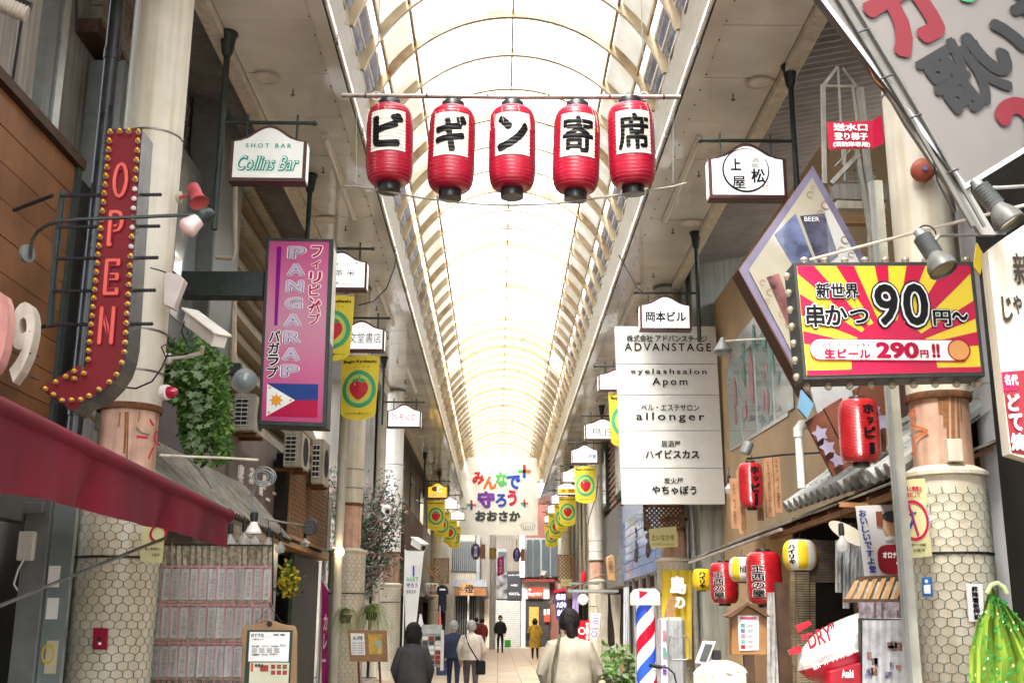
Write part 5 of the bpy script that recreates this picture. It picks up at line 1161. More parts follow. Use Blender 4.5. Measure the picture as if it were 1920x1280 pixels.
for i in range(n + 1):
    u = i / n; a = E0.lerp(E1, u * .975); 
    # lower edge height where the cloth hangs
    px = 937 + (a.x) * F / (a.y * .97 + .242 * (a.z - 1.5)); 
    for q in range(len(low) - 1):
        if low[q][0] <= px <= low[q + 1][0] or q == len(low) - 2: f = (px - low[q][0]) / (low[q + 1][0] - low[q][0]); yy = low[q][1] + f * (low[q + 1][1] - low[q][1]); break
    zb_ = atx(px, yy, -1.9).z
    for k in range(K + 1):
        f = k / K; fold = .012 * math.sin(u * 23 + f) * f + .006 * math.sin(u * 61 + 2) * f; pinch = .05 * math.exp(-((u - .62) * 30) ** 2) + .05 * math.exp(-((u - .30) * 30) ** 2); vs.append(V(a.x + .03 - fold * .8 + .0 - pinch * f, a.y, a.z - .0 + (zb_ - a.z) * f + pinch * .4 * f))
G().add(vs, [(i * (K + 1) + k, i * (K + 1) + k + 1, (i + 1) * (K + 1) + k + 1, (i + 1) * (K + 1) + k) for i in range(n) for k in range(K)]).build('valance', AW, t, smooth=True)
ptube([(0, 1135, 5.6), (120, 1085, 6.3), (310, 1008, 7.0)], 6.2, 7, GREYM, 'folding_arm', t); G().lathe([(.05, 0), (.05, .02)], E1, 14, axis=Y).build('end_cap', AW, t, smooth=True)
ptube([(325, 1008, 7.0), (321, 1025, 7.0), (324, 1045, 7.0)], 7, 1.6, mat('yellow_cord', (.6, .45, .1), .7), 'cord', t)
# framed menu board
t = thing('menu_board', 'wooden framed green menu board with two printed menus, hung before the curtain', 'menu board', at(500, 1280, 8.6))
MD = 8.6
pl([(456, 1300), (452, 1188), (455, 1176), (468, 1172), (478, 1169), (490, 1164), (503, 1161), (516, 1164), (528, 1169), (540, 1171), (553, 1173), (557, 1184), (556, 1300)], MD, .03, mat('board_oak', (.33, .20, .10), .5, var=.2, sc=6), 'frame', t, bevel=.004)
plr(460, 1180, 546, 1300, MD - .004, .004, mat('chalk_green', (.02, .05, .035), .6, var=.1), 'board', t); plr(467, 1184, 542, 1239, MD - .008, .003, WHT, 'menu_sheet', t); plr(467, 1241, 541, 1300, MD - .008, .003, mat('menu_cream', (.62, .62, .48), .5, var=.05), 'menu_sheet', t)
for (s_, a, b, c_, d) in (('おすすめ', 471, 1187, 495, 1193), ('ご飯セット', 473, 1196, 495, 1199), ('定食', 512, 1187, 536, 1191), ('鶏の唐揚', 472, 1209, 486, 1212), ('コロッケ', 491, 1209, 505, 1212), ('五目焼飯', 508, 1209, 522, 1212), ('天ぷら', 525, 1207, 536, 1211), ('生姜焼き', 472, 1224, 486, 1228), ('冷奴 枝豆', 490, 1225, 502, 1228), ('日替り', 506, 1224, 520, 1227), ('串焼き', 478, 1243, 494, 1250)): pxtext(s_, a, b, c_, d, MD - .009, INK, t, bold=.02)
for i in range(5):
    for j in range(4): plr(472 + 14 * j, 1214 + i * 2, 482 + 14 * j, 1214.7 + i * 2, MD - .011, .001, GREYM, 'print_line', t)
for i in range(6): plr(508 + (i % 3) * 11, 1245 + (i // 3) * 11, 516 + (i % 3) * 11, 1253 + (i // 3) * 11, MD - .011, .001, RN.choice((mat('food_red', (.4, .06, .05), .5, var=.3, sc=60), mat('food_brown', (.3, .14, .06), .5, var=.3, sc=60))), 'food_photo', t)
plr(488, 1246, 503, 1258, MD - .0115, .001, MATS['food_red'] if 'food_red' in MATS else REDP, 'food_photo', t); plr(470, 1242, 475, 1258, MD - .011, .001, mat('tag_orange', (.6, .12, .03), .5), 'red_tag', t)
G().prism(disc(.022, 16), at(505, 1169, MD - .003), X, Z, .003).build('round_emblem', BLACK, t); ptube([(505, 1163), (478, 1168)], MD, 1, BLACK, 'string', t); ptube([(480, 1166), (506, 1137), (530, 1168)], MD, 1.2, BLACK, 'string', t)
# flowers at the entrance
t = thing('flower_bunch', 'bunch of yellow flowers hanging inside the dark entrance on the left', 'flowers', at(545, 1105, 15)); g = G(); g2 = G()
for k in range(260):
    a, b = RN.gauss(0, 1), RN.gauss(0, 1); p = at(543 + a * 8, 1082 + b * 12 + abs(a) * 3, 15 + RN.uniform(-.15, .15)); leaf(g if k % 3 else g2, p, V(RN.uniform(-1, 1), -.5, RN.uniform(-1, 1)), V(RN.uniform(-.5, .5), -1, .3).normalized(), .07, .05)
g.build('petals', mat('flower_yellow', (.65, .48, .03), .6, var=.2, sc=9), t, kind='stuff'); g2.build('leaves', LEAF[1], t, kind='stuff'); plr(534, 1100, 546, 1112, 15.05, .08, mat('pot_orange', (.5, .18, .03), .6), 'pot', t)
# pale pipe with lit lamp, tree, flag
t = vpipe(at(632, 1100, 19.2).x, 19.2, 0, 7.4, .078, mat('pale_olive_pipe', (.50, .49, .42), .4, var=.1, sc=3, streak=.2), 'pale pipe standing left of the second column with a lit bulb', joints=(2.55, 4.2)); 
t2 = thing('lit_bulb', 'glowing bare bulb on the pale pipe left of the second column', 'lamp', at(636, 1032, 18.9)); G().lathe([(.01, .1), (.05, .06), (.075, 0), (.05, -.06), (.01, -.085)], at(637, 1034, 18.95), 16).build('bulb', mat('glow_bulb', (1, .85, .6), .3, var=0, emit=5, ecol=(1, .80, .5)), t2, smooth=True); ptube([(622, 1024), (637, 1026)], 18.95, 5, CREAM, 'arm', t2)
t = thing('flowering_tree', 'slender tree with pinkish white blossom in the alley behind the second left column', 'tree', (-3.4, 28, 0)); tr = G(); lf = [G(), G(), G(), G()]
tr.tube([(-3.5, 28, 0), (-3.45, 28, 1.6), (-3.4, 28, 2.6), (-3.4, 28, 3.6)], [.10, .08, .06, .03], 8)
for k in range(60):
    z0_ = RN.uniform(1.6, 3.8); a = RN.uniform(0, 6.28); L = RN.uniform(.6, 1.1); p0 = V(-3.42, 28, z0_); p1 = p0 + V(math.cos(a) * L * .7, math.sin(a) * L * .6, L * RN.uniform(.5, 1.4)); p2 = p1 + V(math.cos(a) * .3, math.sin(a) * .3, .5 + RN.uniform(-.3, .4)); tr.tube([p0, p1, p2], [.025, .014, .005], 5)
    for j in range(120):
        u = RN.random() ** .7; p = (p0.lerp(p1, u * 1.6) if u < .6 else p1.lerp(p2, (u - .6) / .4)) + V(RN.gauss(0, .14), RN.gauss(0, .14), RN.gauss(0, .15)); leaf(lf[RN.choice((0, 1, 1, 2, 3))], p, V(RN.gauss(0, 1), RN.gauss(0, 1), RN.gauss(0, .8)), V(RN.gauss(0, .5), -1, .5).normalized(), RN.uniform(.07, .13), .04)
tr.build('trunk', WOODD, t); TLM = [mat('tree_leaf_dark', (.045, .085, .05), .6, var=.3), mat('tree_leaf_mid', (.10, .17, .10), .6, var=.3, trans=.3), mat('tree_leaf_pale', (.26, .33, .26), .6, var=.3, trans=.3), mat('blossom', (.50, .24, .24), .6, var=.3)]
for g, n, m_ in zip(lf, ('dark_leaves', 'leaves', 'pale_leaves', 'blossom'), TLM): g.build(n, m_, t, kind='stuff')
def nobori(pts, D, m, label, strings, ink, pole_px):
    t = thing('banner_flag', label, 'flag', at(pts[2][0], pts[2][1], D)); g = G(); q = [at(x, y, D) for x, y in pts]; n = 14; vs = []
    for i in range(n + 1):
        u = i / n; a = q[0].lerp(q[3], u); b = q[1].lerp(q[2], u)
        for j in range(5): p = a.lerp(b, j / 4); p.y += .03 * math.sin(i * 1.1 + j * .8) * j / 4; vs.append(p)
    g.add(vs, [(i * 5 + j, (i + 1) * 5 + j, (i + 1) * 5 + j + 1, i * 5 + j + 1) for i in range(n) for j in range(4)]).build('cloth', m, t, smooth=True)
    for (s_, x0, y0, x1, y1, m_, vv) in strings: pxtext(s_, x0, y0, x1, y1, D - .04, m_, t, vert=vv, bold=.03)
    G().tube([V(at(pole_px, 1100, D).x, D + .03, 0), V(at(pole_px, 1100, D).x, D + .03, q[0].z + .05)], .014, 8).build('pole', WHITEP, t); G().tube([q[0] + V(-.02, .03, .01), q[1] + V(.02, .03, .01)], .010, 6).build('cross_rod', WHITEP, t); return t
nobori([(603, 1085), (616, 1110), (615, 1290), (603, 1290)], 20, mat('magenta_cloth', (.48, .02, .22), .6, var=.1, trans=.2), 'magenta banner flag beside the dark cafe entrance', [('カレー', 605.5, 1150, 613, 1240, WHT, True)], WHT, 602)
nobori([(759, 1033), (795, 1034), (778, 1190), (760, 1188)], 26, mat('white_cloth', (.82, .82, .80), .6, var=.03, trans=.2), 'white banner flag with rainbow kana in front of the white left column', [('みんなで', 762, 1080, 784, 1090, RC[2], False), ('守ろう', 762, 1092, 783, 1101, RC[4], False), ('おおさか', 762, 1105, 780, 1112, MATS['slate_ink'], False)], WHT, 758)
pl([(774, 1060), (777, 1060), (777, 1080), (774, 1080)], 25.9, .004, RC[3], 'plus_mark', t)
def cctv(px, py, D, s_, label, d):
    t = thing('security_camera', label, 'camera', at(px, py, D)); d = V(*d).normalized(); sd = d.cross(Z).normalized(); up = sd.cross(d); p = at(px, py, D)
    G().obox(p + up * s_ * .25, d, -sd, s_, s_ * .45, s_ * .42).build('body', CW, t, bevel=s_ * .03); G().obox(p + up * s_ * .28, d, -sd, s_ * 1.15, s_ * .55, s_ * .05).build('sun_shield', CW, t)
    G().lathe([(s_ * .15, 0), (s_ * .15, .01)], p + d * s_ * .5, 14, axis=d).build('lens', BLACK, t); return t
cctv(724, 956, 27, .36, 'security camera on the white left column pointing down the street', (.3, -1, -.3)); cctv(785, 1021, 26.2, .40, 'white security camera above the white banner flag', (.7, -.8, -.45))
t = [o for o in COL.objects if o.get('label', '').startswith('security camera on the white left')][0]; ptube([(724, 968, 27.2), (712, 975, 27.6), (745, 968, 30)], 27.3, 2.5, CREAM, 'arm', t)
# spider plants and easel
for (cx, cy, D, lab, n) in ((648, 1148, 17.5, 'spider plant spilling from the left side of the second left column', 130), (697, 1142, 17.2, 'larger spider plant above the cork notice board', 190)):
    t = thing('spider_plant', lab, 'plant', at(cx, cy, D), 'spider plants hung on the second left column'); g = [G(), G()]
    for k in range(n):
        a = RN.uniform(0, 6.28); L = RN.uniform(.22, .45) * (1.15 if n > 150 else 1); p = at(cx + RN.gauss(0, 4), cy - 2, D); d = V(math.cos(a), math.sin(a) * .6, 0); w_ = V(-d.y, d.x, 0).normalized() * .007 + V(0, -.006, 0); vs = []; H_ = RN.uniform(.3, 1.2)
        for i in range(7): u = i / 6; vs_ = p + d * L * u * .8 + Z * (L * H_ * u - L * (1.5 + .4 * H_) * u * u); vs += [vs_ - w_ * (1 - u * .9), vs_ + w_ * (1 - u * .9)]
        g[k % 2].add(vs, [(2 * i, 2 * i + 1, 2 * i + 3, 2 * i + 2) for i in range(6)])
    g[0].build('leaves', mat('spider_green', (.16, .24, .06), .5, var=.2, trans=.3), t, kind='stuff'); g[1].build('pale_leaves', mat('spider_pale', (.38, .42, .17), .5, var=.2, trans=.3), t, kind='stuff')
    G().lathe([(.07, -.12), (.10, 0), (.09, .0), (.06, -.1)], at(cx, cy + 4, D), 14).build('pot', mat('dark_pot', (.08, .07, .05), .7), t, smooth=True)
t = thing('notice_easel', 'cork notice board with two papers on an easel beside the second left column', 'easel', at(690, 1290, 16.4)); ED_ = 16.4
pl([(652, 1180), (725, 1181), (727, 1240), (656, 1239)], ED_, .03, mat('cork', (.36, .20, .10), .8, var=.2, sc=20), 'board', t, bevel=.005)
pl([(657, 1186), (683, 1187), (685, 1227), (659, 1227)], ED_ - .006, .003, WHT, 'calendar_paper', t); pl([(690, 1187), (716, 1188), (717, 1226), (692, 1226)], ED_ - .006, .003, mat('flyer_yellow', (.62, .45, .10), .5, var=.3, sc=8), 'flyer', t)
pxtext('5月', 662, 1192, 679, 1199, ED_ - .01, INK, t, bold=.02)
for i in range(5): pxtext('お知らせ営業日', 660, 1203 + i * 4.6, 682, 1206 + i * 4.6, ED_ - .01, INK, t)
for (x, y, r_, c_) in ((697, 1196, 5, (.7, .35, .05)), (709, 1206, 6, (.35, .5, .4)), (699, 1216, 6, (.7, .4, .05)), (711, 1220, 4, (.6, .5, .2))): G().prism(disc(r_ * mp(x, y, ED_), 14), at(x, y, ED_ - .01), X, Z, .001).build('flyer_spot', mat('spot_%d' % x, c_, .5), t)
for x0, x1 in ((672, 676), (711, 716)): G().tube([at(x0, 1240, ED_), at(x1, 1330, ED_ - .1)], .018, 6).build('leg', WOODR, t)
# far left street furniture
t = thing('menu_rack', 'tall menu rack with food photos beside the white banner flag', 'rack', at(809, 1243, 24)); plr(790, 1170, 828, 1250, 24, .1, mat('rack_grey', (.42, .45, .44), .5), 'panel', t); plr(826, 1180, 832, 1256, 23.9, .05, WHITEP, 'side_frame', t)
plr(791, 1172, 826, 1187, 23.98, .02, mat('rack_pale', (.6, .7, .68), .5, var=.2, sc=5), 'header', t); pxtext('モーニング', 793, 1173, 822, 1177, 23.95, REDP, t, bold=.02)
for r_ in range(6):
    for c_ in range(3): plr(792 + 12 * c_, 1192 + 9 * r_, 802 + 12 * c_, 1199 + 9 * r_, 23.98, .02, RN.choice((MATS['food_red'], MATS['food_brown'], GLASS, WHT, mat('food_blue', (.1, .12, .22), .5))), 'menu_photo', t)
t = thing('hanging_shirt', 'navy work shirt hanging before the shops on the far left', 'shirt', at(829, 1150, 34)); pl([(820, 1100), (826, 1096), (833, 1096), (839, 1100), (841, 1112), (837, 1113), (837, 1145), (821, 1146), (822, 1114), (818, 1113)], 34, .08, mat('navy_cloth', (.015, .018, .035), .8, var=.2), 'shirt', t, bevel=.01); plr(824, 1103, 835, 1106, 33.97, .01, WHT, 'chest_label', t); ptube([(829, 1096), (829, 1085)], 34, 1.5, BLACK, 'hanger', t)
t = thing('hanging_trousers', 'dark trousers hanging below the navy shirt', 'trousers', at(829, 1190, 34.2)); pl([(822, 1147), (836, 1147), (834, 1190), (829, 1190), (829, 1160), (827, 1190), (823, 1190)], 34.2, .06, mat('dark_cloth', (.02, .02, .025), .8, var=.2), 'cloth', t, bevel=.01)
t = thing('small_flag', 'small red and white cone flag in front of the hanging clothes', 'flag', at(823, 1190, 30)); pl([(825, 1138), (829, 1170), (829, 1182), (820, 1182), (822, 1160)], 30, .03, REDP, 'cloth', t); ptube([(825, 1135), (825, 1250)], 30, 1.2, WHITEP, 'pole', t)
t = thing('small_flag', 'small green, white and orange pennant beside the menu rack', 'flag', at(790, 1190, 30)); pl([(787, 1150), (790, 1150), (795, 1175), (783, 1175)], 30, .02, WHT, 'cloth', t); pl([(783, 1176), (789, 1176), (789, 1190), (783, 1190)], 29.95, .02, BGR, 'green_strip', t)
t = thing('lattice_panel', 'small brown lattice panel high on the far left shops', 'lattice', at(826, 1090, 44)); O, w, h = rect(813, 1047, 841, 1092, 44); lattice(-w / 2, -h / 2, w / 2, h / 2, O, X, Z, MATS['lattice_wood'], t, .14, .045)
t = thing('bamboo_screen', 'slanting bamboo screen above the far left shop', 'shade', at(808, 1090, 34))
for k in range(7): ptube([(793 + k * 1.6, 1046 + k * 4, 33), (822 + k * .6, 1092 + k * .8, 35)], 34, 1.5, WOODL, 'bamboo_cane', t)
t = thing('shop_sign', 'rounded pale sign with red characters under the bamboo shade', 'sign', at(806, 1105, 36)); plr(796, 1092, 822, 1107, 36, .3, mat('sign_pale_green', (.5, .55, .48), .5), 'box', t, bevel=.05); pxtext('しらす', 801, 1094, 818, 1104, 35.98, REDP, t, bold=.04)
for px, py, w_, h_, lab, s_ in ((892, 1033, 18, 30, 'left blue oval lantern sign with white characters at the street end', '炭火燈'), (969, 1039, 15, 26, 'right blue oval lantern sign near the white vertical banner', 'くにこし')):
    t = thing('oval_sign', lab, 'sign', at(px, py + h_ / 2, 60), 'blue oval signs at the street end'); O, w, h = rect(px - w_ / 2, py - h_ / 2, px + w_ / 2, py + h_ / 2, 60)
    G().prism(disc(w / 2, 24, 1, h / w), O, X, Z, .5).build('case', WOODL, t); G().prism(disc(w / 2 * .9, 24, 1, h / w), O - V(0, .01, 0), X, Z, .02).build('face', mat('enamel_blue', (.03, .03, .30), .3), t); text(s_, O - V(0, .03, 0), X, Z, WHT, t, w=w * .4, h=h * .7, vert=True, bold=.04); G().obox(O + V(w * .75, .1, 0), X, Z, w * .5, h * .9, .3).build('side_case', WOODL, t); ptube([(px, py - h_ / 2), (px, py - h_ / 2 - 16)], 60, 1.5, WOODD, 'bracket', t)
t = thing('banner_flag', 'small magenta flag on the central pole at the street end', 'flag', at(938, 1080, 61)); pl([(932, 1046), (945, 1041), (945, 1074), (933, 1080)], 61, .04, mat('magenta_cloth', (.48, .02, .22)), 'cloth', t); pxtext('カラオケ', 936, 1048, 942, 1074, 60.98, WHT, t, vert=True)
# ---------------------------------------------------------------- right side things
# sunburst beer sign
KD = 6.4
t = thing('sunburst_sign', 'red and yellow sunburst lightbox sign priced 90 yen with globe bulbs round its case', 'sign', at(1667, 705, KD))
KP = [(1487, 492), (1825, 490), (1848, 705), (1507, 712)]
pl(KP, KD, .22, mat('sign_case_grey', (.05, .055, .055), .5, var=.3, sc=12), 'case', t, bevel=.004)
FP = [(1494, 499), (1818, 498), (1840, 697), (1513, 704)]; q = [at(x, y, KD) for x, y in FP]
KY = mat('sunburst_yellow', (.80, .60, .03), .45, var=.03); KR = mat('sunburst_red', (.52, .0, .05), .45, var=.05)
pl(FP, KD - .004, .003, KY, 'yellow_face', t)
def fp(u, v): return q[0].lerp(q[1], u).lerp(q[3].lerp(q[2], u), v)
def clipu(cx, cy, a):
    """ray from (cx, cy) in face units to the border"""
    dx, dy = math.cos(a), math.sin(a); ts = []
    if dx > 1e-6: ts.append((1 - cx) / dx)
    if dx < -1e-6: ts.append(-cx / dx)
    if dy > 1e-6: ts.append((1 - cy) / dy)
    if dy < -1e-6: ts.append(-cy / dy)
    k = min(ts); return cx + dx * k, cy + dy * k
g = G(); cx, cy, asp = .5, .80, .62; N = V(0, -1, 0)
for k, (a0, a1) in enumerate(((-174, -166), (-157, -146), (-138, -129), (-119, -109), (-96, -87), (-75, -64), (-54, -42), (-30, -20), (-12, -3))):
    A = [math.atan2(math.sin(math.radians(a)) / asp, math.cos(math.radians(a))) for a in (a0, a1)]; p0, p1 = clipu(cx, cy, A[0]), clipu(cx, cy, A[1]); pts = [fp(cx, cy), fp(*p0)]
    for c_ in ((0, 0), (1, 0)):
        ac = math.atan2(c_[1] - cy, c_[0] - cx)
        if A[0] < ac < A[1]: pts.append(fp(*c_))
    pts.append(fp(*p1)); g.add([p + N * .006 for p in pts], [tuple(range(len(pts)))])
g.build('red_rays', KR, t)
g = G(); c_ = fp(.5, .82); R0 = (q[1] - q[0]).length * .215; g.add([c_ + N * .0075 + V(R0 * math.cos(a), 0, R0 * .92 * math.sin(a)) for a in [math.pi * i / 20 for i in range(21)]], [tuple(range(21))]); g.add([p + N * .0075 for p in (fp(0, .955), fp(1, .955), fp(1, 1), fp(0, 1))], [(0, 1, 2, 3)]); g.add([p + N * .0077 for p in (fp(.27, .78), fp(.735, .78), fp(.75, .96), fp(.255, .96))], [(0, 1, 2, 3)]); g.build('red_disc', KR, t)
def ktext(s_, x0, y0, x1, y1, layers, rot=0, ref=.03):
    O, w, h = rect(x0, y0, x1, y1, KD - .01); Rk = V(math.cos(rot), 0, math.sin(rot)); Uk = V(-math.sin(rot), 0, math.cos(rot))
    for (b_, m_, o_) in layers: text(s_, O, Rk, Uk, m_, t, w=w, h=h, bold=b_, ref=ref, off=o_)
LAY = ((.115, INK, .004), (.075, WHT, .008), (.03, INK, .012)); sl = -.02
ktext('新世界', 1529, 531, 1609, 560, LAY, .0); ktext('串', 1510, 571, 1545, 614, LAY); ktext('か', 1546, 572, 1588, 611, LAY); ktext('つ', 1592, 580, 1628, 607, LAY)
LAY2 = ((.085, INK, .004), (.055, WHT, .008), (.022, INK, .012))
ktext('9', 1638, 532, 1684, 612, LAY2); ktext('0', 1691, 531, 1740, 612, LAY2); ktext('円', 1748, 582, 1782, 612, LAY); ktext('〜', 1783, 585, 1814, 602, LAY)
O, w, h = rect(1519, 638, 1806, 675, KD - .01); pp = []
for i in range(13): a = math.pi / 2 + math.pi * i / 12; pp.append((-w / 2 + h / 2 + h / 2 * math.cos(a), h / 2 * math.sin(a)))
pp += [(w / 2, -h / 2), (w / 2, h / 2)]; G().prism([(x * 1.012, y * 1.1) for x, y in pp], O + N * .008, X, Z, .002).build('red_pill_rim', KR, t); G().prism(pp, O + N * .011, X, Z, .002).build('white_pill', WHT, t)
KRD = mat('wine_print', (.36, .0, .035), .5, var=0)
pxtext('アサヒスーパードライ', 1541, 643, 1631, 650, KD - .023, INK, t, bold=.03); pxtext('生ビール', 1545, 653, 1632, 672, KD - .023, KRD, t, bold=.05); pxtext('290', 1642, 641, 1723, 672, KD - .023, KRD, t, bold=.05); pxtext('円', 1725, 656, 1741, 671, KD - .023, KRD, t, bold=.05); pxtext('!!', 1747, 644, 1762, 671, KD - .023, KRD, t, bold=.05)
G().prism(disc(.062, 24), at(1798, 656, KD - .022), X, Z, .003).build('orange_medallion', mat('medallion_orange', (.72, .33, .09), .5, var=.05), t); g = G(); ring(g, at(1798, 656, KD - .022), X, Z, .06, .068, 28, off=.002); g.build('medallion_rim', KRD, t)
CB = mat('globe_bulb', (.42, .36, .25), .1, var=0, coat=.6, alpha=.6); BC = mat('bulb_base', (.45, .42, .36), .4, metal=.5, var=.2)
def globe(p, ax): 
    b = G().lathe([(.012, 0), (.020, .005), (.020, .022), (.014, .025)], p, 12, axis=ax).build('bulb_base', BC, t, smooth=True); G().lathe([(.012, .022), (.020, .034), (.025, .048), (.020, .062), (.004, .071)], p, 14, axis=ax).build('globe_bulb', CB, t, smooth=True)
for i in range(9): globe(at(1512 + i * 40, 711 - i * .9, KD + .1), -Z); globe(at(1508 + i * 38, 493, KD + .1) + V(0, 0, -.03), Z)
for i in range(7): globe(at(1489 + i * 3.1, 518 + i * 31.5, KD + .11) + V(.005, 0, 0), -X)
plr(1856, 518, 1884, 690, KD + .15, .08, BLACK, 'mount_box', t); plr(1846, 530, 1900, 545, KD + .2, .05, BLACK, 'mount_arm', t)
# diamond sign
DD = 9.4
t = thing('diamond_sign', 'big purple framed diamond signboard with faded posters behind the sunburst sign', 'sign', at(1510, 720, DD))
DP = [(1524, 310), (1640, 520), (1580, 770), (1510, 735), (1384, 505)]
pl(DP, DD, .25, mat('brown_case', (.12, .055, .03), .6, var=.2), 'case', t); pl([(1524, 311), (1630, 500), (1575, 760), (1513, 732), (1386, 506)], DD - .004, .012, mat('lilac_frame', (.19, .17, .26), .5, var=.2, sc=4), 'frame', t)
pl([(1523, 333), (1612, 492), (1560, 720), (1512, 712), (1404, 506)], DD - .018, .004, mat('diamond_face', (.40, .37, .29), .15, var=.15, sc=2, coat=.6), 'face', t)
PB = mat('poster_blue_faded', (.16, .20, .38), .3, var=.5, sc=5, coat=.5); PR = mat('poster_red_faded', (.34, .14, .14), .3, var=.6, sc=6, coat=.5)
pl([(1452, 440), (1492, 400), (1530, 500), (1500, 520)], DD - .023, .003, PB, 'poster', t); pl([(1500, 405), (1546, 400), (1572, 480), (1538, 505)], DD - .023, .003, mat('poster_dark', (.08, .08, .14), .3, var=.6, sc=9, coat=.5), 'poster', t); pl([(1437, 520), (1460, 512), (1500, 620), (1490, 640)], DD - .023, .003, PR, 'poster', t)
g = G(); k = mp(1560, 420, DD)
for (x, y, r_) in ((1548, 385, 9), (1538, 400, 6), (1585, 450, 8), (1577, 468, 6), (1596, 478, 6), (1519, 365, 7), (1524, 352, 4), (1430, 530, 6), (1444, 548, 7), (1440, 565, 5), (1466, 590, 6), (1478, 610, 6)): ring(g, at(x, y, DD - .02), X, Z, r_ * k * .75, r_ * k, 14, off=.004, a0=.5, a1=5.4)
g.build('scroll_ornament', mat('ornament_brown', (.30, .17, .09), .5, var=.1), t); pxtext('BEER', 1508, 407, 1536, 415, DD - .025, WHT, t)
ptube([(1519, 487, 6.3), (1700, 440, 5.9), (1925, 384, 5.4)], 6, 6, CREAM, 'stay_rod', thing('stay_rod', 'long pale stay rod rising to the right above the sunburst sign', 'rod', at(1700, 440, 6)))
t = thing('diamond_sign', 'second hanging signboard with brown planks and lilac ornament below the sunburst sign', 'sign', at(1560, 890, 9.0))
pl([(1512, 700), (1650, 700), (1650, 830), (1570, 890), (1553, 850)], 9.1, .04, mat('grey_print_board', (.42, .42, .42), .4, var=.3, sc=3), 'board', t); BRN = mat('brown_plank', (.17, .055, .03), .5, var=.3, sc=4)
pl([(1511, 790), (1543, 768), (1596, 872), (1563, 893)], 8.95, .04, BRN, 'plank', t); pl([(1545, 765), (1578, 745), (1625, 850), (1600, 872)], 8.98, .04, BRN, 'plank', t); pl([(1600, 730), (1660, 700), (1662, 845), (1640, 850)], 9.0, .04, BRN, 'plank', t)
for x, y, r_ in ((1538, 812, 9), (1552, 838, 9), (1570, 862, 8), (1650, 790, 12), (1640, 770, 8)): G().prism([(r_ * .008 * (1 if i % 2 else .55) * math.cos(6.28 * i / 10), r_ * .008 * (1 if i % 2 else .55) * math.sin(6.28 * i / 10)) for i in range(10)], at(x, y, 8.9), X, Z, .004).build('lilac_motif', mat('lilac_motif', (.28, .26, .36), .5, var=.2), t)
pl([(1503, 730), (1526, 757), (1514, 785), (1497, 765)], 8.9, .04, mat('sky_blue_card', (.15, .32, .48), .5, var=.2), 'blue_card', t)
# fire brigade sign, bell, stair frames
t = thing('fire_brigade_sign', 'small red bent metal sign with white characters beside the nearest right column', 'sign', at(1600, 283, 7.5))
pl([(1550, 229), (1636, 227), (1638, 278), (1554, 280)], 7.5, .004, mat('sign_red', (.36, .006, .035), .4, var=.06), 'front_plate', t); q0, q1, q2, q3 = at(1636, 227, 7.5), at(1653, 215, 7.42), at(1658, 268, 7.42), at(1638, 278, 7.5); G().quad(q0, q1, q2, q3).build('side_plate', MATS['sign_red'], t)
pxtext('送水口', 1562, 232, 1626, 246, 7.495, WHT, t, bold=.035); pxtext('登り梯子', 1564, 249, 1627, 263, 7.495, WHT, t, bold=.035); pxtext('(消防隊専用)', 1562, 266, 1631, 277, 7.495, WHT, t, bold=.03)
t = thing('alarm_bell', 'round faded red alarm bell on the nearest right column', 'bell', at(1732, 318, 7.5)); G().lathe([(.083, -.06), (.088, -.02), (.080, .0), (.05, .018), (.003, .024)], at(1732, 318, 7.55), 28, axis=V(-.15, -1, -.25)).build('dome', mat('bell_red', (.42, .11, .07), .5, var=.15, sc=9), t, smooth=True); G().prism(disc(.016, 14), at(1735, 315, 7.51), X, Z, .006).build('blue_emblem', mat('emblem_blue', (.1, .2, .5), .4), t)
t = thing('roof_ladder', 'pale steel ladder cage and bars rising behind the fire brigade sign', 'ladder', at(1600, 345, 9.6)); LM = mat('ladder_cream', (.42, .42, .37), .5, var=.2, sc=6, streak=.2)
for pts, px in (([(1546, 345), (1543, 160)], 11), ([(1543, 162), (1570, 126)], 8), ([(1571, 126), (1581, 310)], 5), ([(1545, 162), (1606, 163)], 7), ([(1598, 160), (1608, 230)], 6), ([(1612, 166), (1640, 440)], 16), ([(1606, 280), (1632, 440)], 10), ([(1558, 345), (1610, 290)], 12), ([(1565, 312), (1600, 275)], 4), ([(1580, 128), (1606, 163)], 5), ([(1585, 260), (1583, 340)], 5), ([(1625, 350), (1640, 330)], 8), ([(1636, 440), (1652, 700)], 22), ([(1652, 700), (1668, 900)], 20)): ptube([(a, b, 9.6) for a, b in pts], 9.6, px, LM, 'bar', t, 4)
for k in range(9):
    ptube([(1580 + k * 6.5, 316, 9.7), (1582 + k * 6.5, 343, 9.6)], 9.7, 2, GREYM, 'grating_bar', t, 4)
for k in range(4): ptube([(1578, 318 + k * 8, 9.7), (1640, 320 + k * 8, 9.7)], 9.7, 2, GREYM, 'grating_bar', t, 4)
t = thing('stair_deck', 'dim steel deck with pale rail behind the ladder cage', 'deck', at(1580, 400, 11.5)); pl([(1570, 375), (1660, 380), (1662, 392), (1572, 390)], 11, .1, CREAM, 'rail', t); pl([(1575, 405), (1665, 408), (1665, 420), (1577, 418)], 11, .1, WOODL, 'beam', t); pl([(1560, 345), (1665, 345), (1665, 375), (1565, 372)], 11.2, .1, GREYW, 'panel', t)
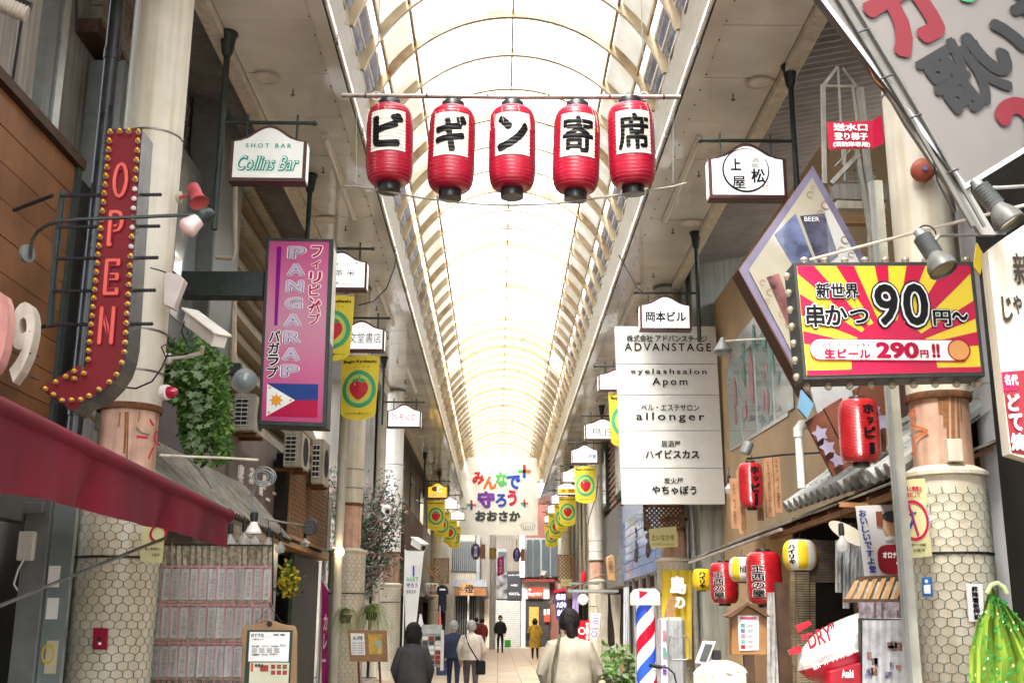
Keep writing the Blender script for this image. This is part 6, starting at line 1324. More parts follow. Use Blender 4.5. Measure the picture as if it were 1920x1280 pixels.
# big tilted karaoke sign and its conduits
t = thing('tilted_signboard', 'huge tilted grey signboard with red and black characters in the top right corner', 'sign', at(1805, 352, 5.4)); TD = 5.4
O0 = at(1808, 356, TD); k = mp(1808, 356, TD); Ub = V(-math.sin(.56), 0, math.cos(.56)); Rb = V(math.cos(.56), 0, math.sin(.56)); TW, TH = 2.2, 1.6; GSG = mat('grey_sign_face', (.135, .122, .114), .45, var=.12, sc=2)
G().obox(O0 + Rb * TW / 2 + Ub * TH / 2, Rb, Ub, TW, TH, .06).build('panel', GSG, t)
G().obox(O0 + Rb * TW / 2 + V(0, -.004, 0) + Ub * .012, Rb, Ub, TW, .024, .02).build('bottom_trim', ALU, t); G().obox(O0 + Ub * TH / 2 + V(0, -.006, 0) + Rb * .012, Rb, Ub, .024, TH, .02).build('side_trim', ALU, t)
def tt(s_, px, py, hh, m_, b_=.06, wpx=None): text(s_, at(px, py, TD - .01), Rb, Ub, m_, t, h=hh * k, w=(wpx * k if wpx else None), bold=b_, off=.003)
CR = mat('char_red', (.12, .001, .008), .6, var=.05); CB2 = mat('char_black', (.008, .008, .009), .6, var=.1)
tt('カ', 1690, 22, 175, CR, .06, 130); tt('歌', 1806, 140, 155, CB2, .035, 140); tt('い', 1872, 88, 115, CB2, .06, 110); tt('2', 1926, 235, 130, CR, .06, 90); tt('ラ', 1800, -60, 150, mat('char_green', (.01, .14, .04), .3), .06); tt('放', 1975, 20, 150, CB2, .05)
t = thing('sign_conduit_band', 'long diagonal metal band with two conduits along the edge of the tilted signboard', 'conduit', at(1840, 430, 5.4))
pl([(1552, -20), (1592, -20), (1868, 440), (1840, 440), (1700, 235)], TD + .02, .03, mat('band_grey', (.26, .245, .22), .4, var=.15, sc=5), 'band', t)
for x0, x1, r_ in ((1562, 1824, 9), (1586, 1846, 7)): ptube([(x0, -20, TD - .02), ((x0 + x1) / 2, 195, TD - .02), (x1, 425, TD - .02)], TD, r_, mat('dull_steel_conduit', (.15, .145, .13), .5, metal=.2, var=.2), 'conduit', t)
ptube([(1552, -20), (1600, 70), (1648, 148), (1680, 175), (1700, 215), (1725, 245), (1748, 290), (1758, 340), (1790, 400)], TD + .02, 4, BLACK, 'cable', t, 5); ptube([(1556, -20), (1608, 84), (1640, 150), (1655, 165)], TD + .02, 5, RUST, 'cable', t, 5)
for i, (x, y) in enumerate(((1607, 62), (1652, 148), (1706, 222), (1775, 325))): ptube([(x, y, TD - .05), (x + 22, y - 8, TD - .05)], TD, 4, BLACK, 'clamp', t, 5)
def flood(px, py, D, ax, label, r=.055, arm=None):
    t = thing('flood_lamp', label, 'lamp', at(px, py, D), 'grey flood lamps with cooling ribs'); p = at(px, py, D); ax = Vector(ax).normalized()
    G().lathe([(r * .5, -.04), (r * .55, 0)] + [(r * (.62 + .3 * (i % 2)), .008 * i) for i in range(16)] + [(r * .7, .13)], p, 20, axis=ax).build('ribbed_body', GREYM, t); G().lathe([(r * .7, .13), (r * 1.1, .17), (r * 1.35, .20), (r * 1.4, .235), (r * 1.3, .24), (r * 1.2, .21)], p, 26, axis=ax).build('lamp_hood', mat('hood_grey', (.11, .11, .105), .45, var=.2, sc=8), t, smooth=True); G().lathe([(r * 1.2, .222), (.004, .225)], p, 26, axis=ax).build('lens', mat('lens_yellowish', (.42, .38, .22), .1, coat=.8, var=.2), t)
    if arm: ptube(arm, D, 7, STEEL, 'arm', t)
flood(1836, 350, 4.9, (.42, -.25, -.85), 'flood lamp with cooling ribs in front of the tilted signboard', .05, [(1855, 352), (1875, 352), (1925, 349)]); flood(1729, 444, 5.6, (.28, -.35, -.9), 'flood lamp with cooling ribs above the sunburst sign', .055, [(1745, 462), (1762, 441), (1800, 441), (1885, 437)])
g = G(); ring(g, at(1737, 440, 5.6), X, Z, .045, .055, 16, a0=0, a1=3.3); g.build('lamp_yoke', BLACK, thing('lamp_yoke', 'dark yoke loop on the flood lamp above the sunburst sign', 'yoke', at(1737, 440, 5.6)))
# white shop sign on the right edge
t = thing('edge_signboard', 'white signboard with brush characters and a maroon strip on the right edge of the photo', 'sign', at(1905, 850, 5.0)); WD = 5.0
pl([(1852, 470), (1870, 455), (1960, 395), (1960, 870), (1894, 850)], WD, .08, mat('aged_white', (.62, .58, .50), .5, var=.12, sc=4, streak=.2), 'board', t); pl([(1878, 697), (1960, 690), (1960, 860), (1897, 848)], WD - .004, .004, mat('maroon_strip', (.22, .01, .02), .5, var=.1), 'strip', t); pl([(1878, 697), (1904, 695), (1908, 730), (1882, 733)], WD - .008, .003, KR, 'red_cap', t)
BK = mat('brush_black', (.03, .02, .015), .6, var=0); pxtext('新', 1899, 474, 1936, 535, WD - .006, BK, t, bold=.02); pxtext('じ', 1878, 555, 1898, 604, WD - .006, BK, t, bold=.04); pxtext('ゃ', 1899, 553, 1916, 590, WD - .006, BK, t, bold=.03); pxtext('ん', 1918, 520, 1945, 580, WD - .006, BK, t, bold=.03)
pxtext('名代', 1883, 702, 1908, 722, WD - .012, WHT, t, bold=.03); 
for i, ch in enumerate('どて焼'): pxtext(ch, 1889 + i * 3, 738 + i * 37, 1912 + i * 5, 770 + i * 37, WD - .012, WHT, t, bold=.04)
vpipe(3.72, 8.3, 0, 7, .115, mat('lilac_grey_pipe', (.42, .41, .41), .3, var=.08), 'fat grey drain pipe right of the nearest right column', joints=(3.3, 4.6))
t = thing('sign_post', 'slim grey green steel post standing just left of the nearest right column', 'post', (2.63, 7.3, 0)); G().box((2.585, 7.3, 0), (2.665, 7.36, 4.5)).build('post', LM, t); G().box((2.58, 7.295, 0), (2.605, 7.30, 4.5)).build('post_lip', GREYM, t)
# things on the nearest right column
t = thing('notice_poster', 'yellow no-smoking poster with a red ring wired to the nearest right column', 'poster', at(1720, 1045, 7.5)); ZD = 7.5
pl([(1694, 899), (1734, 896), (1748, 1042), (1709, 1046)], ZD, .003, mat('notice_yellow', (.62, .58, .3)), 'paper', t); g = G(); ring(g, at(1713, 975, ZD - .004), X, Z, .085, .10, 30, sy=1.35); ring(g, at(1713, 975, ZD - .004), X, Z, 0, 0, 3); g.build('red_ring', KR, t)
ptube([(1704, 946), (1722, 1004)], ZD - .006, 5, KR, 'red_bar', t, 4); ptube([(1706, 990), (1712, 972), (1709, 958)], ZD - .005, 5, mat('walk_blue', (.06, .09, .35), .5), 'walking_figure', t, 5); ptube([(1712, 974), (1720, 998)], ZD - .005, 4, MATS['walk_blue'], 'walking_figure', t, 5); ptube([(1705, 964), (1718, 960)], ZD - .005, 3.5, MATS['walk_blue'], 'walking_figure', t, 5)
pxtext('路上喫煙は', 1697, 911, 1728, 920, ZD - .005, KR, t, bold=.04); pxtext('やめましょう!', 1696, 923, 1724, 932, ZD - .005, KR, t, bold=.04); pxtext('美しいまちづくり', 1738, 945, 1744, 1005, ZD - .005, MATS['walk_blue'], t, vert=True); pxtext('浪速区まちづくり推進協議会', 1707, 1018, 1736, 1023, ZD - .005, INK, t, bold=.02); pxtext('大阪市', 1712, 1028, 1734, 1034, ZD - .005, INK, t, bold=.02)
t = thing('blue_sticker', 'small blue pictogram sticker on the netting of the nearest right column', 'sticker', at(1738, 1118, 7.52)); pl([(1728, 1082), (1747, 1081), (1750, 1117), (1730, 1118)], 7.52, .003, mat('sticker_blue', (.02, .16, .45), .4), 'sticker', t); G().prism(disc(.012, 10), at(1737, 1089, 7.515), X, Z, .002).build('pictogram', WHT, t); pl([(1732, 1096), (1745, 1095), (1745, 1112), (1733, 1112)], 7.515, .002, WHT, 'pictogram', t)
t = thing('button_label', 'white strip label with black vertical characters on the right side of the nearest right column', 'label', at(1828, 1165, 7.55)); pl([(1811, 1094), (1842, 1094), (1846, 1163), (1817, 1165)], 7.55, .003, WHT, 'strip', t); pxtext('昇降看板押釦', 1823, 1099, 1836, 1161, 7.545, INK, t, vert=True, bold=.04)
t = thing('switch_box', 'small cream switch box on the orange band of the nearest right column', 'box', at(1790, 860, 7.5)); plr(1778, 822, 1806, 864, 7.58, .06, CREAM, 'box', t, bevel=.004)
# rust streaks where the collar leaks
g = G()
for x, y1_, w_ in ((1770, 800, 5), (1776, 850, 4), (1786, 870, 6), (1796, 820, 4), (1762, 775, 6), (1801, 790, 3)): colstroke(g, ((x, 742), (x + 1, (742 + y1_) / 2), (x + 2, y1_)), c=(3.14, 7.85), r=.208, w=w_)
g.build('rust_streak', mat('rust_streak', (.33, .15, .055), .8, var=.3, sc=20), colR)
g = G()
for x, y1_, w_ in ((236, 850, 4), (240, 880, 3), (225, 800, 3), (262, 790, 2)): colstroke(g, ((x, 772), (x - 1, (772 + y1_) / 2), (x - 3, y1_)), r=.232, w=w_)
g.build('rust_streak', MATS['rust_streak'], colL)
# tenant board
BD = 19.2
t = thing('tenant_board', 'tall white tenant board of five panels listing shops in black letters', 'sign', at(1260, 945, BD)); BW = mat('board_white', (.66, .66, .63), .5, var=.04)
ys = [611, 682, 740, 807, 877, 945]; xl = lambda y: 1153 + (y - 611) * .041; xr = lambda y: 1341 + (y - 611) * .056
for a, b in zip(ys, ys[1:]): pl([(xl(a), a + .6), (xr(a), a + .6), (xr(b), b - .6), (xl(b), b - .6)], BD, .12, BW, 'panel', t)
pl([(xl(611) + 2, 613), (xr(611) - 2, 613), (xr(945) - 2, 943), (xl(945) + 2, 943)], BD + .02, .18, GREYM, 'core', t)
for s_, a, b, c_, d, b_ in (('株式会社 アドバンステージ', 1175, 628, 1326, 641, .02), ('ADVANSTAGE', 1171, 643, 1333, 658, .012), ('eyelashsalon', 1183, 691, 1325, 704, .012), ('Apom', 1223, 708, 1289, 726, .012), ('ベル・エステサロン', 1202, 758, 1311, 770, .012), ('allonger', 1193, 773, 1321, 792, .012), ('居酒屋', 1240, 826, 1276, 838, .012), ('ハイビスカス', 1210, 843, 1311, 859, .03), ('炭火屋', 1245, 895, 1281, 907, .012), ('やちゃぼう', 1222, 910, 1306, 927, .03)):
    pxtext(s_, a, b, c_, d, BD - .01, INK, t, bold=b_, space=1.35 if s_[0] in 'Aae' else 1)
# ---- skewer shop: eaves, tiles, lanterns
t = thing('skewer_shop', 'skewer eatery with shingled eave, grey tile row and orange rafters on the right', 'building', (3.4, 12, 0))
EX = 2.86
def ez(px, py): return wyz(px, py, EX)
Ya, Za = ez(1292, 1052); Yb, Zb = ez(1688, 900); Yb = min(Yb, 8.35)
Zb = Za + 0.02; 
Ea, Eb = V(EX, Ya, Za), V(EX, Yb, ez(1688, 906)[1]); Wa, Wb = Ea + V(1.05, 0, .42), Eb + V(1.05, 0, .42); n = 14
SH = [mat('eave_board_%s' % n_, c, .8, var=.3, sc=8, bump=.3) for n_, c in (('a', (.22, .19, .15)), ('b', (.28, .25, .20)), ('c', (.17, .15, .12)))]
for j in range(4):
    for i in range(12):
        a, b = i / 12, (i + 1) / 12; f0, f1 = j / 4, (j + 1.15) / 4; L0, L1 = Ea.lerp(Eb, a), Ea.lerp(Eb, b - .002); H0, H1 = Wa.lerp(Wb, a), Wa.lerp(Wb, b - .002)
        p = [L0.lerp(H0, f0), L1.lerp(H1, f0), L1.lerp(H1, min(1, f1)), L0.lerp(H0, min(1, f1))]; dz = V(0, 0, .03 - .0 + .012 * (4 - j) * 0 + RN.uniform(0, .008)); lo = V(0, 0, -.018)
        g = G(); g.add([v + dz for v in p] + [v + dz + lo for v in p], [(0, 1, 2, 3), (7, 6, 5, 4), (0, 4, 5, 1), (1, 5, 6, 2), (2, 6, 7, 3), (3, 7, 4, 0)]); g.build('roof_board', SH[(i + j) % 3], t)
OR = mat('orange_rafter_wood', (.30, .13, .045), .55, var=.3, sc=6, bump=.1)
G().tube([Ea + V(0, 0, -.02), Ea.lerp(Eb, .62) + V(0, 0, -.02)], .022, 4).build('fascia_strip', mat('pale_strip', (.50, .46, .40), .6, var=.2, streak=.3), t); G().tube([Ea.lerp(Eb, .55) + V(.05, 0, -.05), Eb + V(.05, 0, -.05)], .035, 4).build('eave_beam', OR, t)
for i in range(17): u = (i + .5) / 17; G().tube([Ea.lerp(Eb, u) + V(.02, 0, -.02), Wa.lerp(Wb, u) + V(0, 0, -.02)], .02, 4).build('rafter', OR, t)
g = G().quad(Ea + V(.02, 0, .01), Eb + V(.02, 0, .01), Wb + V(0, 0, .01), Wa + V(0, 0, .01)); g.build('roof_lining', WOODR, t)
ptube([(1575, 946, 8.9), (1700, 951, 8.6)], 8.8, 13, OR, 'cross_beam', t, 4)
TLG = [mat('kawara_%s' % n_, c, .45, var=.25, sc=6) for n_, c in (('a', (.36, .37, .35)), ('b', (.43, .44, .41)), ('c', (.30, .31, .30)))]
Ta, Tb = V(3.0, 12.6, 3.0), V(3.0, 7.95, 2.92); Ta = V(3.0, *wyz(1478, 948, 3.0)); Tb = V(3.0, *wyz(1690, 872, 3.0)); n = 17
for i in range(n):
    p = Ta.lerp(Tb, i / (n - 1)); e = p + V(.85, 0, .62)
    for j in range(4): G().tube([p.lerp(e, j / 4), p.lerp(e, (j + 1.1) / 4)], [.062, .054], 8).build('roof_tile', TLG[(i + j) % 3], t, smooth=True)
    G().lathe([(.066, 0), (.066, .03), (.04, .04)], p, 12, axis=V(-1, 0, -.5)).build('tile_end', TLG[i % 3], t, smooth=True)
g = G().quad(Ta + V(.02, .1, -.05), Tb + V(.02, -.1, -.05), Tb + V(.88, -.1, .56), Ta + V(.88, .1, .56)); g.build('tile_bed', TLG[2], t)
G().tube([Ta + V(.86, .1, .66), Tb + V(.86, -.1, .66)], .08, 8).build('ridge_tile', TLG[0], t, smooth=True)
G().box((3.9, 8.15, 0), (4.2, 12.25, 3.9)).build('shop_wall', mat('dim_red_wood_wall', (.13, .05, .03), .7, var=.3, sc=3), t); G().box((3.2, 12.2, 0), (3.9, 12.3, 2.6)).build('end_wall', DARK, t)
G().box((3.55, 4.5, 0), (3.6, 7.9, 5)).build('dark_side', DARK, t)
for x, y0_, y1_, w_ in ((3.0, 1130, 1300, .05),): G().box((EX + .05, 9.3, 0), (EX + .13, 9.38, 2.3)).build('corner_post', WOODD, t)
# slatted little canopy with bottles
t = thing('slatted_canopy', 'small wooden slatted canopy holding flattened bottles over the red airship', 'canopy', at(1640, 1125, 8.2))
for i in range(6): pl([(1605 + i * 17, 1088 - i * 1.4), (1611 + i * 17, 1087 - i * 1.4), (1592 + i * 18, 1127 - i * .5), (1584 + i * 18, 1127 - i * .5)], 8.15, .03, WOODL, 'slat', t)
for i in range(5): pl([(1611 + i * 17, 1090), (1620 + i * 17, 1089), (1606 + i * 18, 1122), (1596 + i * 18, 1124)], 8.17, .02, mat('bottle_clear', (.42, .38, .30), .1, var=.3, sc=20, coat=.7), 'flat_bottle', t)
pl([(1608, 1080), (1700, 1076), (1702, 1090), (1604, 1094)], 8.2, .04, WOODD, 'top_rail', t); pl([(1584, 1122), (1700, 1122), (1700, 1128), (1582, 1129)], 8.13, .04, WOODD, 'bottom_rail', t)
# round paper lanterns
def small_lantern(px, y0, y1, D, wpx, m, label, name='paper_lantern', rings=30, p=2.2, k=.45, strings=(), capm=None, group='paper lanterns under the skewer shop eave', stripes=None, wire=14):
    b, tp = at(px, y1, D), at(px, y0, D); H = tp.z - b.z; R0 = wpx / 2 * mp(px, (y0 + y1) / 2, D); c = V(b.x, D, b.z); t = lantern(name, c, R0, H, m, label, rings, p, k, group=group, capm=capm, cap=(.42, .05), rip=.012)
    if stripes:
        for a in stripes:
            g = G(); N_ = 24; vs = []
            for i in range(N_ + 1):
                z = H * (.03 + .94 * i / N_); r_ = lan_r(z, R0, H, p, k) + R0 * .03
                for q_ in range(5): an = a + (q_ / 4 - .5) * .62; vs.append(c + V(r_ * math.sin(an), -r_ * math.cos(an), z))
            g.add(vs, [(i * 5 + q_, i * 5 + q_ + 1, (i + 1) * 5 + q_ + 1, (i + 1) * 5 + q_) for i in range(N_) for q_ in range(4)]).build('yellow_stripe', LYEL, t, smooth=True)
    for s_, u0, v0, u1, v1, vert, m_, b_ in strings:
        for bb, mm, lf in ([(b_ + .02, WHT, .002)] if m_ is INKO else []) + [(b_ - .025 if m_ is INKO else b_, INK if m_ is INKO else m_, .003 if m_ is not INKO else .005)]:
            if b_ > .03 and m_ is INKO and bb > .05: pass
            g = text_g(s_, c + V((u0 + u1) / 2 * R0, 0, (v0 + v1) / 2 * H), X, Z, (u1 - u0) * R0, (v1 - v0) * H, bold=bb, ref=.0, vert=vert, off=0)
            for v in g.v: v.y = c.y
            lan_wrap(g, c, R0, H, p, k, R0 * .035 + lf, nx=12, nz=12, rings=rings, rip=0).build('lettering', mm, t)
    G().tube([c + V(0, 0, H + .02), at(px, y0 - wire, D)], .004, 5).build('hanging_wire', BLACK, t); return t
INKO = 'outlined'
LYEL = mat('lantern_yellow', (.78, .55, .02), .5, var=.05, trans=.15); LR2 = mat('bright_lantern_red', (.44, .012, .018), .22, var=.15, sc=9, coat=.5); LPW = mat('lantern_white', (.80, .78, .74), .5, var=.04, trans=.15)
small_lantern(1615, 750, 868, 7.9, 74, LR2, 'large red vertical-ribbed paper lantern hanging under the sunburst sign', rings=44, p=2.8, k=.5, strings=[('ホ', -.05, .74, .5, .88, False, INK, .05), ('ッ', .1, .58, .45, .68, False, INK, .05), ('ピ', -.05, .36, .5, .52, False, INK, .05), ('ー', .15, .14, .4, .24, True, INK, .05)], group='red lanterns advertising a drink', wire=40)
small_lantern(1410, 868, 952, 11.9, 45, LR2, 'smaller red paper lantern on the tan wall left of the eave', rings=40, p=2.8, k=.5, strings=[('ホ', -.2, .74, .5, .90, False, INK, .05), ('ッ', .0, .58, .45, .68, False, INK, .05), ('ピ', -.15, .34, .5, .52, False, INK, .05), ('ー', .05, .1, .3, .24, True, INK, .05)], group='red lanterns advertising a drink', wire=16)
small_lantern(1501, 1012, 1069, 10.4, 62, LPW, 'yellow and white striped round lantern under the eave', p=1.5, k=.55, stripes=(-.05, 1.2, -1.3), strings=[('ハイリキ', -.92, .2, -.52, .82, True, INK, .06)])
small_lantern(1391, 1044, 1090, 13.2, 46, LPW, 'round yellow and white lantern behind the two red ones', p=1.5, k=.55, stripes=(-.7, .9), strings=[('hiLiKi', -.3, .38, .8, .62, False, INK, .03)])
small_lantern(1317, 1066, 1106, 15.6, 36, LYEL, 'leftmost small yellow lantern at the far end of the eave', p=1.6, k=.55, strings=[('ハイリキ', -.45, .1, .15, .85, True, INK, .06)])
small_lantern(1359, 1054, 1131, 13.6, 53, LR2, 'smaller red lantern with outlined black characters under the eave', rings=30, p=2.6, k=.5, strings=[('王西の屋', -.95, .12, -.2, .75, True, INKO, .05)])
small_lantern(1435, 1034, 1133, 11.6, 65, LR2, 'largest red lantern with outlined black characters under the eave', rings=30, p=2.6, k=.5, strings=[('王西の屋', -.95, .14, -.2, .72, True, INKO, .05)])
t = thing('wall_spotlight', 'small grey spotlight on a black rod above the small red lantern', 'lamp', at(1400, 850, 11)); G().lathe([(.05, .12), (.055, .02), (.05, 0)], at(1396, 850, 11), 14, axis=V(.4, 0, .9)).build('lamp_head', GREYM, t, smooth=True); ptube([(1400, 860, 11), (1470, 852, 11), (1540, 848, 10.6)], 11, 4, BLACK, 'rod', t, 6)
t = thing('wall_spotlight', 'pale dish spotlight on a long white arm before the peaked window', 'lamp', at(1355, 655, 15)); G().lathe([(.03, .2), (.07, .12), (.13, .02), (.125, 0), (.10, .0)], at(1356, 660, 14.6), 18, axis=V(0, 0, 1)).build('lamp_head', GREYM, t, smooth=True); G().lathe([(.1, .01), (.08, -.03), (.01, -.05)], at(1356, 660, 14.6), 16).build('lens', GLASSB, t, smooth=True); ptube([(1356, 640, 14.6), (1375, 638, 14.4), (1470, 633, 13.5), (1500, 633, 12.5)], 14, 3.5, WHITEP, 'arm', t)
bulb_lamp(1367, 905, 13.4, 'bare bulb on the tan wall left of the small red lantern', .06); bulb_lamp(1578, 1003, 8.6, 'clear bulb hanging inside the orange timbered porch', .05, wire=50)
for i, (x0, y0, x1, y1) in enumerate(((1370, 896, 1384, 990), (1383, 880, 1397, 1000), (1434, 855, 1450, 968), (1452, 850, 1464, 960), (1420, 930, 1432, 975))):
    t = thing('wooden_tag', ('first', 'second', 'third', 'fourth', 'shortest')[i] + ' hanging wooden menu plank on the tan wall from the left', 'plank sign', at((x0 + x1) / 2, y1, 12.1), 'wooden menu planks on the tan wall'); plr(x0, y0, x1, y1, 12.1, .03, mat('tag_wood', (.46, .25, .13), .6, var=.2, sc=8), 'plank', t); pxtext('もつ煮込み'[:3 + i % 3], (x0 + x1) / 2 - 3, y0 + 8, (x0 + x1) / 2 + 3, y1 - 8, 12.09, mat('tag_ink', (.16, .05, .03), .6), t, vert=True)
vp = thing('vent_pipe', 'white elbow vent pipe beside the brown planks', 'pipe', at(1500, 905, 9.8)); G().tube([at(1503, 915, 9.8), V(at(1503, 915, 9.8).x, 9.8, at(1503, 815, 9.8).z)], .035, 12).build('pipe', WHITEP, vp, smooth=True); p = V(at(1503, 915, 9.8).x, 9.8, at(1503, 815, 9.8).z); G().tube([p + V(0, 0, -.02), p + V(0, 0, .05), p + V(.03, 0, .09), p + V(.12, .05, .10)], .045, 12).build('elbow', WHITEP, vp, smooth=True)
# porch interior
t = thing('drink_poster', 'tall white drink poster with blue vertical kana inside the porch', 'poster', at(1655, 1082, 8.5)); pl([(1604, 948), (1700, 944), (1700, 1080), (1622, 1082)], 8.5, .01, mat('poster_white', (.52, .51, .50), .4, var=.05, sc=3), 'sheet', t); BL = mat('poster_blue_ink', (.05, .05, .22), .5, var=0)
for i, ch in enumerate('おいしいですよ!'): pxtext(ch, 1610 + i * 2.7, 955 + i * 15, 1624 + i * 2.7, 968 + i * 15, 8.49, BL, t, bold=.04)
O = at(1677, 1048, 8.485); G().prism([(.125 * (abs(math.cos(a)) ** .6) * (1 if math.cos(a) > 0 else -1), .11 * (abs(math.sin(a)) ** .6) * (1 if math.sin(a) > 0 else -1)) for a in [6.2832 * i / 28 for i in range(28)]], O, X, Z, .002).build('maroon_badge', mat('poster_maroon', (.22, .01, .02), .4, var=.05), t); pxtext('オロナミン', 1655, 1034, 1700, 1046, 8.48, WHT, t, bold=.05); pxtext('C', 1680, 1050, 1694, 1060, 8.48, WHT, t, bold=.05)
G().prism(disc(.085, 18, 1, 1.15), at(1676, 985, 8.488), X, Z, .002).build('portrait_face', mat('print_skin', (.48, .30, .17), .5, var=.1), t); G().prism(disc(.09, 18, 1, .5), at(1676, 968, 8.486), X, Z, .002).build('portrait_hat', mat('print_dark', (.05, .045, .05), .5), t); plr(1643, 958, 1655, 985, 8.486, .002, mat('print_bottle', (.2, .06, .03), .4), 'bottle_print', t); plr(1660, 1005, 1700, 1012, 8.487, .002, MATS['poster_white'], 'sleeve', t)
t = thing('paper_fan', 'pale oval hand fan hung behind the clear porch bulb', 'fan', at(1590, 1015, 8.8)); G().prism([(.17 * math.cos(6.28 * i / 20) * .87 + .045 * math.sin(6.28 * i / 20), .045 * math.sin(6.28 * i / 20) - .09 * math.cos(6.28 * i / 20)) for i in range(20)], at(1592, 1000, 8.8), X, Z, .004).build('fan', mat('fan_paper', (.5, .46, .38), .6), t)
t = thing('film_curtain', 'strips of shiny clear film hanging in the porch', 'curtain', at(1595, 1090, 9.0)); 
for i in range(4): wavy_sheet(1566 + i * 14, 1012, 1578 + i * 15, 1110 + (i % 2) * 30, 9.0 + i * .03, mat('shiny_film', (.50, .51, .53), .18, metal=.5, var=.2, sc=7), 'strip', t, .02, 6, 6)
t = thing('bamboo_blind', 'long pale bamboo blind hanging beside the lantern', 'blind', at(1505, 1290, 10.8)); n_ = 46
for i in range(n_): plr(1482, 1072 + i * 4.6, 1529, 1075.4 + i * 4.6, 10.8, .012, mat('blind_cane', (.33, .27, .17), .7, var=.3, sc=12), 'cane', t)
for x in (1492, 1518): ptube([(x, 1070), (x, 1285)], 10.78, 1.2, WOODD, 'cord', t, 4)
t = thing('bamboo_blind', 'dark brown rolled blind above the bamboo blind', 'blind', at(1555, 1100, 10.4)); 
for i in range(16): plr(1518, 1012 + i * 5, 1574, 1016 + i * 5, 10.4, .012, mat('dark_cane', (.10, .075, .055), .7, var=.3, sc=12), 'cane', t)
t = thing('frame_door', 'dark wooden post frame with glossy papered panel at the skewer shop', 'door', at(1470, 1290, 10.9)); plr(1460, 1090, 1482, 1300, 10.7, .08, WOODD, 'post', t); wavy_sheet(1438, 1110, 1462, 1300, 11, mat('papered_gloss', (.50, .49, .48), .2, var=.25, sc=14, coat=.5), 'papered_panel', t, .02, 8, 8)
# red airship advert
t = thing('inflatable_airship', 'red and silver inflatable airship advert reading DRY under the slatted canopy', 'inflatable', at(1590, 1280, 7.9)); ac = at(1606, 1212, 7.9); axv = V(.93, 0, .36).normalized(); RL, RS = .44, .205; g1, g2 = G(), G(); b_ = axv.cross(Y).normalized(); nn = 28; mm = 24
def ash(i, j): u = -1 + 2 * i / nn; r_ = RS * max(0, 1 - abs(u) ** 2.4) ** .62; a = 6.2832 * j / mm; return ac + axv * u * RL + (b_ * math.cos(a) + Y * math.sin(a)) * r_
for j in range(mm):
    up_ = math.cos(6.2832 * (j + .5) / mm) * (1 if b_.z > 0 else -1) > -.12
    for i in range(nn):
        (g1 if up_ else g2).add([ash(i, j), ash(i + 1, j), ash(i + 1, j + 1), ash(i, j + 1)], [(0, 1, 2, 3)])
AL = mat('airship_silver', (.50, .48, .46), .25, var=.08, coat=.5); ARD = mat('airship_red', (.36, .005, .02), .25, var=.08, coat=.5)
g1.build('upper_skin', AL, t, smooth=True); g2.build('lower_skin', ARD, t, smooth=True)
for s_, x, y, w_, h_, m_ in (('"DRY"', 1537, 1192, 68, 30, ARD), ('新スーパードライ、始まる。', 1566, 1233, 92, 11, WHT)): k = mp(x, y, 7.7); text(s_, at(x, y, 7.66 if s_[0] == '"' else 7.63), axv, axv.cross(Y) if axv.cross(Y).z > 0 else -axv.cross(Y), m_, t, w=w_ * k, h=h_ * k, bold=.03, shear=.2 if s_[0] == '"' else 0)
pl([(1478, 1218), (1500, 1208), (1504, 1222), (1482, 1228)], 7.85, .03, ARD, 'fin', t); pl([(1492, 1172), (1518, 1162), (1522, 1170), (1496, 1186)], 7.95, .03, ARD, 'fin', t)
pl([(1555, 1258), (1618, 1240), (1618, 1300), (1550, 1300)], 7.62, .12, ARD, 'gondola', t, bevel=.01); pxtext('Asahi', 1578, 1254, 1600, 1270, 7.60, WHT, t, bold=.03)
t = thing('picture_case', 'tall glass fronted case covered with photo clippings beside the nearest right column', 'display case', at(1660, 1290, 7.6)); pl([(1614, 1158), (1706, 1160), (1712, 1300), (1616, 1300)], 7.6, .06, DGREEN, 'frame', t)
wavy_sheet(1617, 1162, 1703, 1300, 7.58, mat('glazed_reflection', (.50, .50, .52), .12, var=.22, sc=16, coat=.8), 'glazing', t, .004, 20, 3); wavy_sheet(1610, 1128, 1704, 1158, 7.7, mat('check_cloth', (.40, .33, .36), .7, var=.4, sc=30), 'check_cloth', t, .02, 20, 2)
for i in range(14): x, y = RN.uniform(1622, 1690), RN.uniform(1195, 1275); plr(x, y, x + RN.uniform(6, 14), y + RN.uniform(8, 16), 7.572, .001, RN.choice((mat('clip_a', (.4, .36, .34), .3, var=.6, sc=30), mat('clip_b', (.3, .3, .42), .3, var=.6, sc=30), mat('clip_c', (.42, .22, .18), .3, var=.6, sc=30))), 'clipping', t)
# lime cloth
t = thing('clover_cloth', 'lime green cloth printed with clovers draped at the right edge', 'cloth', at(1880, 1290, 6.6)); LG = mat('lime_cloth', (.27, .42, .045), .9, var=.12, trans=.1); g = G(); vs = []; n = 24; m_ = 18
for j in range(m_ + 1):
    v = j / m_; x0 = 1858 - 34 * min(1, v * 1.6) - (6 if v > .3 else 0); x1 = 1868 + 110 * min(1, v * 1.5) ** .9; y = 1090 + 210 * v
    for i in range(n + 1): u = i / n; vs.append(at(x0 + (x1 - x0) * u, y + (1 - v) * 25 * u, 6.6 + .045 * math.sin(u * 24 + v * 2) * (.4 + v) + .02 * math.sin(u * 50) + .05 * u))
def LV(i, j): return vs[j * (n + 1) + i]
g.add(vs, [(j * (n + 1) + i, (j + 1) * (n + 1) + i, (j + 1) * (n + 1) + i + 1, j * (n + 1) + i + 1) for j in range(m_) for i in range(n)]).build('cloth', LG, t, smooth=True)
g = G(); wd = G()
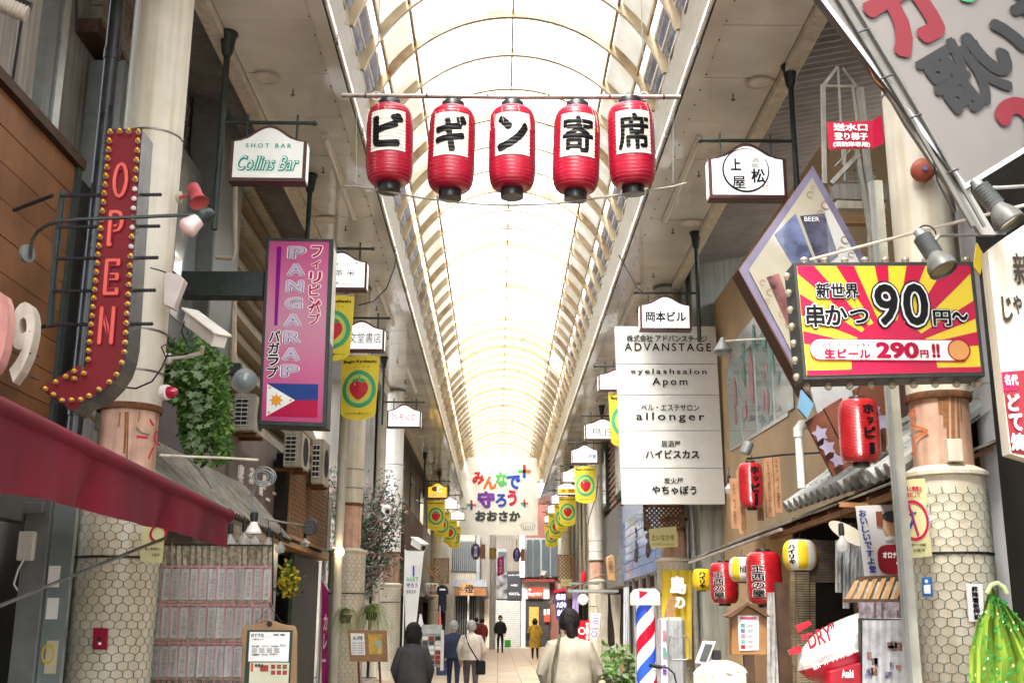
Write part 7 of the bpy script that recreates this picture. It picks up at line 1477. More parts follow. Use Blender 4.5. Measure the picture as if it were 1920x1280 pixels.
for k in range(190):
    i, j = RN.randrange(n), RN.randrange(1, m_); f, e = RN.random(), RN.random(); P0 = LV(i, j).lerp(LV(i + 1, j), f).lerp(LV(i, j + 1).lerp(LV(i + 1, j + 1), f), e); N_ = (LV(i, j + 1) - LV(i, j)).cross(LV(i + 1, j) - LV(i, j)).normalized()
    if N_.y > 0: N_ = -N_
    if k % 7 == 0: wd.prism(disc(.008, 8), P0 + N_ * .002, X, N_.cross(X).normalized() * -1 if False else Z, .001); continue
    for a in (.5, 2.6, 4.7): g.prism(disc(.006, 6, 1, 1, (.0075 * math.cos(a), .0075 * math.sin(a))), P0 + N_ * .003, X, Z, .001)
g.build('clover_print', mat('clover_green', (.04, .28, .06), .6, var=0), t, kind='stuff'); wd.build('dot_print', mat('pale_dot', (.6, .7, .35), .6, var=0), t, kind='stuff')
ptube([(1850, 1112), (1858, 1096), (1870, 1092), (1882, 1100), (1888, 1112)], 6.58, 9, mat('pale_lime', (.5, .62, .3), .7), 'knot', t, 8)
t = thing('yellow_card', 'yellow and black card behind the grey pipe above the sunburst sign', 'card', at(1832, 480, 6.9)); pl([(1832, 455), (1846, 480), (1838, 515), (1826, 500)], 6.9, .02, mat('card_yellow', (.6, .45, .03), .5), 'card', t)
# ---- right middle distance
t = thing('lattice_panel', 'small brown lattice panel beneath the tenant board', 'lattice', at(1245, 990, 20.1)); O, w, h = rect(1209, 948, 1281, 992, 20.1); lattice(-w / 2, -h / 2, w / 2, h / 2, O, X, Z, mat('lattice_dark', (.16, .085, .045), .6, var=.2), t, .085, .03)
t = thing('yellow_notice', 'pale yellow sign with olive characters below the lattice under the tenant board', 'sign', at(1243, 1027, 19.9)); pl([(1217, 991), (1268, 986), (1271, 1024), (1220, 1027)], 19.8, .03, mat('notice_pale_yellow', (.58, .55, .26), .5, var=.05), 'plate', t); OLV = mat('olive_ink', (.16, .15, .03), .5, var=0); pxtext('土いなか市', 1221, 1001, 1265, 1013, 19.75, OLV, t, bold=.03); pxtext('新京橋商店街振興組合', 1222, 1018, 1266, 1022, 19.75, OLV, t)
t = thing('yellow_banner', 'yellow cloth banner with big white characters wrapped on the right column', 'banner', at(1268, 1230, 19.9)); wavy_sheet(1241, 1068, 1297, 1235, 19.95, mat('banner_mustard', (.50, .36, .03), .6, var=.15, sc=4), 'cloth', t, .02, 12, 4)
for ch, a, b, c_, d in (('島', 1256, 1079, 1287, 1113), ('の', 1260, 1118, 1285, 1140)): pxtext(ch, a, b, c_, d, 19.88, WHT, t, bold=.05)
t = thing('wood_wedge', 'pale wooden board leaning before the yellow cloth banner', 'board', at(1257, 1160, 19)); pl([(1256, 1118), (1268, 1117), (1263, 1160), (1246, 1160)], 19, .1, WOODL, 'board', t)
t = thing('barber_pole', 'barber pole with blue, red and white spiral stripes and a white lamp top', 'barber pole', at(1213, 1300, 12.4)); c = V(at(1213, 1285, 12.4).x, 12.4, 0); zt = at(1213, 1134, 12.4).z; r = 17.5 * mp(1213, 1200, 12.4)
NS = 72; zz0 = .35; BMS = [mat('pole_blue', (.03, .09, .55), .25, var=0, emit=.05), mat('pole_white', (.8, .8, .8), .25, var=0, emit=.05), mat('pole_red', (.55, .01, .03), .25, var=0, emit=.05), MATS['pole_white'] if 'pole_white' in MATS else None]
BMS[3] = BMS[1]; per = .62; gsb = [G(), G(), G()]
for b in range(4):
    g = gsb[(0, 1, 2, 1)[b]]
    for i in range(32):
        a0, a1 = 6.2832 * i / 32, 6.2832 * (i + 1) / 32
        for tn in range(-2, 5):
            za = zz0 + per * (tn + b / 4 + i / 32 * 1.0) ; zb2 = za + per / 4; zc_ = za + per / 32; zd = zb2 + per / 32
            cl = lambda z: max(zz0, min(zt, z))
            if cl(zb2) - cl(za) > 1e-4 or cl(zd) - cl(zc_) > 1e-4: g.add([c + V(r * math.sin(a0), -r * math.cos(a0), cl(za)), c + V(r * math.sin(a1), -r * math.cos(a1), cl(zc_)), c + V(r * math.sin(a1), -r * math.cos(a1), cl(zd)), c + V(r * math.sin(a0), -r * math.cos(a0), cl(zb2))], [(0, 1, 2, 3)])
for g, n_, m_ in zip(gsb, ('blue_stripes', 'white_stripes', 'red_stripes'), (BMS[0], BMS[1], BMS[2])): g.build(n_, m_, t)
G().lathe([(r + .03, 0), (r + .03, .3), (r, .35)], c, 24).build('base', STEEL, t, smooth=True); G().prism([(-.145, 0), (.145, 0), (.145, .12), (.10, .17), (-.10, .17), (-.145, .12)], c + V(0, -.14, zt), X, Z, .28).build('lamp_top', mat('lamp_cream', (.75, .68, .55), .4, var=.04, emit=.12), t, bevel=.01)
G().prism([(-.06, -.03), (.045, .045), (-.06, .06)], c + V(-.02, -.145, zt + .09), X, Z, .002).build('red_mark', REDP, t); pxtext('サカラ', 1209, 1140, 1217, 1185, 12.4 - r - .02, mat('dark_red_ink', (.2, .0, .04), .5), t, vert=True)
for e in (-1, 1): G().tube([c + V(e * (r + .015), 0, .3), c + V(e * (r + .015), 0, zt)], .008, 6).build('edge_rod', ALU, t)
t = thing('rolling_sign', 'silver framed rolling sign box with bent handle beside the barber pole', 'sign', at(1265, 1300, 11.6)); plr(1252, 1156, 1286, 1310, 11.6, .35, mat('silver_box', (.45, .46, .47), .3, metal=.5, var=.1), 'box', t, bevel=.03); pl([(1240, 1160), (1252, 1157), (1252, 1300), (1240, 1300)], 11.65, .3, mat('sign_pastel', (.62, .60, .66), .4, var=.2, sc=4), 'face', t)
for i, m_ in enumerate((GP, GG, RC[4])): pxtext('島', 1242, 1180 + i * 32, 1250, 1200 + i * 32, 11.64, m_, t, bold=.04)
for i in range(4): plr(1256 + i * 7, 1158, 1258 + i * 7, 1300, 11.59, .01, ALU, 'rib', t)
ptube([(1268, 1196), (1256, 1192), (1254, 1205), (1254, 1226), (1258, 1236), (1288, 1236), (1293, 1228), (1293, 1202), (1288, 1192), (1276, 1192)], 11.5, 2.6, GREYM, 'handle', t)
t = thing('info_tablet', 'white framed screen on a bracket with a black camera beside the plastic cover', 'screen', at(1325, 1250, 9)); pl([(1319, 1201), (1343, 1202), (1326, 1246), (1304, 1242)], 9, .05, CW, 'frame', t, bevel=.004); pl([(1322, 1206), (1337, 1207), (1324, 1240), (1311, 1238)], 8.994, .004, GLASS, 'screen', t); plr(1336, 1218, 1352, 1236, 9.02, .06, BLACK, 'camera_box', t, bevel=.006)
t = thing('menu_house', 'little wooden house shaped menu stand with a printed sheet below the red lanterns', 'menu stand', at(1405, 1300, 9.3)); MH = 9.3
pl([(1372, 1152), (1438, 1152), (1438, 1227), (1372, 1227)], MH, .10, mat('menu_wood', (.30, .15, .055), .5, var=.2, sc=5), 'body', t, bevel=.004); pl([(1362, 1154), (1402, 1128), (1446, 1155), (1438, 1156), (1402, 1134), (1372, 1157)], MH - .06, .2, mat('menu_roof', (.10, .05, .025), .6), 'roof', t); pl([(1375, 1153), (1402, 1135), (1436, 1153)], MH - .002, .08, MATS['menu_wood'], 'gable', t)
pl([(1383, 1153), (1423, 1153), (1423, 1218), (1386, 1219)], MH - .006, .002, mat('paper_lilac', (.62, .56, .60), .5, var=.03), 'sheet', t); plr(1388, 1156, 1418, 1160, MH - .01, .001, mat('bar_crimson', (.5, .05, .12), .5), 'heading_bar', t)
for i, m_ in enumerate((GG, PB, GP, GG, REDP)): plr(1389, 1168 + i * 10, 1397, 1175 + i * 10, MH - .01, .001, m_, 'icon', t); plr(1400, 1170 + i * 10, 1414, 1171 + i * 10, MH - .01, .001, GREYM, 'print_line', t); plr(1400, 1173 + i * 10, 1410, 1173.8 + i * 10, MH - .01, .001, GREYM, 'print_line', t)
G().box((at(1405, 1230, MH).x - .04, MH, 0), (at(1405, 1230, MH).x + .04, MH + .06, at(1405, 1227, MH).z)).build('post', WOODD, t)
t = thing('covered_basket', 'crinkled clear plastic cover over a bag in a bicycle basket at the bottom', 'basket', at(1350, 1300, 8.2)); g = G(); c = at(1351, 1272, 8.2); k = mp(1351, 1270, 8.2); vs = []
for j in range(9):
    for i in range(28): a = 6.2832 * i / 28; u = j / 8 * math.pi / 2; r_ = 50 * k * (math.sin(u) ** .7) * (1 + .10 * RN.uniform(-1, 1)); vs.append(c + V(r_ * math.cos(a), r_ * .6 * math.sin(a), 31 * k * math.cos(u) * (1 + .12 * RN.uniform(-1, 1)) - (0 if j < 8 else .1)))
g.add(vs, [(j * 28 + i, (j + 1) * 28 + i, (j + 1) * 28 + (i + 1) % 28, j * 28 + (i + 1) % 28) for j in range(8) for i in range(28)]).build('plastic_cover', mat('crinkled_plastic', (.62, .60, .48), .2, var=.3, sc=14, coat=.6), t); G().obox(c + V(0, -.2, -.0), X, Z, .16, .05, .002).build('paper_label', WHT, t); pxtext('京橋', 1332, 1266, 1352, 1274, 7.98, INK, t)
t = thing('bicycle', 'handlebar, basket and lamp of a parked bicycle at the bottom beside the plastic cover', 'bicycle', at(1270, 1320, 8.6)); BKD = 8.5
ptube([(1219, 1246, 8.7), (1232, 1249, 8.6), (1252, 1251, 8.5), (1264, 1262, 8.5), (1268, 1280, 8.5), (1290, 1300, 8.5), (1320, 1286, 8.5), (1330, 1266, 8.4)], BKD, 3.5, BLACK, 'handlebar', t); ptube([(1219, 1246, 8.7), (1240, 1250, 8.6)], BKD, 8, BLACK, 'grip', t); ptube([(1220, 1258, 8.6), (1245, 1252, 8.5), (1262, 1266, 8.5)], BKD, 1.8, ALU, 'brake_lever', t)
g = G(); cw = V(at(1290, 1200, 8.6).x, 8.9, .34)
ring(g, cw, X, Z, .30, .33, 40, off=.01); ring(g, cw, -X, Z, .30, .33, 40, off=.01); g.build('wheel', BLACK, t); G().tube([cw, V(cw.x, 8.7, .9)], .015, 8).build('fork', ALU, t)
# potted plant and crates at bottom
t = thing('potted_shrub', 'leafy variegated shrub in front of the shop left of the barber pole', 'plant', at(1160, 1300, 15)); g, g2 = G(), G(); s2 = G()
for k in range(34):
    x, y = 1160 + RN.gauss(0, 17), 1300; x2 = 1160 + (x - 1160) * 1.5 + RN.gauss(0, 5); yt_ = RN.uniform(1206, 1260); D = 15 + RN.uniform(-.3, .3); p0, p1 = at(1160, 1310, D), at(x2, yt_, D); s2.tube([p0, p0.lerp(p1, .5) + V(0, 0, .05), p1], .006, 4)
    for j in range(16): u = RN.uniform(.3, 1); leaf((g, g2)[j % 2], p0.lerp(p1, u) + V(RN.gauss(0, .04), RN.gauss(0, .04), 0), V(RN.gauss(0, 1), RN.gauss(0, .6), RN.gauss(0, .6)), V(RN.gauss(0, .5), -1, .6).normalized(), RN.uniform(.07, .13), .06)
g.build('leaves', LEAF[1], t, kind='stuff'); g2.build('pale_leaves', LEAF[3], t, kind='stuff'); s2.build('stems', WOODL, t, kind='stuff'); G().lathe([(.14, 0), (.18, .35), (.19, .36), (.15, .34)], V(at(1160, 1300, 15).x, 15, 0), 18).build('pot', SALMON, t, smooth=True)
t = thing('shop_awning', 'thin black framed shop awning above the grey bundled curtains', 'awning', at(1110, 1110, 27)); G().obox(at(1112, 1107, 27), X, Z, 95 * mp(1112, 1107, 27), .07, .9).build('top_frame', GREYM, t); plr(1066, 1106, 1160, 1109, 26.9, .05, ALU, 'front_edge', t); ptube([(1066, 1104), (1110, 1085), (1165, 1065)], 27.5, 2, WOODR, 'stay', t)
for i, (x, w_, y1_) in enumerate(((1128, 22, 1250), (1154, 18, 1255))):
    t = thing('bundled_curtain', ('left', 'right')[i] + ' grey beige curtain tied in a bundle under the thin awning', 'curtain', at(x, 1250, 26.5), 'tied curtains under the thin awning'); g = G(); c = at(x, 1114, 26.5); L = c.z - .2; vs = []; n = 22; k = mp(x, 1180, 26.5)
    for j in range(13):
        v = j / 12; wd_ = w_ * k * (.55 - .30 * math.exp(-((v - .52) * 3.2) ** 2) + .0 * v)
        for q_ in range(n): a = 6.2832 * q_ / n; r_ = wd_ * (1 + .16 * math.sin(q_ * 2.9)); vs.append(c + V(r_ * math.cos(a) + (.10 if i == 0 else .05) * v, r_ * .5 * math.sin(a), -L * v))
    g.add(vs, [(j * n + q_, (j + 1) * n + q_, (j + 1) * n + (q_ + 1) % n, j * n + (q_ + 1) % n) for j in range(12) for q_ in range(n)]).build('cloth', mat('curtain_taupe', (.33, .30, .24), .8, var=.15), t, smooth=True)
t = thing('globe_lamp', 'milky globe lamp hanging under the thin awning', 'lamp', at(1094, 1130, 27)); G().lathe([(.005, -.13), (.07, -.11), (.12, -.05), (.13, 0), (.12, .05), (.07, .11), (.03, .13)], at(1093, 1123, 27), 20).build('globe', mat('milky_globe', (.6, .6, .6), .3, var=.05, emit=.1), t, smooth=True); G().tube([at(1093, 1113, 27), at(1093, 1106, 27)], .01, 5).build('stem', BLACK, t)
t = thing('hanging_cloth', 'lilac cloth hanging at the left end of the thin awning', 'cloth', at(1080, 1155, 27)); wavy_sheet(1073, 1108, 1085, 1154, 27, mat('lilac_cloth', (.42, .33, .60), .7, var=.05, trans=.3), 'cloth', t, .03, 6, 3)
t = thing('print_shop_sign', 'tilted navy sign with white characters offering cards and envelopes', 'sign', at(1052, 1162, 30)); pl([(1038, 1107), (1060, 1103), (1066, 1150), (1044, 1162)], 30, .1, mat('navy_sign', (.03, .03, .14), .5), 'board', t); pl([(1038, 1106), (1060, 1102), (1061, 1107), (1039, 1111)], 29.95, .05, REDP, 'red_edge', t)
for i, s_ in enumerate(('名刺', 'ハガキ', '封筒')): pxtext(s_, 1042 + i * 1.5, 1112 + i * 15, 1060 + i * 1.8, 1124 + i * 15, 29.88, WHT, t, bold=.05)
t = thing('lattice_panel', 'brown lattice panel on the farthest right column', 'lattice', at(1061, 1092, 50)); O, w, h = rect(1047, 1040, 1076, 1092, 50); lattice(-w / 2, -h / 2, w / 2, h / 2, O, X, Z, MATS['lattice_wood'], t, .16, .05)
t = thing('yellow_notice', 'tiny pale yellow sign under the lattice on the farthest right column', 'sign', at(1062, 1098, 49)); plr(1052, 1085, 1072, 1098, 49, .05, MATS['notice_pale_yellow'], 'plate', t); pxtext('土いなか市', 1054, 1089, 1070, 1094, 48.9, OLV, t)
t = thing('paper_notice', 'lilac paper notices taped to the third right column', 'paper', at(1116, 1198, 25)); pl([(1108, 1148), (1126, 1149), (1124, 1177), (1108, 1177)], 26, .02, mat('lilac_paper', (.62, .58, .72), .5), 'upper_sheet', t); pl([(1108, 1177), (1121, 1178), (1120, 1198), (1107, 1197)], 26.02, .02, MATS['lilac_paper'], 'lower_sheet', t); g = G(); ring(g, at(1114, 1188, 25.97), X, Z, .05, .065, 18); g.build('round_stamp', BL, t); 
for i in range(4): plr(1111, 1153 + i * 5, 1122, 1154 + i * 5, 25.95, .005, BL, 'print_line', t)
t = thing('red_sign', 'red shop sign with white circle behind the woman in beige', 'sign', at(1094, 1208, 24)); pl([(1083, 1162), (1105, 1162), (1105, 1208), (1085, 1208)], 24, .05, REDP, 'board', t); g = G(); ring(g, at(1091, 1182, 23.9), X, Z, .05, .075, 18); g.build('white_ring', WHT, t); pxtext('営業中', 1098, 1166, 1104, 1200, 23.9, WHT, t, vert=True, bold=.03)
t = thing('wood_signboard', 'tilted natural wood signboard beside the blue tiles', 'sign', at(1145, 1092, 26)); pl([(1136, 1045), (1147, 1039), (1153, 1044), (1155, 1090), (1140, 1088)], 26, .15, mat('natural_wood', (.45, .26, .12), .5, var=.3, sc=4), 'board', t, bevel=.02); pxtext('楽', 1140, 1050, 1150, 1068, 25.95, WOODD, t)
t = thing('lace_curtain', 'narrow white scalloped curtain in the blue tiled shop doorway', 'curtain', at(1174, 1240, 26)); 
wavy_sheet(1169, 1100, 1179, 1245, 24.8, mat('lace_white', (.62, .64, .70), .6, var=.1), 'cloth', t, .03, 8, 4)
cctv(1019, 1078, 60, .5, 'tiny dome camera over the red awning edge at the street end', (-.3, -1, -.5))
t = thing('fire_extinguisher', 'small red extinguisher on a ledge beside the third right column', 'extinguisher', at(1094, 1092, 33)); G().lathe([(.06, 0), (.07, .02), (.07, .25), (.03, .30), (.03, .34)], at(1094, 1091, 33), 14).build('bottle', REDP, t, smooth=True); G().obox(at(1094, 1093, 33), X, Z, .9, .05, .4).build('ledge', GREYM, t); G().tube([at(1094, 1081, 33), at(1097, 1081, 33)], .02, 6).build('nozzle', BLACK, t)
# ---------------------------------------------------------------- people
SKIN = mat('skin', (.50, .30, .20), .55, var=.05); GREYHAIR = mat('white_hair', (.55, .54, .53), .7, var=.4, sc=30, bump=.8); DARKHAIR = mat('dark_hair', (.018, .013, .012), .55, var=.5, sc=30, bump=.8)
def cloth(n, c): return mat('cloth_' + n, c, .85, var=.3, sc=5, bump=.6)
def person(px, D, H, label, top, bottom, hair, long_top=.47, stride=.12, arms=((.08, .0), (.08, 0)), build=1.0, hairstyle='short', lean=0, yaw=0, shoes=None, z0=0):
    """stands at distance D under image column px, H tall, seen from behind when yaw = 0"""
    base = V(at(px, 1185, D).x, D, z0); t = thing('person', label, 'person', base); s = H / 1.7; b = build
    # joints in metres for a 1.7 m figure; x right, y forward
    P = {'pel': (0, 0, .93), 'wst': (0, .01, 1.06), 'chs': (0, .02 + lean * .5, 1.27), 'nk0': (0, .01 + lean * .9, 1.43), 'nk1': (0, .03 + lean * 1.05, 1.50), 'hd0': (0, .045 + lean * 1.1, 1.565), 'hd1': (0, .045 + lean * 1.15, 1.635)}
    Rr = {'pel': .145 * b, 'wst': .135 * b, 'chs': .15 * b, 'nk0': .075, 'nk1': .052, 'hd0': .085, 'hd1': .088}
    E = [('pel', 'wst'), ('wst', 'chs'), ('chs', 'nk0'), ('nk0', 'nk1'), ('nk1', 'hd0'), ('hd0', 'hd1')]
    for k, (sg, (fx, fy)) in enumerate(((-1, arms[0]), (1, arms[1]))):
        n = 'LR'[k]; st = stride * (1 if k == 0 else -1)
        P.update({n + 'sh': (sg * .150 * b, .01 + lean * .8, 1.355), n + 'el': (sg * (.21 * b + fx * .5), -.03 + fy * .5 + lean * .6, 1.10), n + 'wr': (sg * (.20 * b + fx * .2), .05 + fy, .88 + fy * .6), n + 'ha': (sg * (.19 * b + fx * .15), .08 + fy * 1.1, .80 + fy * .65),
                  n + 'hp': (sg * .09 * b, 0, .86), n + 'kn': (sg * .10, st * .6 + .03, .48), n + 'an': (sg * .10, st - .02, .09 + max(0, -st) * .3), n + 'to': (sg * .11, st + .14, .035)})
        Rr.update({n + 'sh': .068 * b, n + 'el': .046 * b, n + 'wr': .032, n + 'ha': .038, n + 'hp': .098 * b, n + 'kn': .062 * b, n + 'an': .045, n + 'to': .035})
        E += [('chs', n + 'sh'), (n + 'sh', n + 'el'), (n + 'el', n + 'wr'), (n + 'wr', n + 'ha'), ('pel', n + 'hp'), (n + 'hp', n + 'kn'), (n + 'kn', n + 'an'), (n + 'an', n + 'to')]
        for f_, (dx, dz, L) in enumerate(((-.025, -.0, .07), (-.008, -.0, .085), (.010, -.0, .08), (.026, 0, .065), (-.04, .05, .05))):
            a = P[n + 'ha']; P[n + 'f%d' % f_] = (a[0] + sg * .005, a[1] + dx + fy * .1, a[2] - L + dz); Rr[n + 'f%d' % f_] = .0095; E.append((n + 'ha', n + 'f%d' % f_))
    ks = list(P); M = Matrix.Rotation(yaw, 3, 'Z')
    me = bpy.data.meshes.new('body'); me.from_pydata([M @ (V(*P[k]) * s) for k in ks], [(ks.index(a), ks.index(c)) for a, c in E], [])
    o = bpy.data.objects.new('body', me); COL.objects.link(o); sk = o.modifiers.new('s', 'SKIN'); sk.branch_smoothing = .3
    for i, k in enumerate(ks):
        d = me.skin_vertices[0].data[i]; r = Rr[k] * s; d.radius = (r, r * (.72 if k in ('pel', 'wst', 'chs') else 1)); d.use_root = (k == 'pel')
    sb = o.modifiers.new('u', 'SUBSURF'); sb.levels = 2; sb.render_levels = 2
    dg = bpy.context.evaluated_depsgraph_get(); m2 = bpy.data.meshes.new_from_object(o.evaluated_get(dg)); bpy.data.objects.remove(o); m2.name = 'body'
    for m_ in (top, bottom, SKIN, shoes or BLACK): m2.materials.append(m_)
    wr = min(P['Lwr'][2], P['Rwr'][2])
    for p in m2.polygons:
        p.use_smooth = True; c = M.inverted() @ p.center / s; ax = abs(c.x); i = 0
        hand = any((c - V(*P[n + 'ha'])).length < .12 and c.z < P[n + 'wr'][2] + .0 and abs(c.x) > .13 * b for n in 'LR')
        if c.z > 1.47: i = 2
        elif hand: i = 2
        elif c.z < .075: i = 3
        elif c.z < .93 and (ax < .185 * b and not (c - V(*P['Lwr'])).length < .1 and not (c - V(*P['Rwr'])).length < .1): i = 1
        p.material_index = i
    o = bpy.data.objects.new('body', m2); COL.objects.link(o); o.parent = t
    def off(v): return base + M @ (V(*v) * s)
    # loose top: a shell following the trunk, ending at a hem
    g = G(); n = 24; vs = []; zb = long_top * 1.7
    for j in range(11):
        v = j / 10; z = 1.455 + (zb - 1.455) * v; hw = (.075 + .125 * min(1, v * 3.2) ** .8 + .02 * v) * b; hd = (.07 + .075 * min(1, v * 4) + .03 * v) * b; yc = .01 + lean * (.9 - .9 * v)
        for i in range(n): a = 6.2832 * i / n; w_ = 1 + .02 * math.sin(3 * a + 5 * v) + .025 * v * math.sin(7 * a); vs.append(off((hw * w_ * math.cos(a), yc + hd * w_ * math.sin(a), z)))
    g.add(vs, [(j * n + i, (j + 1) * n + i, (j + 1) * n + (i + 1) % n, j * n + (i + 1) % n) for j in range(10) for i in range(n)]).build('top_garment', top, t, smooth=True)
    # sleeves
    for n_, sg in (('L', -1), ('R', 1)): G().tube([off((P[n_ + 'sh'][0] * .55, P[n_ + 'sh'][1], P[n_ + 'sh'][2] + .035)), off(P[n_ + 'sh']), off([ (a + c) / 2 for a, c in zip(P[n_ + 'sh'], P[n_ + 'el'])]), off(P[n_ + 'el']), off(P[n_ + 'wr'])], [.045 * b * s, .078 * b * s, .074 * b * s, .062 * b * s, .045 * s], 12).build('sleeve', top, t, smooth=True)
    # hair, ears, nose, eyes
    hc = V(0, .045 + lean * 1.12, 1.605); g = G(); n = 22; vs = []; rj = random.Random(int(px))
    for j in range(12):
        ph = math.pi * j / 11 * (.72 if hairstyle in ('short', 'bun') else .93)
        for i in range(n):
            a = 6.2832 * i / n; front = math.sin(a)   # +y is the face
            r = .116 * (1 + .03 * rj.uniform(-1, 1)); x, y, z = r * .93 * math.sin(ph) * math.cos(a), r * math.sin(ph) * math.sin(a) - .015, r * 1.12 * math.cos(ph)
            if front > .45 and ph > 1.15: y *= .6; z = max(z, .04)
            if hairstyle == 'bob' and ph > 1.5 and front < .45: z -= .06 * (ph - 1.5); x *= 1.2; y *= 1.1
            vs.append(off((hc.x + x, hc.y + y, hc.z + z)))
    g.add(vs, [(j * n + i, j * n + (i + 1) % n, (j + 1) * n + (i + 1) % n, (j + 1) * n + i) for j in range(11) for i in range(n)]); 
    if hairstyle == 'bun': g.lathe([(.005, -.05 * s), (.035 * s, -.03 * s), (.045 * s, 0), (.03 * s, .035 * s), (.004, .045 * s)], off((0, hc.y - .08, hc.z + .075)), 14); g.tube([off((0, hc.y - .09, hc.z - .02)), off((.01, hc.y - .10, hc.z - .14)), off((.005, hc.y - .07, hc.z - .20))], [.05 * s, .045 * s, .02 * s], 10)
    g.build('hair', hair, t, smooth=True); g = G()
    if D < 30:
        for k in range(110):
            a = rj.uniform(0, 6.283); pm = rj.uniform(1.0, 1.9 if math.sin(a) < .3 else 1.1); q_ = []
            for j in range(6):
                ph = .15 + (pm - .15) * j / 5; r = .121 + .006 * rj.random(); q_.append(off((hc.x + r * .93 * math.sin(ph) * math.cos(a + .1 * j), hc.y + r * math.sin(ph) * math.sin(a + .1 * j) - .015, hc.z + r * 1.12 * math.cos(ph) - (.05 * (ph - 1.2) if hairstyle == 'bob' and ph > 1.2 else 0))))
            g.tube(q_, [.006, .006, .005, .005, .004, .002], 4)
        g.build('hair_locks', hair, t, kind='stuff')
    for sg in (-1, 1):
        G().lathe([(.004, 0), (.018 * s, .004), (.014 * s, .014 * s)], off((sg * .088, hc.y + .005, hc.z - .02)), 8, axis=M @ V(sg, 0, 0)).build('ear', SKIN, t, smooth=True); G().lathe([(.004, .004), (.010 * s, 0)], off((sg * .032, hc.y + .088, hc.z - .01)), 8, axis=M @ V(0, 1, 0)).build('eye', BLACK, t)
    G().tube([off((0, hc.y + .085, hc.z + .0)), off((0, hc.y + .108, hc.z - .035))], [.006 * s, .013 * s], 6).build('nose', SKIN, t); G().tube([off((-.022, hc.y + .085, hc.z - .065)), off((.022, hc.y + .085, hc.z - .065))], .005 * s, 5).build('mouth', mat('lip', (.35, .12, .1), .5), t)
    return t, off
BEI = cloth('beige', (.46, .41, .32)); CHAR = cloth('charcoal', (.06, .06, .06)); NAVY = cloth('navy', (.03, .04, .085)); IVORY = cloth('ivory', (.66, .58, .50)); MAUVE = cloth('mauve', (.12, .10, .12)); MUST = cloth('mustard', (.42, .26, .03)); BLK = cloth('black', (.012, .012, .014))
def bag(off, c, w, h, m_, label, strap=None):
    t = thing('bag', label, 'bag', off(c)); p = off(c); G().obox(p + V(0, -.05, 0), X, Z, w, h, .1).build('body', m_, t, bevel=.02)
    if strap: G().tube([off(q_) for q_ in strap], .012, 6).build('strap', m_, t)
    return t
t, off = person(1068, 11.3, 1.58, 'woman in a loose beige top with dark hair in a bun, seen from behind', BEI, BLK, DARKHAIR, .50, .0, ((.10, .12), (.10, .12)), 1.12, 'bun')
bag(off, (-.20, -.12, .78), .22, .26, cloth('olive', (.12, .11, .06)), 'olive shoulder bag of the woman in beige', [(-.20, -.17, .90), (-.19, -.20, 1.15), (-.14, -.17, 1.36), (-.11, -.02, 1.47), (-.12, .17, 1.25)])
t, off = person(775, 13.8, 1.44, 'person in a charcoal jacket with a dark bob, seen from behind on the left', CHAR, BLK, DARKHAIR, .50, .05, ((.08, .1), (.08, .1)), 1.0, 'bob')
t, off = person(851, 24.5, 1.46, 'white haired person in navy clothes walking away beside the ivory jacket', NAVY, NAVY, GREYHAIR, .50, .16, build=1.1, lean=.03)
bag(off, (-.28, .0, .62), .22, .3, mat('bag_pattern_blue', (.12, .16, .4), .7, var=.6, sc=20), 'blue patterned bag held by the person in navy')
t, off = person(884, 22.5, 1.47, 'white haired person in an ivory jacket with a dark crossbody strap', IVORY, MAUVE, GREYHAIR, .52, .10, build=1.12, lean=.02, arms=((.06, .0), (.10, .03)))
bag(off, (.21, -.05, .72), .2, .26, BLK, 'dark bag hanging at the right hip of the ivory jacket', [(-.13, -.05, 1.43), (-.05, -.17, 1.2), (.08, -.19, 1.0), (.18, -.14, .84)])
t, off = person(938, 55, 1.72, 'man dressed in black standing near the shutter at the street end', BLK, BLK, DARKHAIR, .53, .12, yaw=math.pi, arms=((.1, .02), (.1, .02)))
bag(off, (-.35, .1, .45), .3, .35, mat('bag_green', (.06, .35, .05), .6), 'bright green bag beside the man in black')
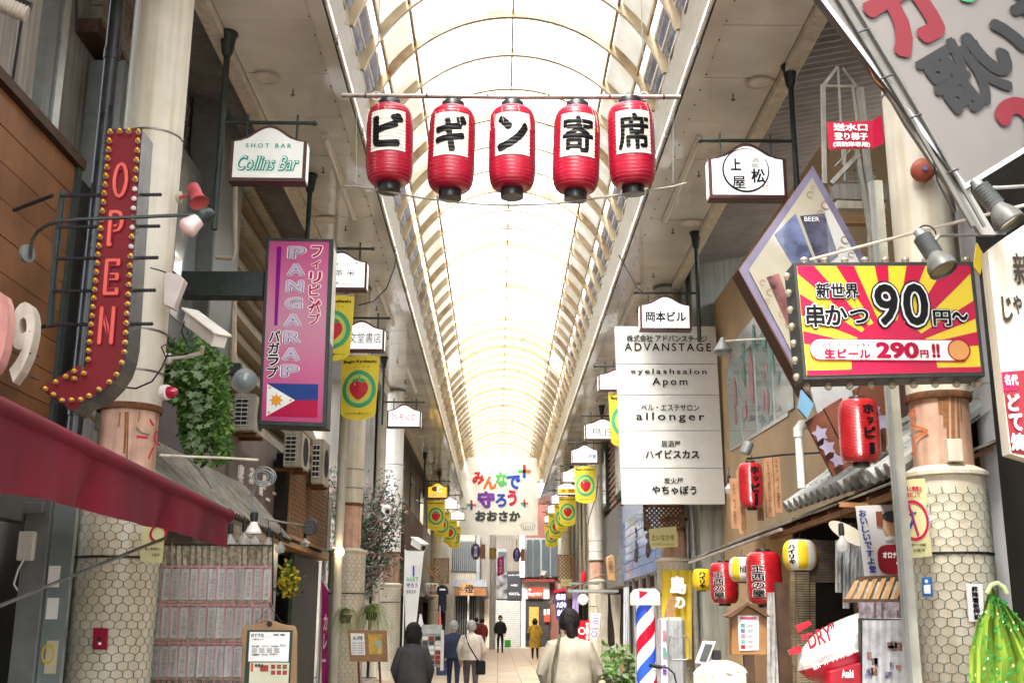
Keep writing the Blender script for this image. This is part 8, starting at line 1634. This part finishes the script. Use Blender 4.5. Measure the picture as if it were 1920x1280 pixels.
t, off = person(1003, 47, 1.58, 'woman in a mustard coat walking toward the white fronted restaurant', MUST, BLK, DARKHAIR, .28, .14, build=1.15, hairstyle='bob', arms=((.12, .1), (.1, .02)))
bag(off, (-.24, .0, .95), .24, .3, NAVY, 'navy bag carried by the woman in the mustard coat', [(-.2, -.02, 1.05), (-.16, -.05, 1.38)])
t, off = person(904, 52, 1.58, 'person in a dark red top half hidden behind the white haired pair', cloth('dark_red', (.22, .03, .035)), BLK, DARKHAIR, .5, .1); t, off = person(893, 54, 1.62, 'person in dark clothes just left of the dark red top', BLK, BLK, DARKHAIR, .5, .1)
# more cables, wires and small pipes that clutter the upper fronts
t = thing('overhead_cable', 'thin black cable drooping from the left skirt down to the hanging signs', 'cable', at(740, 480, 15)); ptube([(742, 478, 15.5), (740, 500, 15.4), (725, 540, 15.3), (700, 565, 15.2), (672, 572, 15.1)], 15.3, 2.5, BLACK, 'cable', t, 5)
t = thing('overhead_cable', 'thin black cable drooping from the right skirt down to the building name sign', 'cable', at(1180, 500, 17)); ptube([(1160, 478, 17.4), (1178, 510, 17.4), (1195, 540, 17.3), (1212, 552, 17.3)], 17.3, 2.5, BLACK, 'cable', t, 5)
t = thing('overhead_cable', 'black cable looping beside the lower part of the white right column', 'cable', at(1110, 940, 36)); ptube([(1122, 890, 36), (1118, 930, 36), (1106, 965, 36), (1102, 985, 36)], 36, 1.6, BLACK, 'cable', t, 5)
t = thing('fluorescent_lamp', 'end of a bulky white ribbed lamp cropped by the top left corner', 'lamp', at(30, 30, 7.0)); a, b = at(-40, -12, 6.9), at(50, 28, 7.0); G().tube([a, b], .055, 14).build('ribbed_diffuser', mat('old_diffuser', (.56, .50, .42), .4, var=.1), t, smooth=True)
g = G(); 
for i in range(14): g.lathe([(.058, -.005), (.062, 0), (.058, .005)], a.lerp(b, (i + .5) / 14), 16, axis=(b - a))
g.build('diffuser_ribs', MATS['old_diffuser'], t, smooth=True); G().tube([a + V(0, .05, .08), b + V(0, .05, .08)], .04, 8).build('housing', BLACK, t)
